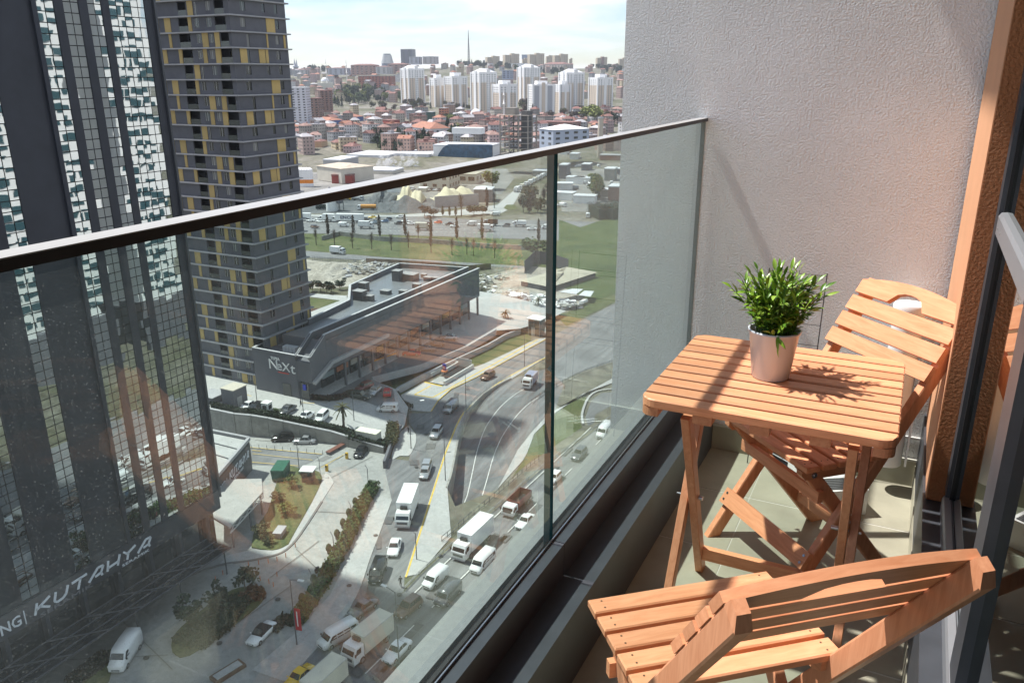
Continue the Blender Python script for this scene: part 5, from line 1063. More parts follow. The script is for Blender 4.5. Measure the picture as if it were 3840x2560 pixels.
truck('yellow dumper lorry on the back of the gravel yard',at((-293.61,372.43),.1),hd((-296.9,370.91),(-290.92,373.68)),'yellow',None,5,2.4,2.4,open_bed=paint['yellow'])
# ================= STREET FURNITURE =================
pole_m=mat('pole_grey',(.13,.135,.14),.5,.4)
def lamp_post(label,p,z,h,ang,arm=1.6,head=True,group=None):
    t=thing('street_lamp',label,'street lamp',(p[0],p[1],z),ang,group); MB().cyl((0,0,0),(0,0,h),.09,.05,7).build('pole',pole_m,t)
    if arm: MB().cyl((0,0,h-.02),(arm,0,h+.15),.045,n=5).build('arm',pole_m,t)
    if head: MB().box(arm-.1,arm+.7,-.16,.16,h+.08,h+.2).build('lamp_head',whitew,t)
    return t
lamp_post('tall lamp post with a red banner on the front plaza',(-61.8,62.58),0,9.7,R(10),1.2)
bn=thing('flag_banner','red banner with white stripe hanging on the plaza lamp post','banner',(*(-61.8,62.58),0),R(10)); MB().box(.12,.95,-.03,.03,2.4,5.6).build('cloth',mat('banner_red',(.45,.02,.03),.7),bn); MB().box(.4,.55,-.05,-.031,3,5.2).build('stripe',whitew,bn)
lamp_post('lamp post on the pedestrian island by the service road',(-79.72,115.85),0.1,9.6,R(40),2.2)
lamp_post('slim mast on the pavement beside the sunken road',(-78.71,135.45),.14,8.8,0,0,False)
lamp_post('slim mast farther up the yellow lined pavement',(-79.94,166.62),.14,8.6,0,0,False)
lamp_post('lamp mast on the gore pavement beside the sunken wall',(-67.18,107.77),.14,8,R(60),.8,False)
lamp_post('lamp mast by the white guard cabin',(*(-115.09,112.71,3.9)[:2],),3.8,6.5,0,0,False)
lamp_post('lamp mast in front of the walking man',(*(-102.79,112.55,2.8)[:2],),2.8,6.5,0,0,False)
lamp_post('lamp mast beside the palm tree garden',(*(-94.71,118.05,2)[:2],),2,6.5,0,0,False)
lamp_post('short lamp pole leaning over the gore pavement',(-58.47,85.02),.14,4.4,R(200),.3,False)
lamp_post('road lamp with a white double head between trucks at the lower edge',(-48.11,65.18),.05,10.5,R(170),1.5)
lamp_post('bent grey lamp post at the near end of the driveway',(-93.01,99.38),0,7,R(-30),.6,False)
for i,(p,lab) in enumerate(zip([(-78.39,100.32),(-73.18,88.86),(-70.07,80.48),(-66.71,71.58),(-88.04,99.22)],('bent garden lamp at the thick end of the hedge','bent garden lamp at the middle of the hedge','bent garden lamp at the lower third of the hedge','bent garden lamp nearest the motor scooter','bent garden lamp beside the gate booth'))):
    t=thing('garden_lamp',lab,'garden lamp',(*p,0),R(150),'bent lamps along the plaza hedge'); MB().cyl((0,0,0),(0,0,3.4),.06,n=6).build('pole',pole_m,t); MB().bar((0,0,3.4),(.9,0,3.75),.09,.07).build('arm',pole_m,t)
pos=[(-76.08,93.6),(-74.86,90.29),(-73.76,87.35),(-72.59,84.38),(-71.14,80.61),(-68.13,73.51),(-66.72,69.41)]
topm=mat('topiary_leaf',(.03,.05,.02),.8,0,.5,4,.6,8)
nm=('topmost','second','third','fourth','fifth','sixth','lowest')
for p,n_ in zip(pos,nm):
    t=thing('potted_bush','small dark potted bush, the %s of the row beside the hedge'%n_,'bush',(*p,0),0,'small potted bushes along the plaza hedge'); MB().cyl((0,0,0),(0,0,.45),.28,.34,8).build('pot',pole_m,t); b=MB(); b.lathe((0,0,.45),[(.05,0),(.42,.2),(.5,.6),(.34,1.1),(.05,1.35)],8); b.build('foliage',topm,t)
# bollards
bm=mat('bollard_orange',(.5,.14,.05),.6)
bproto=thing('bollard','thin orange traffic bollard along the curved plaza kerb','bollard',(0,0,0),0,'orange bollards round the plaza kerb'); MB().cyl((0,0,0),(0,0,.75),.06,n=6).build('post',bm,bproto)
first=True
for p in [(-79.71,72.84),(-78.63,73.78),(-77.63,74.68),(-76.86,75.69),(-76.34,77),(-76.92,79.75),(-81.45,69.57),(-81.32,68.07),(-75.62,70.87),(-74.01,70.89),(-72.97,70.64),(-74.2,72.74)]:
    if first: bproto.location=(*p,.1); first=False
    else: dup(bproto,(*p,.05))
bp2=thing('driveway_post','slim grey post with a fine rail along the driveway','post',(0,0,0),0,'slim posts along the driveway'); MB().cyl((0,0,0),(0,0,.9),.05,n=5).build('post',pole_m,bp2)
first=True
for i in range(10):
    a,c=(-107.71,102.7),(-93.53,106.58); p=Vector(a).lerp(Vector(c),i/9)
    if first: bp2.location=(*p,0); first=False
    else: dup(bp2,(*p,0))
# guard rails and fences
def fence(label,P,h,step,rails,m,zf=lambda x,y:0,cat='fence',name='fence',postw=.07):
    t=thing(name,label,cat,(0,0,0)); Q=resamp([p[:2] for p in P],step)
    for k in rails:
        b=MB()
        for p,q in zip(Q,Q[1:]): b.bar((*p,zf(*p)+h*k),(*q,zf(*q)+h*k),.07,.10 if k<.9 else .06)
        b.build('rail',m,t)
    pmesh=MB().box(-postw/2,postw/2,-postw/2,postw/2,0,h).mesh('post',m)
    for p in Q: inst('post',pmesh,t,(*p,zf(*p)))
    return t
galv=mat('galvanised',(.34,.34,.33),.5,.5)
fence('galvanised crash barrier along the edge of the highway',[*[(-55.93,77.99),(-56.07,81.98),(-55.71,90.29),(-54.98,100.79),(-53.76,121.55)],*[(-50.11,147.79)]],.75,2.2,(.55,.9),galv,cat='crash barrier',name='crash_barrier')
fence('dark railing on top of the wall above the highway verge',[(x-1.6,y) for x,y in [(-55.96,90.7),(-55.3,101.4),(-54.18,122.47)]],1.1,1.6,(.3,.95),pole_m,cat='railing',name='railing')
fence('pale pedestrian railing along the wall of the sunken road',[(x-.3,y) for x,y in HL[2:]],1.1,1.6,(.4,.95),galv,lambda x,y:.3,cat='railing',name='railing',postw=.05)
fence('crash barrier on the median where the roads merge',[(-68.78,146.7),(-68.18,154.96),(-67.75,158.32),(-65.15,169.62),(-61.18,180.01)],.8,2.2,(.55,.9),pole_m,cat='crash barrier',name='crash_barrier')
fence('dark hoarding of upright boards round the rubble lot',[(-205.27,237.62),(-194.96,238.8),(-184.75,239.8)],2.2,1.2,(.2,.5,.8),dkm2,cat='hoarding',name='hoarding')
hb=thing('hoarding','brown corrugated site hoarding along the lower road','hoarding',(0,0,0))
P=resamp([(-183.38,242.59),(-170.78,245.4),(-158.22,247.84),(-141.86,248.97),(-136.43,255.56)],3)
for p,q in zip(P,P[1:]): MB().bar((*p,1.1),(*q,1.1),.08+.04*rs.random(),2.2).build('board',mat('hoarding_brown',(.2,.15,.11),.8,0,.3,.4,space='w',rnd=.25),hb)
hb=thing('hoarding','tall dark site hoarding at the right beside the shed','hoarding',(0,0,0))
P=resamp([(-121.92,254.14),(-125.6,270.88),(-118.52,269.81),(-108.66,263.19)],4)
for p,q in zip(P,P[1:]): MB().bar((*p,2.4),(*q,2.4),.08,4.8).build('board',mat('hoarding_dark',(.07,.075,.085),.7,rnd=.12),hb)
bw=thing('bank_wall','low stained concrete wall stepping along the grass bank','wall',(0,0,0))
P=resamp([(-228.16,271.45),(-228.26,283.75),(-204.1,281.42),(-182.3,286.27),(-158.04,287.29),(-139.48,291.06)],6)
for i,(p,q) in enumerate(zip(P,P[1:])):
    v=(Vector(q)-Vector(p))*.006; MB().bar((*(Vector(p)+v),.9),(*(Vector(q)-v),.9),.4,2.2).build('panel',conw,bw)
# people
skin=mat('skin',(.45,.27,.19),.6)
def person(label,p,z,rz,cloth,legs):
    t=thing('person',label,'person',(p[0],p[1],z),rz)
    J={'pel':(0,0,.93),'ch':(0,.02,1.32),'nk':(0,.02,1.5),'hd':(0,.03,1.62),'ht':(0,.03,1.74),'sl':(-.19,.02,1.43),'sr':(.19,.02,1.43),'el':(-.25,-.08,1.15),'er':(.25,.12,1.16),'wl':(-.25,.0,.92),'wr':(.24,.28,.98),'kl':(-.1,.16,.5),'kr':(.1,-.02,.5),'al':(-.1,.24,.09),'ar':(.1,-.26,.13),'tl':(-.1,.38,.05),'tr':(.1,-.14,.04)}
    rad={'pel':.15,'ch':.16,'nk':.06,'hd':.105,'ht':.08,'sl':.07,'sr':.07,'el':.05,'er':.05,'wl':.035,'wr':.035,'kl':.065,'kr':.065,'al':.045,'ar':.045,'tl':.04,'tr':.04}
    ks=list(J); E_=[('pel','ch'),('ch','nk'),('nk','hd'),('hd','ht'),('ch','sl'),('ch','sr'),('sl','el'),('sr','er'),('el','wl'),('er','wr'),('pel','kl'),('pel','kr'),('kl','al'),('kr','ar'),('al','tl'),('ar','tr')]
    me=bpy.data.meshes.new('body'); me.from_pydata([J[k] for k in ks],[(ks.index(a),ks.index(b_)) for a,b_ in E_],[])
    o=bpy.data.objects.new('body',me); C.objects.link(o); o.modifiers.new('s','SKIN'); o.modifiers.new('d','SUBSURF').levels=1
    for i,k in enumerate(ks): me.skin_vertices[0].data[i].radius=(rad[k],rad[k])
    me.skin_vertices[0].data[0].use_root=True
    dg=bpy.context.evaluated_depsgraph_get(); m2=bpy.data.meshes.new_from_object(o.evaluated_get(dg)); o.modifiers.clear(); o.data=m2; o.parent=t
    for m in (cloth,legs,skin): m2.materials.append(m)
    for f in m2.polygons:
        c=f.center; f.use_smooth=True; f.material_index=2 if c.z>1.49 or (abs(c.x)>.2 and c.z<1.0) else (0 if c.z>.9 else 1)
    b=MB(); b.sphere((0,.015,1.69),.105,8,5,.85); b.build('hair',blk,t)
jk=mat('dark_jacket',(.02,.022,.028),.8); jn=mat('dark_jeans',(.03,.035,.05),.8)
person('man in dark clothes walking across the sunny raised plaza',(-105.97,115.49,3.3),zn(-111)+.04,R(-60),jk,jn)
person('person in black standing on the pedestrian island',(-83.95,121.37),.05,R(160),jk,jk)
person('person in dark clothes walking on the gore pavement tip',(-56.87,78.48),.05,R(30),jk,jn)
ms=thing('motor_scooter','black motor scooter parked on the plaza by the hedge','scooter',(*(-69.4,76.43),0),R(-25))
b=MB(); b.loft([[(x,y,z) for x,z in ((-.14,.3),(.14,.3),(.12,h_),(-.12,h_))] for y,h_ in ((-.85,.7),(-.4,.85),(-.1,.75),(.05,.45),(.4,.45))]); b.build('body',paint['black'],ms); MB().bar((0,.4,.4),(0,.6,1.1),.16,.08).build('front_shield',paint['dark_red'],ms); MB().box(-.35,.35,.55,.62,1.08,1.13).build('handlebar',blk,ms); MB().box(-.15,.15,-.7,-.15,.86,.95).build('seat',blk,ms)
for y in (-.6,.6): MB().cyl((-.06,y,.25),(.06,y,.25),.25,n=12,sm=False).build('wheel',tyre,ms)
hr=thing('handrail','brown steel bench rack on the concrete apron','rack',(*(-92.33,109.79),0),hd((-92.42,107.72),(-92.1,111.98)))
MB().box(-.5,.5,-3,3,.5,.62).build('seat',mat('rust',(.16,.06,.04),.7),hr)
for y in (-2.8,0,2.8): MB().box(-.45,.45,y-.06,y+.06,0,.499).build('leg',pole_m,hr)
for p,lab in zip([(-88.29,107.16),(-88.49,101.58)],('short yellow ticket post in the sunny forecourt','short yellow post nearer the driveway mouth')):
    t=thing('ticket_post',lab,'post',(*p,0)); MB().box(-.22,.22,-.2,.2,0,1.25).build('case',mat('post_yellow',(.6,.36,.03),.5),t); MB().box(-.15,.15,-.215,-.201,.8,1.1).build('screen',blk,t)
gv=thing('garden_vent','small grey concrete vent block in the planted island','vent',(*(-81.28,81.25),.15),R(20)); MB().box(-.6,.6,-1.1,1.1,0,.8).build('block',conw,gv); MB().box(-.7,.7,-1.2,1.2,.804,.95).build('cap',slabm,gv)
bn=thing('planter_box','long brown flower box at the lower edge of the plaza','planter',(*(-65.89,55.06),0),hd((-66.04,53.35),(-65.36,56.44))); MB().box(-.8,.8,-2,2,0,.45).build('box',mat('planter_brown',(.14,.08,.05),.8),bn); MB().box(-.55,.55,-1.7,1.7,.451,.5).build('slab',pave,bn)

# ================= TREES, HEDGES =================
rs=random.Random(21)
def leafmat(n,c,var=.3): return mat(n,c,.75,0,var,2.5,space='w',spec=.3,rnd=.15)
lf_g=leafmat('foliage_green',(.055,.085,.025)); lf_y=leafmat('foliage_spring',(.14,.16,.04)); lf_d=leafmat('foliage_dark',(.022,.038,.018)); lf_o=leafmat('foliage_olive',(.075,.075,.03)); twig=mat('twig_brown',(.095,.07,.055),.9,0,.2,1,space='w'); bark=mat('bark',(.07,.052,.04),.9)
def cloud(b,n,f,size,rnd):
    for i in range(n):
        p=f(); a=Vector((rnd.gauss(0,1),rnd.gauss(0,1),rnd.gauss(0,1))).normalized(); u=a.orthogonal().normalized(); v=a.cross(u); s=size*rnd.uniform(.6,1.4)
        b.add([p-u*s-v*s*.6,p+u*s-v*s*.6,p+u*s*.7+v*s,p-u*s*.7+v*s*.8],[(0,1,2,3)])
def crown_mesh(kind,seed):
    r=random.Random(seed); b=MB()
    if kind=='round':
        cl=[(Vector((r.uniform(-.6,.6),r.uniform(-.6,.6),r.uniform(-.35,.5))),r.uniform(.35,.55)) for i in range(9)]
        def f():
            c,q=r.choice(cl); d=Vector((r.gauss(0,1),r.gauss(0,1),r.gauss(0,1))).normalized(); return c+d*q*r.uniform(.55,1)
        cloud(b,420,f,.105,r)
    elif kind=='cone':
        def f():
            u=r.random()**.75; a=r.uniform(0,6.28); w_=(1-u)*.55*r.uniform(.6,1.05)*(1+.15*math.sin(u*40)); return Vector((w_*math.cos(a),w_*math.sin(a),-1+2.1*u))
        cloud(b,320,f,.10,r)
    elif kind=='column':
        def f():
            u=r.random(); a=r.uniform(0,6.28); w_=.30*math.sin(math.pi*min(1,.12+u*.86))**.6*r.uniform(.35,1.05); return Vector((w_*math.cos(a),w_*math.sin(a),-1+2*u))
        cloud(b,300,f,.075,r)
    else: # bare crown: thin twigs
        for i in range(60):
            a=r.uniform(0,6.28); e=r.uniform(.2,1.35); p=Vector((0,0,r.uniform(-1,.1))); d=Vector((math.cos(a)*math.cos(e),math.sin(a)*math.cos(e),math.sin(e)))*r.uniform(.5,1.0); q=p+d; 
            b.bar(p,q,.022,.022)
            for k in range(2): b.bar(p+d*.55,p+d*.55+Vector((r.uniform(-.3,.3),r.uniform(-.3,.3),r.uniform(.1,.4))),.014,.014)
    return b
CM={}
def tree(kind,m,label,p,h,w_,group=None,name='tree',trunk=.28,cat='tree'):
    k=(kind,m.name)
    if k not in CM: CM[k]=[crown_mesh(kind,7*i+len(CM)).mesh('crown',m) for i in range(3)]
    z=p[2] if len(p)>2 else 0
    t=thing(name,label,cat,(p[0],p[1],z),rs.uniform(0,6.28),group)
    if 'trunk' not in CM: CM['trunk']=MB().cyl((0,0,0),(0,0,1),.035,.018,6).mesh('trunk',bark)
    inst('trunk',CM['trunk'],t,(0,0,0),None,(h*.7,h*.7,h*.75)); ch=h*(1-trunk*(.6 if kind!='bare' else 1)); inst('crown',rs.choice(CM[k]),t,(0,0,h-ch/2),None,(w_/2*(1.6 if kind=='column' else 1),w_/2*(1.6 if kind=='column' else 1),ch/2)); return t
# hedge beside the service road, and clumps of planting
def hedge(label,P,w_,h,m,zf=0,n=55,name='hedge',cat='hedge'):
    b=MB(); Q=resamp([p[:2] for p in P],.8)
    for q in Q:
        zz=zf(*q) if callable(zf) else zf
        def f(): 
            x,y=rs.uniform(-1,1),rs.uniform(-1,1); s=rs.choice((0,1,2)); z=rs.uniform(0,1)
            if s==0: x=math.copysign(rs.uniform(.85,1.1),x)
            elif s==1: y=math.copysign(rs.uniform(.85,1.1),y)
            else: z=rs.uniform(.85,1.1)
            return Vector((q[0]+x*w_/2,q[1]+y*.55,zz+z*h))
        cloud(b,int(n*1.9),f,.15,rs)
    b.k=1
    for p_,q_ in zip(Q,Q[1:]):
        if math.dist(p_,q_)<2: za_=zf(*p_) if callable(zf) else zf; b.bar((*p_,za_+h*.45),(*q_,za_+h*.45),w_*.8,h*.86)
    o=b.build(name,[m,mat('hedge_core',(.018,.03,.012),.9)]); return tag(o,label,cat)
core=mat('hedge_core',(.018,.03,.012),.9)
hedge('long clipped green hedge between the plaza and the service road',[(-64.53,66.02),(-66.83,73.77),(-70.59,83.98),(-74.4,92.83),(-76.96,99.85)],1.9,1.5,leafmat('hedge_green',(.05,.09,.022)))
hedge('row of dark shrubs along the top of the concrete wall',[(x,y+1.2) for x,y in WP[8:22]],1.4,1.0,lf_d,lambda x,y:zn(x),40,'shrub_row','shrubs')
hedge('curved dark red shrub border in front of the shopping centre',[(p[0],p[1]) for p in [(-107.13,120.66,3.4),(-105.04,121.68,3.4),(-103.38,123.26,3.4),(-102.65,125.19,3.4),(-102.37,127.46,3.4)]],1.2,.9,leafmat('foliage_maroon',(.06,.032,.022)),lambda x,y:zn(x),40,'shrub_row','shrubs')
hedge('dark green shrub strip on the corner of the metro forecourt',[(-97.54,136.51),(-94.74,133.54),(-91.9,131.93),(-90.71,131.64)],1.6,.9,lf_d,.4,45,'shrub_row','shrubs')
hedge('planted bed of dark shrubs at the corner by the cream cabinet',[(-83.5,114.5),(-85,117.5),(-87,120.5)],2.4,1.1,lf_o,lambda x,y:zn(x),60,'shrub_row','shrubs')
hedge('dark ivy shrubs at the near edge below the cream cabinet',[(-84,112.9),(-88,112),(-91,111.7)],1.0,1.0,lf_d,lambda x,y:zn(x),40,'shrub_row','shrubs')
hedge('brown dry shrub strip along the kerb beside the red banner',[(-66.4,63.79),(-66.59,65.67),(-64.76,65.57)],1.5,.7,leafmat('foliage_brown',(.09,.06,.035)),0,45,'shrub_row','shrubs')
hedge('mixed dark ground shrubs filling the planted traffic island',[(-74.79,56.5),(-75.09,60.14),(-74.76,63.64),(-74.62,66.16),(-72.93,60.55),(-73.24,56.95)],3.0,.7,lf_d,.1,75,'shrub_bed','shrubs')
hedge('rusty red shrubs at the far end of the traffic island',[(-74.31,66.67),(-73.22,67.75),(-74.47,68.79)],2.2,.6,leafmat('foliage_rust',(.13,.055,.02)),.1,70,'shrub_bed','shrubs')
hedge('brown ground shrubs at the bottom left beside the white van',[(-81.01,45.98),(-81.21,48.07),(-81.42,50.25)],2.4,.5,leafmat('foliage_brown2',(.05,.04,.025)),.1,60,'shrub_bed','shrubs')
for p,h,w_,lab in zip([(-76.57,59.08),(-75.59,62.89),(-75.27,67.65)],(4.6,4.6,4.4),(4.2,3.8,3.6),('bushy dark evergreen tree at the near end of the traffic island','bushy dark evergreen tree in the middle of the traffic island','bushy evergreen tree at the far end of the traffic island')): tree('round',lf_d,lab,p,h,w_)
for p,h,w_,m,lab in zip([(-89.91,93.63),(-84.36,86.57),(-83.85,79.99),(-89.74,97.25),(-88.82,89.12),(-81.29,78.5)],(2.4,2.6,2.2,2.6,2,1.8),(3,3.4,3,2.4,2.8,2.2),(lf_y,lf_y,lf_o,lf_g,lf_o,lf_o),('yellow green round shrub near the gate booth in the garden','large yellow green shrub in the middle of the garden','olive shrub at the lower end of the garden','green shrub beside the gate booth','olive shrub between two yellow shrubs','small olive shrub at the garden tip')): tree('round',m,lab,p,h,w_,None,'shrub',.1,'shrub')
def palm(label,p,h,r=2.0):
    t=thing('palm_tree',label,'palm tree',p); MB().cyl((0,0,0),(0,0,h),.25,.18,8).build('trunk',bark,t); b=MB()
    for i in range(26):
        a=i*2.4; e=rs.uniform(-.5,1.2); d=Vector((math.cos(a),math.sin(a),0)); P=[Vector((0,0,h))+d*r*u*math.cos(e*(1-u*.3))+Vector((0,0,r*(u*math.sin(e)-.55*u*u))) for u in (0,.35,.7,1)]
        n=d.cross(Vector((0,0,1)))*.16
        for q0,q1 in zip(P,P[1:]): b.add([q0-n,q1-n*.8,q1+n*.8,q0+n],[(0,1,2,3)])
    b.build('crown',lf_o,t); return t
palm('bushy palm tree in the planted bed above the concrete wall',(-94.6,114.6,2.2),4.2,2.0); palm('palm tree in a round pot beside the metro lift booth',(-99.1,194.1,.6),3.6,1.7); palm('reddish palm by the rubble right of the lift booth',(*(-96.55,210.77),0),4.5,1.8)
for p,lab in zip([],('small round clipped tree by the yellow line','left clipped shrub at the plaza corner','right clipped shrub at the plaza corner')): tree('round',lf_d,lab,(p[0],p[1],zn(p[0])),1.9,1.3)
tree('round',lf_g,'round green shrub between parked cars on the raised plaza',(*(-108.34,110.71,3.5)[:2],3.5),1.7,2.6,None,'shrub',.1,'shrub')
# tree rows on the far bank
for i,(p,lab) in enumerate(zip([(-240.11,272.9),(-233.23,282),(-221.49,285.17),(-210.91,290.16),(-201.47,296.38),(-188.2,296.81),(-176.82,299.9),(-166.09,303.28),(-142.54,311.05)],('partly hidden by the mustard tower','left of the lettered lorry','under the lettered lorry','below the steel blue car','below the white hatchback','left of the orange tinted strip','right of the brown tinted strip','in front of the white truck','by the pale glass strip at the far right'))):
    tree('column',twig,'brown leafless columnar tree on the bank, '+lab,p,9.5,3.4,'leafless columnar trees along the far highway',trunk=.1)
for i,p in enumerate([(-223.96,262.58),(-215.82,264.59),(-205.65,263.48),(-197.43,265.61),(-188.82,267.19),(-185.54,274.79),(-171.48,270.04),(-161.62,269.96),(-156.68,273.25),(-153.06,272.16),(-143.76,272.44),(-190.76,290.5)]):
    tree('bare',twig,'thin bare young tree on the grass bank below the highway',p,8,3.2,'thin bare young trees on the grass bank',trunk=.3)
for p,kind,m,h,w_,lab in zip([(-220.94,343.08),(-216.21,344.16),(-213.83,349.07),(-209.97,349.35),(-207.09,350.7),(-199.9,356.74),(-197.37,361.79),(-204.47,351.92),(-201.54,373.91),(-180.9,375.41),(-201.54,382.32),(-184.91,394.37),(-185.78,411.95)],('round','round','column','column','column','round','round','bare','column','round','bare','column','bare'),(twig,twig,lf_o,lf_o,lf_o,lf_d,lf_d,twig,twig,lf_d,twig,twig,twig),(6,5,5,5,5,6,5,13,12,9,10,9,9),(8,6,3,3,3,8,6,5,4,7,4,4,4),('wide brown bush beside the frontage road','brown bush right of the wide one','first olive cypress of three','second olive cypress of three','third olive cypress of three','dark round bush on the verge','smaller dark bush on the verge','tall bare tree in front of the sand bins','bare columnar tree by the shed','dark tree right of the roundabout','bare tree by the junction road','bare columnar tree at the bend','bare tree beyond the bend')):
    tree(kind,m,lab,p,h,w_)
tree('round',lf_y,'pale spring green tree beside the cream warehouse',(*(-236.98,447.82),0),13,15); tree('round',lf_g,'pale green bush right of the pale glass strip on the far verge',(*(-130.26,281.13),0),8,14); tree('round',lf_y,'light green tree behind the far glass panel',(*(-160.91,428.5),0),16,8)
for p,lab in zip([(-174.61,198.57),(-174.66,201.13),(-171.57,201.31),(-169.67,202.22),(-167.56,201.94),(-167.96,206.97)],'abcdef'): tree('round',lf_d,'dark ornamental tree in the paved garden behind the mustard tower',p,4,4,'dark ornamental trees behind the mustard tower')
sheet('garden_paving',[(-174.2,194.96),(-175.43,198.18),(-160.82,201.37),(-156.83,195.96)],pave); sheet('lawn',[(-168.39,186.88),(-171.37,193.83),(-156.83,195.96),(-154.46,193.56),(-159.39,182.16)],grassm); sheet('planting_bed',[(-160.89,181.44),(-161.37,184.53),(-156.45,188.02),(-154.36,180.27),(-154.31,174.07)],mat('red_bed',(.09,.045,.03),.9,0,.5,1,space='w'))
# ================= YARDS =================
def mound(label,P,w_,h,m,name='mound',cat='mound',seed=1):
    r=random.Random(seed); b=MB(); n=26; rows=9; Q=[Vector(p) for p in P]; rg=[]
    tot=sum((q-p).length for p,q in zip(Q,Q[1:]))
    for i in range(n+1):
        u=i/n; d=u*tot
        for p,q in zip(Q,Q[1:]):
            l=(q-p).length
            if d<=l+1e-6: c=p.lerp(q,d/l); dr_=(q-p).normalized(); break
            d-=l
        nn=Vector((-dr_.y,dr_.x)); hh=h*(math.sin(math.pi*min(1,max(0,u)))**.45)*(1+.25*math.sin(u*11+seed)+.12*math.sin(u*29)); row=[]
        for j in range(rows+1):
            v=-1+2*j/rows; k=max(0,1-abs(v))**1.1; row.append((c.x+nn.x*v*w_,c.y+nn.y*v*w_,-.1+hh*k+r.uniform(-.06,.06)*h))
        rg.append(row)
    b.loft(rg,False,True,False); o=b.build(name,m); return tag(o,label,cat)
mound('long dark grey gravel heap in the yard',[(-257.19,352.16),(-248.31,358.41),(-237.32,359.32),(-231.01,368.6)],13,6.5,gravelm,'gravel_heap','gravel heap',2)
mound('dark gravel heap farther back in the yard',[(-276.79,369.72),(-269.86,375.29),(-260.43,377.31)],14,7.5,gravelm,'gravel_heap','gravel heap',3)
sand=mat('pale_sand',(.55,.50,.36),.95,0,.12,.3,space='w')
mound('pale yellow sand heap with twin peaks',[(-264.04,380.35),(-257.46,384.36),(-249.79,387.92)],14,8.5,sand,'sand_heap','sand heap',4)
mound('pale yellow sand heap stretching to the grey shed',[(-245.18,391.49),(-239.09,397.69),(-232.97,413.45)],12,7.5,sand,'sand_heap','sand heap',5)
bb=thing('storage_bin','grey concrete storage bin wall holding the sand','wall',(0,0,0)); P=resamp([(-231.76,370.4),(-223.3,380.9),(-216.06,390.99)],5)
for p,q in zip(P,P[1:]): MB().bar((*p,3),(*q,3),.5,6).build('panel',slabm,bb)
def block(name,label,cat,bx,m,depth=None,yaw=None,rm=None,rh=.6,gable=0,win=None,rows=2,group=None,frac=.8):
    x,y,z,w_,h=bx; az=math.atan2(x,y); d=depth or w_*.7; t=thing(name,label,cat,(x,y,z),-az if yaw is None else yaw,group)
    wd=w_*frac if yaw is not None else w_
    rmm=rm or slabm
    if gable:
        MB().box(-wd/2,wd/2,0,d,-2,h*(1-gable)).build('wall',m,t)
        b=MB(); z0=h*(1-gable); e=.5; b.hexa([(-wd/2-e,-e,z0+.01),(wd/2+e,-e,z0+.01),(wd/2+e,d+e,z0+.01),(-wd/2-e,d+e,z0+.01)],[(-wd/2+d*.3,d/2-.1,h),(wd/2-d*.3,d/2-.1,h),(wd/2-d*.3,d/2+.1,h),(-wd/2+d*.3,d/2+.1,h)]); b.build('roof',rmm,t)
    else:
        MB().box(-wd/2,wd/2,0,d,-2,h-rh).build('wall',m,t); MB().box(-wd/2-.2,wd/2+.2,-.2,d+.2,h-rh+.005,h).build('roof',rmm,t)
    if win:
        b=MB(); n=max(2,int(wd/win)); hh=h*(1-gable)-rh; fh=hh/rows
        for j in range(rows):
            for i in range(n):
                xc=-wd/2+wd*(i+.5)/n; b.box(xc-win*.26,xc+win*.26,-.12,-.02,fh*j+fh*.35,fh*j+fh*.78)
            nd=max(1,int(d/win))
            for i in range(nd):
                yc_=d*(i+.5)/nd
                for sx in (-1,1): b.box(sx*(wd/2+.07)-.05,sx*(wd/2+.07)+.05,yc_-win*.26,yc_+win*.26,fh*j+fh*.35,fh*j+fh*.78)
        b.build('window',winm,t,'stuff')
    return t
cream=mat('cream_wall',(.55,.52,.44),.85,0,.08,.2,space='w'); rust=mat('tile_orange',(.33,.155,.105),.85,0,.22,.4,space='w'); redw=mat('brick_red',(.28,.06,.045),.85,0,.1,.3,space='w'); brown=mat('brown_render',(.24,.15,.125),.85,0,.1,.2,space='w'); mroof=mat('roof_maroon',(.20,.10,.085),.85,0,.25,.4,space='w'); lightm=mat('light_metal_roof',(.62,.63,.64),.5,.1,.08,.3,space='w'); bluew=mat('blue_shed',(.06,.11,.30),.6); bluegl=mat('blue_curtain_glass',(.015,.07,.14),.12,0,.5,.35,space='w',spec=.8)
block('warehouse','cream two storey warehouse with a white flat roof behind the yard','warehouse',(-270.2,432.6,0.0,23.8,9.8),cream,22,R(12),lightm,.8,0,5,2)
block('warehouse','small cream depot with open dark door right of the warehouse','warehouse',(-265.1,464.7,0.0,15.1,6.5),cream,16,R(12),mat('roof_buff',(.4,.37,.3),.8),.5,0,8,1)
block('shed','grey metal shed with a bright white pitched roof beside the sand','shed',(-218.0,399.4,0.0,12.5,8.3),mat('shed_grey',(.22,.22,.22),.7,0,.2,.5,space='w'),12,R(20),lightm,.5,.15)
block('shed','long low white hut in front of the parked cars','shed',(-285.7,410.3,0.0,11.1,3.6),boxw,5,R(12)); block('shed','brown and white cabin beside the yard entrance','shed',(-271.7,419.8,0.0,6.3,2.6),cream,5,R(12),whitew)
block('warehouse','low beige roofed shed behind the tall dark hoarding','shed',(-109.2,236.0,0.0,15.7,3.4),mat('shed_wall_dark',(.09,.095,.1),.8),26,R(-14),mat('roof_beige2',(.40,.37,.29),.9,0,.12,.3,space='w'),.5,.45)
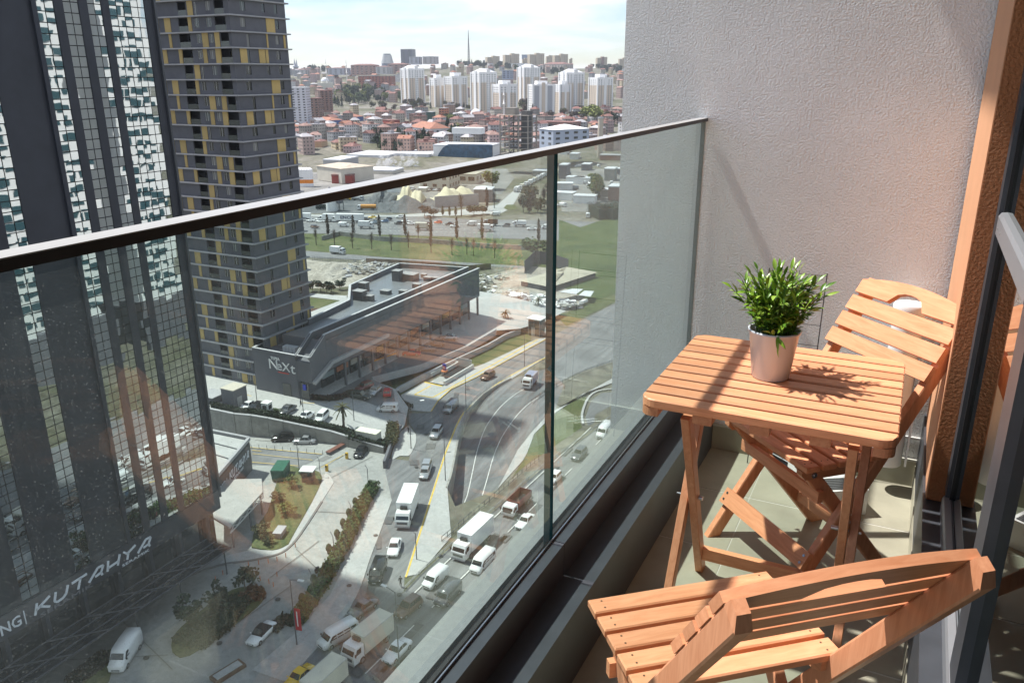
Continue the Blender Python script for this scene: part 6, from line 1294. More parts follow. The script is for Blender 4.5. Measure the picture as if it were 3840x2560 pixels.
def rubble(label,P,n,spread,sz,mats,name='rubble'):
    b=MB(); r=random.Random(n)
    for i in range(n):
        k=r.randrange(len(P)-1); p=Vector(P[k]).lerp(Vector(P[k+1]),r.random())+Vector((r.gauss(0,spread),r.gauss(0,spread))); b.k=r.randrange(len(mats)); M=Matrix.Rotation(r.uniform(0,3),3,'Z')@Matrix.Rotation(r.uniform(-.6,.6),3,'X'); b.obox((p.x,p.y,r.uniform(.1,1.2)),(sz*r.uniform(.4,1.8),sz*r.uniform(.3,1.2),sz*r.uniform(.1,.5)),M=M)
    o=b.build(name,mats,kind='stuff'); o['label']=label; o['category']='rubble'; return o
rubble('strewn pale rubble and broken panels in the yard at the right',[(-109.94,219.68),(-106.07,222.89),(-100.16,221.7),(-93.39,219.75),(-90.26,221.25)],330,2.0,1.6,[boxw,conw,whitew,dkm2])
rubble('grey rubble spread over the demolition lot',[(-182.33,226.73),(-179.62,233.98),(-176.15,237.66),(-168.69,237.18)],260,4.5,1.3,[conw,sandm,slabm])
rubble('pale rubble patches at the end of the shopping centre',[(-129.47,235.08),(-129.2,242.76),(-126.3,227.05),(-115.37,225.48)],120,3,1.1,[conw,boxw,sandm])
mound('pale earth mound on the demolition lot',[(-194.69,220.84),(-189.67,226.19),(-179.34,228.16)],16,3.0,sandm,'earth_mound','earth mound',8)
ws=thing('roof_sheets','two white corrugated sheets lying roof like beside the rubble','sheets',(0,0,0))
for q in ([(-97.31,228.45),(-95.06,233.7),(-91.54,234.69),(-91.29,227.95)],[(-90.11,227.18),(-90.55,233.07),(-87.51,233.84),(-86.13,227.12)],[(-109.17,216.71),(-106.89,217.15),(-107.84,222.04),(-110.17,221.6)]):
    MB().prism(q,2.2,2.3).build('sheet',lightm,ws)
for p,lab in zip([(-357.51,408.28),(-355.99,408.98),(-354.39,409.72),(-352.78,410.45),(-351.27,411.15)],('leftmost','second from left','middle','second from right','rightmost')):
    t=thing('silo','white silo with an orange band, the %s of the row'%lab,'silo',(p[0],p[1],0)); MB().cyl((0,0,0),(0,0,11),1.9,n=14).build('shell',boxw,t); MB().cyl((0,0,2.2),(0,0,4.6),1.93,n=14).build('band',mat('silo_orange',(.75,.24,.02),.5),t); MB().cyl((0,0,11),(0,0,12.2),1.9,.4,14).build('top',boxw,t)
t=thing('storage_tank','white upright tank on the gravel yard','tank',(*(-275.93,338.41),0)); MB().cyl((0,0,0),(0,0,7.5),3.1,n=18).build('shell',boxw,t); MB().cyl((0,0,7.5),(0,0,8),3.1,1,18).build('lid',slabm,t)
t=thing('hopper','dark steel hopper standing beside the white tank','hopper',(*(-272.35,340.07),0)); MB().box(-1.6,1.6,-1.6,1.6,4,9.5).build('bin',dkm2,t)
for sx in (-1.5,1.5):
    for sy in (-1.5,1.5): MB().cyl((sx,sy,0),(sx,sy,4),.2,n=5).build('leg',pole_m,t)
t=thing('conveyor','dark inclined conveyor frame left of the white tank','conveyor',(*(-286.37,342.83),0)); MB().bar((-2,-3,1),(3,4,11),1.2,.8).build('belt',dkm2,t)
for q in ((-1,-1.5,3.6),(2,3,9.6)): MB().cyl((q[0],q[1],0),q,.2,n=5).build('leg',pole_m,t)
t=thing('loader','small yellow brown wheel loader on the gravel yard','loader',(*(-271.91,374.33),0),1); MB().box(-1.3,1.3,-2.4,1,.8,2).build('body',paint['yellow'],t); MB().box(-1,1,-1,.4,2.01,3.4).build('cab',cgl,t); MB().hexa([(-1.5,2.4,.2),(1.5,2.4,.2),(1.5,3.4,.2),(-1.5,3.4,.2)],[(-1.5,2.2,1.5),(1.5,2.2,1.5),(1.5,2.6,1.5),(-1.5,2.6,1.5)]).build('bucket',dkm2,t); MB().bar((0,1,1.4),(0,2.5,1),.9,.3).build('arm',paint['yellow'],t); wheels(t,2.6,(-1.6,1.2),.75,.5)
for i in range(12):
    p=Vector((-288.46,425.77)).lerp(Vector((-280.71,426.09)),i/6) if i<6 else Vector((-272.26,427.57)).lerp(Vector((-262.7,428)),(i-6)/6)
    passenger(('sedan','hatch','suv')[i%3],('white','grey','silver','black','steel_blue')[i%5],'%s parked car number in the depot row'%i if False else ('white','dark grey','silver','black','steel blue')[i%5]+' car in the depot row '+('left of' if i<6 else 'right of')+' the brown cabin, '+('first','second','third','fourth','fifth','sixth')[i%6]+' from left',at(p),R(15),)['group']='cars parked in the depot rows'
for i in range(9):
    p=Vector((-218.64,444.39)).lerp(Vector((-237.47,535.89)),i/8); truck(('white','grey roofed','silver')[i%3]+' lorry queueing on the junction road, '+('first','second','third','fourth','fifth','sixth','seventh','eighth','last')[i]+' from the roundabout',at(p),hd((-237.47,535.89),(-218.64,444.39)),'white',(boxw,boxb,lightm)[i%3],5,3.1,2.3)['group']='lorries queueing on the junction road'
# ================= FACTORIES AND NOTABLE BUILDINGS OF THE TOWN =================
fb=block('factory','white factory office with a sweeping dark blue glass front','office building',(-345.8,597.1,-9.8,52.7,22.3),boxw,30,R(10),lightm,1.2,0,None,1,None,.95)
b=MB(); prof=[(-30.5,1),(-29,8),(-26,15),(-22,20),(-17,23),(22,23),(22,1)]
b.add([(x+6,-.6,z) for x,z in prof]+[(x+6,-.05,z) for x,z in prof],[tuple(range(6,-1,-1)),tuple(range(7,14))]+[(i,(i+1)%7,(i+1)%7+7,i+7) for i in range(7)]); b.build('glass_front',bluegl,fb)
MB().box(-10,16,6,16,31,36).build('roof_house',boxw,fb)
for zz_ in (6,12,18): MB().box(-37,-35.5,-.2,-.02,zz_,zz_+3).build('window',winm,fb)
block('warehouse','long pale blue white warehouse hall left of the blue glass office','warehouse',(-417.9,561.6,-6.9,37.0,11.8),mat('hall_white',(.66,.68,.72),.6),40,R(8),lightm,1.5,0,None,1,None,1)
block('warehouse','second pale warehouse hall next to the blue glass office','warehouse',(-387.7,582.9,-7.0,34.4,12.2),mat('hall_white',(.7,.7,.7),.6),40,R(8),lightm,1.5,0,None,1,None,1)
block('warehouse','low grey roofed hall in front of the pale warehouses','warehouse',(-402.7,497.5,0.2,18.4,7.2),mat('hall_grey',(.4,.4,.4),.7),30,R(10),lightm,1)
block('factory','old cream factory hall with a dark red end wall','factory',(-354.1,433.8,2.4,34.3,9.4),cream,26,R(-18),mat('roof_rusty',(.44,.38,.30),.9,0,.2,.4,space='w'),1,.2,None,1,None,.85)
block('warehouse','dark red low warehouse beside the orange silos','warehouse',(-341.5,431.1,0.8,17.5,5.2),redw,12,R(20),mroof,.8); block('shed','long white flat shed behind the handrail at the factory foot','shed',(-351.8,486.0,-2.6,29.1,5.7),cream,20,R(10),lightm,1)
block('factory','white blue gabled works hall with a bright white roof by the concrete frame','factory',(-261.6,584.1,15.3,24.0,16.4),mat('hall_blue_grey',(.36,.41,.50),.6),34,R(-32),boxw,.8,.22,7,3,None,.8)
block('factory','long brick brown hall behind the bright gabled works','factory',(-343.5,788.4,9.2,40.8,12.8),brown,20,R(-4),mroof,1,0,9,2,None,1)
# concrete frame building, floor by floor
cx,cy_,cz,cw,chh=(-262.3,528.5,16.1,28.9,24.8); cf=thing('concrete_frame','unfinished bare concrete frame building with open floors','building',(cx,cy_,cz-6),-math.atan2(cx,cy_)+R(-25)); cw*=.78; fl_=(chh+6)/8
con=mat('raw_concrete',(.30,.27,.235),.9,0,.15,.4,space='w')
for i in range(9): MB().box(-cw/2,cw/2,0,16,i*fl_-.3,i*fl_+.1).build('floor_slab',con,cf)
for i in range(8):
    for xx in (-cw/2+.3,-cw/6,cw/6,cw/2-.3):
        for yy in (.4,8,15.6): MB().box(xx-.35,xx+.35,yy-.35,yy+.35,i*fl_+.101,(i+1)*fl_-.301).build('column',con,cf)
for i in range(8): MB().hexa([(-cw*.3,3,i*fl_+.11),(-cw*.3,5,i*fl_+.11),(-cw*.3+.4,5,i*fl_+.11),(-cw*.3+.4,3,i*fl_+.11)],[(-cw*.05,3,(i+1)*fl_-.31),(-cw*.05,5,(i+1)*fl_-.31),(-cw*.05+.4,5,(i+1)*fl_-.31),(-cw*.05+.4,3,(i+1)*fl_-.31)]).build('stair',con,cf)
MB().box(cw*.2,cw*.42,3,12,.11,8*fl_+3).build('lift_core',mat('core_grey',(.12,.115,.11),.9),cf); MB().box(-cw*.38,-cw*.05,4,12,8*fl_+.11,8*fl_+5).build('roof_house',con,cf)
block('school','long school with white and brown bays and a bright orange tiled roof','school',(-467.5,721.8,1.3,49.8,21.1),mat('school_white',(.62,.62,.64),.8),24,R(-28),rust,1,.27,5,4,None,.9)
block('building','tall blank red brick gable wall house in the town','house',(-547.9,776.1,6.8,21.8,13.9),redw,14,R(-25),mroof,.8); block('house','pink blank walled apartment house near the tower edge','house',(-495.0,576.7,1.2,11.7,16.6),mat('pink_wall',(.55,.36,.38),.85),14,R(25),mroof,.8,0,None,1)
block('house','pale apricot house with a rounded gable','house',(-499.7,598.9,2.7,9.3,10.0),mat('apricot',(.55,.38,.24),.85),14,R(15),mroof,.8,.2)
block('market_hall','long market hall with orange roof over bright blue walls','hall',(-640.7,819.2,16.9,32.5,7.0),bluew,22,R(-10),rust,1,.5); block('market_hall','second blue walled hall with orange roof left of the first','hall',(-610.8,740.6,17.3,33.2,6.5),bluew,22,R(-6),rust,1,.5)
block('house','dark green sheeted apartment block in the town','house',(-564.9,896.9,14.6,9.5,9.7),mat('green_sheet',(.025,.075,.055),.8),12,R(10)); block('house','orange plastered square house below the white towers','house',(-582.7,956.5,17.1,10.1,9.7),mat('orange_wall',(.5,.19,.11),.85),14,R(5),None,.8,0,5,3)
block('apartment_block','pale many windowed tower block beside the mustard tower','tower block',(-640.7,741.5,18.4,21.9,37.7),mat('tower_pale',(.58,.58,.63),.8),26,R(30),lightm,1,0,4.5,13); block('apartment_block','brown block right of the pale tower block','tower block',(-666.5,798.3,21.1,13.6,21.7),brown,18,R(20),mroof,1,0,5,7); block('apartment_block','brown apartment block with a white striped end wall','tower block',(-679.8,839.2,26.4,17.6,24.5),brown,20,R(38),mroof,1,0,4,9)
ur=block('apartment_row','unfinished red brick apartment row with dark openings','apartment row',(-1049.2,1456.5,42.0,77.6,26.1),mat('raw_brick',(.34,.12,.085),.9,0,.25,.15,space='w'),25,R(14),con,1,0,7,6,None,.95)
# mosques
def mosque(label,bx,mins,scale_d,hm):
    x,y,z,w_,h=bx; t=thing('mosque',label,'mosque',(x,y,z),-math.atan2(x,y)); r=w_*scale_d
    MB().box(-w_/2,w_/2,0,w_*.8,-3,h*.45).build('prayer_hall',mat('mosque_stone',(.55,.54,.48),.8),t); MB().lathe((0,w_*.4,h*.45+.01),[(r*1.06,0),(r*1.06,h*.12)],20,True).build('drum',mat('mosque_stone',(.5,.5,.45),.8),t)
    MB().lathe((0,w_*.4,h*.57+.02),[(r*math.cos(a*math.pi/20),r*.95*math.sin(a*math.pi/20)) for a in range(11)],20).build('dome',mat('lead_white',(.62,.65,.70),.4),t)
    for mx_ in mins:
        m=MB(); q=max(1,w_*.02); m.lathe((mx_,w_*.1,-3),[(q*1.2,0),(q*1.2,hm*.2),(q,hm*.22),(q,hm*.55),(q*1.7,hm*.56),(q*1.7,hm*.585),(q*.85,hm*.59),(q*.85,hm*.78),(q*1.4,hm*.785),(q*1.4,hm*.81),(q*.7,hm*.815),(q*.65,hm*.86),(.05,hm*1.03)],10); m.build('minaret',whitew,t)
    return t
mosque('large white domed mosque with two tall minarets on the hill',(-1149.4,1417.6,41.7,32.8,28.5),(22,38),.32,135) if False else mosque('large white domed mosque with two tall minarets on the hill',(-1143.1,1409.8,40.9,32.7,29.2),(4,46),.25,64)
mosque('small mosque with a pale dome and one white minaret below the towers',(-489.4,883.5,11.6,16.9,19.1),(34,),.42,46)
# white apartment towers on the slope
wt=mat('tower_white',(.80,.80,.80),.7); wb=mat('tower_beige',(.60,.51,.42),.8); wgr=mat('tower_grey_bays',(.36,.37,.40),.6)
def apt(label,bx,yaw,kind,fr=.74):
    x,y,z,w_,h=bx; t=thing('white_tower',label,'apartment tower',(x,y,z),-math.atan2(x,y)+R(yaw),'white apartment towers on the slope'); w=w_*fr; d=w*.86; hw=w/2; hd_=d/2; hb=h*.66 if kind!='grey' else h*.2
    MB().box(-hw,hw,0,d,-6,hb).build('lower_body',wb if kind!='grey' else wt,t); MB().box(-hw,hw,0,d,hb+.01,h*.90).build('upper_body',wt,t)
    if kind=='tall':
        b=MB(); b.hexa([(-hw*.95,.4,h*.9+.02),(hw*.95,.4,h*.9+.02),(hw*.95,d-.4,h*.9+.02),(-hw*.95,d-.4,h*.9+.02)],[(-hw*.3,hd_-3,h*.985),(hw*.3,hd_-3,h*.985),(hw*.3,hd_+3,h*.985),(-hw*.3,hd_+3,h*.985)]); b.build('roof',lightm,t)
        MB().box(-3,3,-1.2,d+1.2,-6,h*.965).build('stair_shaft',wt,t); MB().box(-hw-1.2,hw+1.2,hd_-3,hd_+3,-6,h*.93).build('stair_shaft',wt,t); MB().box(-hw*1.14,hw*1.14,-1.5,d+1.5,-6,h*.2).build('plinth_wings',wb,t) if False else None
    else:
        MB().box(-hw*.5,hw*.5,d*.25,d*.75,h*.9+.02,h).build('roof_house',wt,t); MB().box(-hw*.16,hw*.16,-1,-.01,-6,h*.95).build('stair_shaft',wt if kind!='grey' else wb,t)
    for sx in (-1,1):
        for yy in (-.35,d-1.6): MB().box(sx*hw-1.0,sx*hw+1.0,yy,yy+1.95,-6,h*.905).build('corner_pilaster',wt,t)
    b=MB(); nf=int(h*.9/3.05); b2=MB()
    for j in range(nf):
        zz=j*3.05+.9
        nx_=max(3,int(w/4.4))
        for i in range(nx_):
            xc=-hw+w*(i+.5)/nx_
            if abs(xc)<3.6 : continue
            b.box(xc-.75,xc+.75,-.09,-.01,zz,zz+1.45)
        ny=max(3,int(d/4.4))
        for i in range(ny):
            yc_=d*(i+.5)/ny
            for sx in (-1,1): b.box(sx*(hw+.05)-.04,sx*(hw+.05)+.04,yc_-.75,yc_+.75,zz,zz+1.45)
        for xc in ((-1.6,1.6) if kind=='tall' else ()): b.box(xc-.7,xc+.7,-1.3,-1.21,zz,zz+1.45)
    b.build('window',mat('window_tint',(.10,.115,.13),.15,spec=.7),t,'stuff')
    if kind=='grey':
        for sx in (-1,1): MB().box(sx*hw*.62-hw*.22,sx*hw*.62+hw*.22,-.3,-.1,0,h*.86).build('grey_bay',wgr,t)
A_=(('tall white tower with a beige middle farthest left of the group',(-791.9,1220.6,21.6,41.4,64.3),32,'tall'),('shorter white block right behind the leftmost tall tower',(-718.8,1178.0,18.7,26.6,50.8),30,'mid'),('white block with a square roof house second from left',(-678.6,1172.8,18.3,37.7,54.1),34,'mid'),('tall white tower behind the thin minaret',(-579.8,1084.8,18.4,39.0,59.9),33,'tall'),('low white block in front to the right of the minaret',(-513.0,1018.0,13.9,34.6,47.4),30,'mid'),('tall white beige tower in the middle with a peaked top',(-615.9,1312.7,21.2,41.1,65.8),28,'tall'),('white block with grey window bays and a beige shaft',(-474.2,1047.7,14.0,39.8,46.5),16,'grey'),('low white block in front of the right tall tower',(-467.9,1110.4,14.9,24.5,45.0),32,'mid'),('tall white tower with a pitched cap on the right',(-464.5,1138.9,16.9,38.2,60.4),30,'tall'),('white block standing alone near the stucco wall',(-468.8,1276.6,18.4,39.4,50.6),36,'mid'))
for lab,bx,yw,k in A_: apt(lab,bx,yw,k)
# skyline
bei=mat('skyline_beige',(.44,.38,.29),.85); 
for bx,lab in (((-1280.4,2433.7,97.2,48.9,29.2),'leftmost beige housing block on the skyline'),((-1226.4,2461.4,98.2,56.6,35.2),'large beige housing block second on the skyline'),((-1231.4,2570.2,100.4,21.3,21.4),'low beige block between two large ones'),((-1153.8,2496.2,102.7,57.8,31.5),'large beige housing block in the middle of the row'),((-1157.5,2604.4,103.8,24.0,26.4),'narrow beige block in the row'),((-1062.3,2482.2,93.4,51.6,36.9),'large beige housing block at the right of the row'),((-1072.4,2586.5,95.4,12.5,24.7),'small beige block ending the row'),((-976.8,2624.1,98.6,39.7,24.6),'beige and red block standing alone on the skyline'),((-912.4,2647.2,95.7,29.7,23.8),'beige block half hidden by the stucco wall')):
    x,y,z,w_,h=bx; t=thing('housing_block',lab,'housing block',(x,y,z-12),-math.atan2(x,y)+R(20),'beige housing blocks on the skyline'); w=w_*.85; h+=12
    MB().box(-w/2,w*.08,0,w*.5,0,h*.93).build('wing',bei,t); MB().box(w*.06,w/2,-w*.06,w*.5,0,h).build('wing',bei,t); MB().box(-w*.08,w*.14,-w*.09,w*.3,0,h*1.03).build('shaft',brown if 'red' in lab else bei,t)
    b=MB()
    for j in range(int(h/5)):
        for i in range(int(w/7)): xx=-w/2+3+i*7; yy=-.25 if xx<w*.05 else -w*.06-.25; b.box(xx,xx+2.2,yy,yy+.2,j*5+1.5,j*5+3.4)
    b.build('window',mat('window_far',(.22,.19,.15),.6),t,'stuff')
block('apartment_block','bluish block peeping between the beige skyline blocks','tower block',(-1298.1,2704.6,108.7,26.7,27.8),mat('far_blue',(.25,.3,.4),.8),40,R(10)); block('hall','long white low hall under the beige skyline blocks','hall',(-1143.7,2334.9,91.9,54.9,10.4),boxw,30,R(5)); block('school','long pale building with brown red roof on the ridge','building',(-1026.2,2334.4,85.3,96.6,19.2),mat('ridge_pale',(.5,.43,.38),.85),40,R(-14),mroof,2,.3,10,3)
block('house','blue windowed office block behind the white towers','office building',(-791.6,1560.7,61.5,21.4,16.7),mat('office_blue',(.30,.34,.45),.7),25,R(10),lightm,1,0,8,4)
dt=thing('round_tower','dark tapering office tower on the skyline','tower',(-1543.3,2215.4,104.9,37.1,28.3)[:3]); q=(-1543.3,2215.4,104.9,37.1,28.3); MB().lathe((0,0,-15),[(q[3]*.52,0),(q[3]*.5,q[4]*.5),(q[3]*.30,q[4]+15)],16,True).build('body',mat('tower_far_dark',(.12,.15,.2),.4),dt)
b=MB()
for i in range(9): b.lathe((0,0,i*q[4]/10),[(q[3]*(.53-.02*i),0),(q[3]*(.53-.02*i),2.5)],16)
b.build('floor_band',lightm,dt,'stuff')
block('apartment_block','dark slab tower block highest on the skyline','tower block',(-1492.9,2249.7,106.0,47.2,41.3),mat('tower_far_grey',(.12,.125,.16),.7),40,R(18),None,2,0,14,12); block('apartment_block','pale grey block below the dark slab tower','tower block',(-1419.6,2178.2,102.2,38.4,20.1),mat('far_pale',(.40,.41,.47),.8),30,R(12),None,2,0,14,5); block('apartment_block','pale pinkish block right of the dark slab tower','tower block',(-1383.6,2201.3,103.2,44.6,19.9),mat('far_pink',(.46,.42,.42),.8),40,R(8),None,2,0,14,5)
for bx,m,lab in (((-1502.9,1741.1,67.1,49.8,19.5),mat('far_white',(.48,.47,.47),.8),'pale hospital like block at the left end of the ridge'),((-1362.9,1727.0,72.5,46.6,16.3),mat('far_pale',(.4,.4,.4),.8),'pale block with reddish roof on the ridge by the minarets'),((-1280.9,1726.8,71.2,63.6,25.4),mat('far_redbrown',(.36,.22,.19),.85),'long red brown block on the ridge'),((-1213.2,1714.1,72.8,30.8,18.5),mat('far_white',(.5,.5,.5),.8),'pale block right of the long red brown one'),((-1211.2,1776.4,73.7,49.5,24.6),mat('far_redbrown2',(.36,.25,.22),.85),'brownish block beside the leftmost tall white tower')): block('apartment_block',lab,'apartment block',bx,m,40,R(12),mroof,2,.12,12,5,None,.95)
tvm=thing('radio_mast','tall dark lattice radio mast on the ridge','mast',(0,0,0)); x,y,z,w_,h=(-1276.7,2265.0,99.1,11.6,99.1); tvm.location=(x,y,z-5); H=h+5; r0=w_*.36; b=MB(); n=14
for i in range(n):
    za,zb=H*.8*(1-(1-i/n)**1.4),H*.8*(1-(1-(i+1)/n)**1.4); ra,rb_=r0*(1-za/H/.82*.85),r0*(1-zb/H/.82*.85)
    for k in range(4):
        a0,a1=k*math.pi/2+.6,(k+1)*math.pi/2+.6; p0=(ra*math.cos(a0),ra*math.sin(a0),za);p1=(rb_*math.cos(a0),rb_*math.sin(a0),zb); p2=(rb_*math.cos(a1),rb_*math.sin(a1),zb); b.bar(p0,p1,.9,.9); b.bar(p0,p2,.45,.45); b.bar(p1,p2,.45,.45)
b.build('lattice',dkm2,tvm); MB().cyl((0,0,H*.8),(0,0,H),1.3,.6,6).build('antenna',dkm2,tvm)
for bx,lab in (((-1767.7,2040.9,89.8,4.7,28.3),'thin far minaret at the left end of the skyline'),((-1763.4,2044.6,89.8,4.3,27.1),'thin far minaret right of its twin at the skyline end')):
    t=thing('minaret',lab,'minaret',(bx[0],bx[1],bx[2]-10)); MB().lathe((0,0,0),[(4,0),(4,bx[4]*.5),(6,bx[4]*.52),(3.2,bx[4]*.56),(2.5,bx[4]*.9),(.1,bx[4]+12)],8).build('shaft',mat('far_pale',(.4,.4,.4),.8),t); MB().lathe((0,0,bx[4]*.5),[(6.5,0),(6.5,3)],8,True).build('balcony',mat('far_pale',(.4,.4,.4),.8),t)
t=thing('chimney','tall beige concrete chimney column near the stucco wall','chimney',(-238.67,642.08)+(0,)); MB().cyl((0,0,0),(0,0,34),2.4,2.2,16).build('shaft',mat('chimney_beige',(.48,.42,.34),.9),t); MB().cyl((0,0,34),(0,0,35),2.5,n=16).build('cap',slabm,t)
block('market_stand','long curved orange striped roof behind the far glass panel','roof',(-225.0,631.1,1.9,22.2,4.3),rust,10,R(15)); 
for bx,lab,m in (((-275.2,649.1,3.1,8.4,4.7),'white flat shed behind the far glass panel at the top',boxw),((-255.2,624.9,2.1,8.6,4.5),'white cabin block right of the flat white shed',boxw),((-218.4,515.7,0.0,6.7,9.7),'grey three storey shed at the glass joint',dkm2),((-222.3,568.0,0.0,7.8,5.0),'grey depot cube behind the far glass panel',dkm2),((-185.3,517.9,0.0,8.3,8.3),'tall grey frame depot near the stucco wall',conw),((-152.0,434.2,0.0,8.8,8.3),'brown grey warehouse by the stucco wall',brown),((-238.8,523.0,0.0,13.9,4.0),'long grey warehouse left of the glass joint',conw)): block('depot',lab,'depot',bx,m,12,R(10),lightm)
hedge('dense dark green wood edge behind the far glass panel',[(-144.89,386.38),(-134.61,373.86),(-135.47,399.94)],10,6,lf_d,0,40,'shrub_row','shrubs')
sheet('meadow',[(-155.71,363.98),(-138.28,348.35),(-133.35,391.77),(-81.96,245.16),(-86.28,228.83),(-104.12,244.2)],ground_mat('dark_meadow',[(.035,.06,.018),(.07,.10,.03),(.1,.12,.05)],.06,scale2=1.5,w2=.4))
# ================= THE TOWN: HOUSES =================
KX,KY=math.sin,math.cos
wcols=[((.44,.41,.36),'cream'),((.62,.61,.60),'white'),((.33,.30,.27),'greyish'),((.40,.27,.22),'salmon'),((.52,.44,.30),'ochre'),((.40,.30,.27),'brown'),((.46,.34,.33),'pink'),((.36,.37,.38),'grey')]
rcols=[(rust,'orange tiled'),(mroof,'maroon'),(mat('roof_grey_tin',(.33,.32,.33),.6,.1,.15,.3,space='w'),'grey tin'),(mat('roof_pinkish',(.27,.17,.145),.85,0,.25,.4,space='w'),'faded red')]
wm=[mat('house_'+n,c,.85,0,.1,.15,space='w',rnd=.12) for c,n in wcols]
PM={}
def hproto(k,nf):
    if (k,nf) in PM: return PM[(k,nf)]
    W=(9,12,15,10)[k]; D=(9,10,11,14)[k]; H=nf*3.0
    a=MB().box(-W/2,W/2,-D/2,D/2,-5,H).mesh('wall',wm[0]); r=MB()
    if k in (0,3): r.hexa([(-W/2-.5,-D/2-.5,H+.02),(W/2+.5,-D/2-.5,H+.02),(W/2+.5,D/2+.5,H+.02),(-W/2-.5,D/2+.5,H+.02)],[(-W*.2,-.1,H+2.6),(W*.2,-.1,H+2.6),(W*.2,.1,H+2.6),(-W*.2,.1,H+2.6)])
    elif k==1: r.hexa([(-W/2-.4,-D/2-.4,H+.02),(W/2+.4,-D/2-.4,H+.02),(W/2+.4,D/2+.4,H+.02),(-W/2-.4,D/2+.4,H+.02)],[(-W/2-.4,-.1,H+2.8),(W/2+.4,-.1,H+2.8),(W/2+.4,.1,H+2.8),(-W/2-.4,.1,H+2.8)])
    else: r.box(-W/2-.2,W/2+.2,-D/2-.2,D/2+.2,H+.02,H+.5); r.box(-2,2,-2,2,H+.51,H+2.6)
    b=MB()
    for j in range(nf):
        for i in range(int(W/3)):
            x=-W/2+1.5+i*3
            for s in (-1,1): b.box(x-.6,x+.6,s*(D/2+.05)-.04,s*(D/2+.05)+.04,j*3+1,j*3+2.3)
        for i in range(int(D/3)):
            y=-D/2+1.5+i*3
            for s in (-1,1): b.box(s*(W/2+.05)-.04,s*(W/2+.05)+.04,y-.6,y+.6,j*3+1,j*3+2.3)
    PM[(k,nf)]=(a,r.mesh('roof',rust),b.mesh('window',mat('window_town',(.09,.085,.085),.3)),MB().box(W*.2,W*.2+.8,-.4,.4,H+.5,H+3.4).mesh('chimney',redw)); return PM[(k,nf)]
taken=[]
for o in C.objects:
    if o.parent is None and o.get('category') and o.type=='EMPTY':
        d=math.hypot(o.location.x,o.location.y)
        if d>560: taken.append((o.location.x,o.location.y,24 if o['category'] in('apartment tower','school','office building','warehouse','factory','apartment row') else 13))
def house(x,y,yaw,k,nf,ci,ri,where):
    a,r,b,c=hproto(k,nf); z=TZ(x,y); t=thing('town_house','%s storey %s house with %s roof %s'%(('','one','two','three','four','five','six')[nf],wcols[ci][1],rcols[ri][1],where),'house',(x,y,z),yaw,'houses of the town')
    o=inst('wall',a,t); o.material_slots[0].link='OBJECT'; o.material_slots[0].material=wm[ci]
    o=inst('roof',r,t); o.material_slots[0].link='OBJECT'; o.material_slots[0].material=rcols[ri][0]
    inst('window',b,t)['kind']='stuff'; inst('chimney',c,t) if k!=2 else None
cnt=0; tries=0; farb=MB()
zones=[(725,790,'at the town edge'),(790,880,'in the lower town'),(880,1020,'in mid town'),(1020,1180,'below the white towers'),(1480,1750,'on the slope behind the white towers'),(1750,2100,'on the upper slope'),(2100,2700,'near the ridge')]
tgt=(34,66,85,66,75,75,70)
for (d0,d1,wh_),n in zip(zones,tgt):
    k_=0; tries=0
    while k_<n and tries<5000:
        tries+=1; d=rs.uniform(d0,d1); az=math.radians(rs.uniform(-41.5,-14.0)); x,y=d*KX(az),d*KY(az)
        md=11+d*.003
        if any((x-a)**2+(y-b_)**2<(q+md*.45)**2 for a,b_,q in taken): continue
        taken.append((x,y,md*.55)); big=d>1480
        yaw=-az+rs.choice((.25,-.5,.6,.9))+rs.gauss(0,.1)
        if big:
            a,r,b_,c=hproto(rs.randrange(4),rs.choice((4,5,5,6))); M=Matrix.Translation((x,y,TZ(x,y)))@Matrix.Rotation(yaw,4,'Z')
            for mm,kk in ((a,rs.randrange(8)),(r,8+rs.choice((0,1,1,2,3,3))),(b_,12)): farb.k=kk; farb.add([M@v.co for v in mm.vertices],[tuple(f.vertices) for f in mm.polygons])
            k_+=1; continue
        house(x,y,yaw,rs.randrange(4),rs.choice((2,3,3,4,5) if not big else (4,5,5,6)),rs.randrange(8),rs.choice((0,1,1,1,2,2,3,3)),wh_); k_+=1; cnt+=1
o=farb.build('distant_houses',wm+[q[0] for q in rcols]+[MATS['window_town']],kind='stuff'); o['label']='dense distant houses with red and grey roofs on the upper slopes'; o['category']='houses'
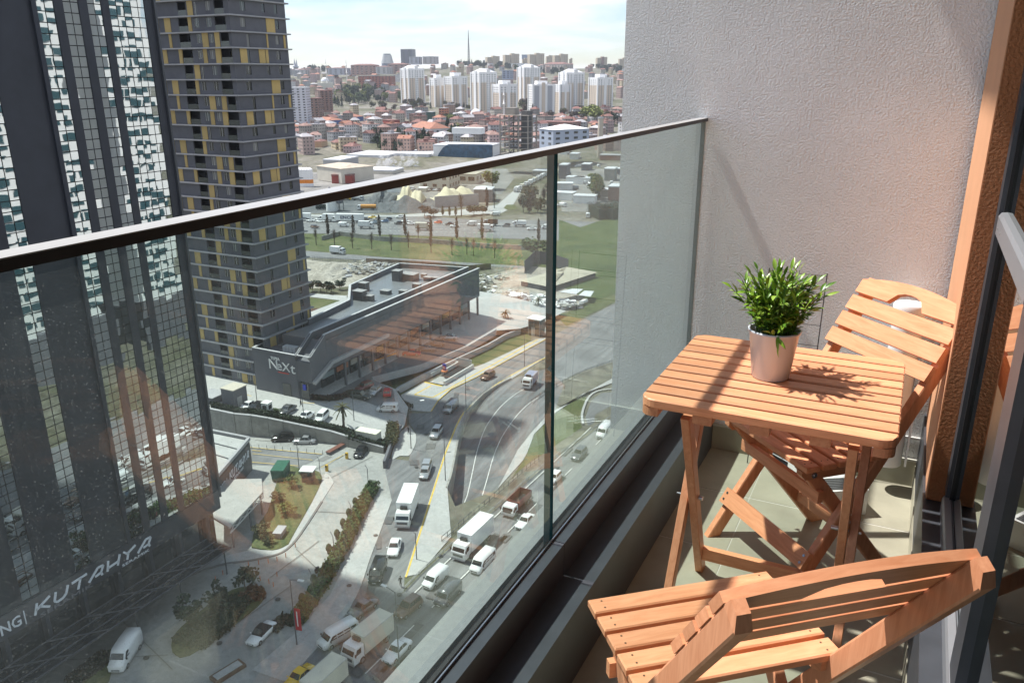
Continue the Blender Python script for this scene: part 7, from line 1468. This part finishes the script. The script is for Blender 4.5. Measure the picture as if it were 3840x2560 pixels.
# trees of the town and woods on the slope
KN_={'round':'rounded','cone':'pointed','bare':'bare','column':'slender'}; MN_={lf_d.name:'dark green',lf_g.name:'mid green',lf_y.name:'spring green',lf_o.name:'olive',twig.name:'brown'}
def woods(poly,n,kinds,label,group,hr=(8,14),stuff=False):
    sb2=MB(); cxx=[math.atan2(p[0],p[1]) for p in poly]; cdd=[math.hypot(*p) for p in poly]
    xs=[p[0] for p in poly]; ys=[p[1] for p in poly]; k=0; tr=0
    while k<n and tr<4000:
        tr+=1; p=(rs.uniform(min(xs),max(xs)),rs.uniform(min(ys),max(ys)))
        if not inside(p,poly): continue
        kind,m=rs.choice(kinds); h=rs.uniform(*hr)
        if stuff:
            k+=1; ww=h*(.95 if kind=='round' else .75)/2; ke=(kind,'far'); CM.setdefault(ke,[crown_mesh(kind,50+i) for i in range(2)]); cb_=rs.choice(CM[ke]); sb2.k=stuff.index(m); z0=TZ(*p)-.5+h*.5; ca=rs.uniform(0,6); cc_,ss_=math.cos(ca),math.sin(ca)
            sb2.add([(p[0]+(x*cc_-y*ss_)*ww,p[1]+(x*ss_+y*cc_)*ww,z0+z*h*.5) for x,y,z in cb_.v],cb_.f); continue
        ua=(math.atan2(*p)-min(cxx))/(max(cxx)-min(cxx)); ud=(math.hypot(*p)-min(cdd))/(max(cdd)-min(cdd)); lab_=KN_[kind]+' '+MN_[m.name]+' tree '+label+', '+('near' if ud<.33 else 'middle' if ud<.66 else 'far')+' '+('left' if ua<.25 else 'left centre' if ua<.5 else 'right centre' if ua<.75 else 'right')
        tree(kind,m,lab_,(p[0],p[1],TZ(*p)-.5),h,h*(.95 if kind=='round' else .75),group); k+=1
    if stuff: o=sb2.build('ridge_woods',list(stuff),kind='stuff'); o['label']=label; o['category']='woods'
def polyt(P): return [p[:2] for p in P]
woods(polyt([(-1071.54,1370.91,36.47),(-1074.46,1425.4,40.29),(-979.54,1395.54,36.32),(-866.39,1291.27,27.8),(-826.01,1228.05,22.99),(-876.29,1198.89,23.29),(-843.62,1060.34,18.27),(-931.24,1169.53,23.91)]),80,[('round',lf_d),('round',lf_g),('cone',lf_d),('round',lf_y)],'in the park on the slope','park trees on the slope',(12,20))
woods(polyt([(-436.51,603.73,4.15),(-480.66,664.36,6.7),(-456.42,663.11,6.18),(-424.24,672.35,5.82),(-395.08,625.71,4),(-407.43,599.69,3.58)]),45,[('cone',lf_d),('round',lf_d),('cone',lf_g)],'before the orange roofed school','evergreens before the school',(10,16))
woods(polyt([(-1777.28,2105.06,83.55),(-1922.52,2303.02,84.8),(-1872.49,2343.88,83.61),(-1678.08,2083.19,78.32)]),26,[('round',lf_d),('cone',lf_d)],'dark pine on the ridge left of the minarets','pines on the ridge',(14,22),(lf_d,lf_g,lf_o))
woods(polyt([(-1553.22,2566.61,93.45),(-1480.57,2609.2,98.65),(-1416.66,2644.44,98.13),(-1306.36,2700.63,87.87),(-1070.06,2375.08,77.67),(-1086.02,2542.79,85.46),(-857.85,2004.12,62.57),(-983.74,2189.12,70.51),(-1105.31,2231.23,77.67),(-1197.8,2205.76,87.1)]),60,[('round',lf_d),('round',lf_g),('cone',lf_d)],'dark tree on the ridge under the skyline blocks','trees on the ridge',(14,22),(lf_d,lf_g,lf_o))
woods(polyt([(-1087.66,2795.89,89.68),(-980.61,2835.21,86.99),(-762.63,2206.95,69.66),(-774.78,2139,67.84)]),26,[('round',lf_d),('round',lf_o)],'dark tree on the ridge by the stucco wall','trees on the ridge by the wall',(14,20),(lf_d,lf_g,lf_o))
woods(polyt([(-583.64,1200.66,17.86),(-620.23,1310.66,21.28),(-493,1044.5,14.07),(-432.02,1000.73,12.97),(-467.63,1126.82,15.24),(-466.19,1202.82,16.85),(-380.1,1021.58,12.97),(-356.86,1029.93,12.97),(-317.25,916.65,10.24),(-352.93,924.95,10.69),(-387.4,959.76,11.73),(-439.39,942.62,11.85)]),70,[('round',lf_o),('round',twig),('cone',lf_d),('round',lf_d)],'below the white towers','trees at the foot of the white towers',(9,16))
tree('round',lf_y,'large bright yellow green tree near the stucco wall',(-353.81,924.62,10.69),26,36)
woods(polyt([(-430.06,715.73,7.21),(-527.39,873.08,11.38),(-508.95,883.95,11.38),(-416.94,723.45,7.21)]),24,[('cone',lf_d),('round',lf_y),('round',lf_d)],'behind the blue glass office','trees behind the blue glass office',(10,18))
woods(polyt([(-794.14,1085.53,18.07),(-803.27,1189.11,20.51),(-749.63,1217.76,20.27),(-658.82,1166.86,17.97),(-595.04,1053.58,15.03),(-689.56,1107.94,17.2),(-726,1011.41,15.8)]),34,[('cone',lf_d),('round',lf_o),('round',twig)],'between town roofs and white towers','trees between town and towers',(9,15))
# white smoke from the warehouse roof
def smokemat():
    m=bpy.data.materials.new('white_smoke'); m.use_nodes=True; t=m.node_tree; t.nodes.clear(); o=N(t,'ShaderNodeOutputMaterial'); tr=N(t,'ShaderNodeBsdfTransparent'); df=N(t,'ShaderNodeBsdfDiffuse'); df.inputs[0].default_value=(.85,.85,.86,1); tl=N(t,'ShaderNodeBsdfTranslucent'); tl.inputs[0].default_value=(.85,.85,.86,1); a=N(t,'ShaderNodeMixShader'); L(t,df.outputs[0],a.inputs[1]); L(t,tl.outputs[0],a.inputs[2])
    lw=N(t,'ShaderNodeLayerWeight'); mr=N(t,'ShaderNodeMapRange'); mr.inputs[1].default_value=.1; mr.inputs[2].default_value=.95; mr.inputs[3].default_value=.2; mr.inputs[4].default_value=0; L(t,lw.outputs['Facing'],mr.inputs[0]); mx=N(t,'ShaderNodeMixShader'); L(t,mr.outputs[0],mx.inputs[0]); L(t,tr.outputs[0],mx.inputs[1]); L(t,a.outputs[0],mx.inputs[2]); L(t,mx.outputs[0],o.inputs[0]); return m
smk=smokemat()
for (x0,y0,x1,y1,lab) in ((815,1065,745,1005,'white steam plume drifting left from the hall roof'),(965,1060,875,1020,'second white steam plume right of the first')):
    pass
for (p,q),lab in zip((((-363.9,526.5,-0.6,0.4,7.5),(-370.6,521.8,6.1,0.4,1.0)),((-349.3,536.3,-0.6,0.4,7.3),(-357.4,530.9,4.4,0.4,2.4))),('white steam plume drifting left from the hall roof','second white steam plume to the right of the first')):
    b=MB(); r=random.Random(4)
    for i in range(46):
        u=r.random()**.8; c=Vector(p[:3]).lerp(Vector(q[:3]),u)+Vector((r.gauss(0,1),r.gauss(0,1),r.gauss(0,1)))*(.4+2.6*u); b.sphere(c,.7+2.0*u*r.uniform(.5,1.2),10,6)
    o=b.build('steam_plume',smk); tag(o,lab,'smoke'); o['kind']='stuff'
# air
hz=MB().box(-3700,3700,-3700,3700,-12,190).build('haze',None or mat('haze_air'),kind='stuff')
m=MATS['haze_air']; t=m.node_tree; t.nodes.clear(); o=N(t,'ShaderNodeOutputMaterial'); pv_=N(t,'ShaderNodeVolumePrincipled'); pv_.inputs['Color'].default_value=(.82,.88,.97,1); pv_.inputs['Density'].default_value=.00008; pv_.inputs['Anisotropy'].default_value=.2; L(t,pv_.outputs[0],o.inputs['Volume'])

# loose vehicles and sheds on the yards behind the far glass panel
adj=('first','second','third','fourth','fifth','sixth','seventh','eighth','ninth','tenth','eleventh','twelfth','thirteenth','fourteenth')
for i,(p,c) in enumerate(zip([(-213.53,521.1),(-194.48,495.13),(-187.05,487.79),(-190.71,469.01),(-167.45,431),(-168.98,424.76),(-222.53,538.03),(-221.98,594.73),(-253.67,659.72),(-170.9,402.84),(-145.62,377.21),(-184.38,492.55),(-236.3,588.28),(-178.15,502.61)],('white','silver','white','steel_blue','white','white','grey','white','black','white','white','silver','white','white'))):
    van(c,c.replace('_',' ')+' van in the yards behind the far glass panel '+('near its left edge','in front of the depot cube','beside the depot cube','by the three storey shed','under the pale trees','left of the pale trees','behind the three storey shed','by the chimney','near the top shed','at the lower left corner','on the frontage road','in the middle','by the grey sheds','below the frame depot')[i],at(p),rs.uniform(0,3),5.5,2.1,2.3)['group']='vans in the yards behind the far glass panel'
for i,(p,m) in enumerate(zip([(-164.48,421.43),(-197.03,466.1),(-180,427.99),(-162.69,450.49),(-195.71,498.23),(-196.32,558.72),(-201.68,499.21)],(boxw,lightm,boxw,conw,boxw,dkm2,boxw))):
    t=thing('storage_shed',('pale','silver','white','stained','small white','dark','long white')[i]+' storage shed in the yards behind the far glass panel','shed',(*p,0),rs.uniform(-.4,.4)); MB().box(-6,6,-4,4,0,4).build('wall',m,t); MB().box(-6.3,6.3,-4.3,4.3,4.004,4.4).build('roof',lightm,t)
woods(polyt([(-193.4,504.18,0),(-196.56,535.04,0),(-158.24,431.93,0),(-163.8,429.85,0)]),10,[('round',lf_y),('round',lf_g),('column',lf_o)],'behind the far glass','yard trees behind the far glass panel',(7,12))
woods(polyt([(-201.5,413.52,0),(-193.98,439.06,0),(-167.62,379.64,0),(-174.42,365.52,0)]),8,[('column',twig),('round',lf_o),('bare',twig)],'beside the glass joint','verge trees left of the glass joint',(7,11))

# alike things: say which one, counted from the left of the view
ORD=('first','second','third','fourth','fifth','sixth','seventh','eighth','ninth','tenth','eleventh','twelfth','thirteenth','fourteenth','fifteenth')
same={}
for o in C.objects:
    if o.parent is None and o.get('category') and o.get('label'): same.setdefault(o['label'],[]).append(o)
for lab,os_ in same.items():
    if 1<len(os_)<=15:
        os_.sort(key=lambda o:math.atan2(o.location.x,o.location.y))
        for i,o in enumerate(os_): o['label']=lab.replace(', ',' ')+', '+ORD[i]+' from left'
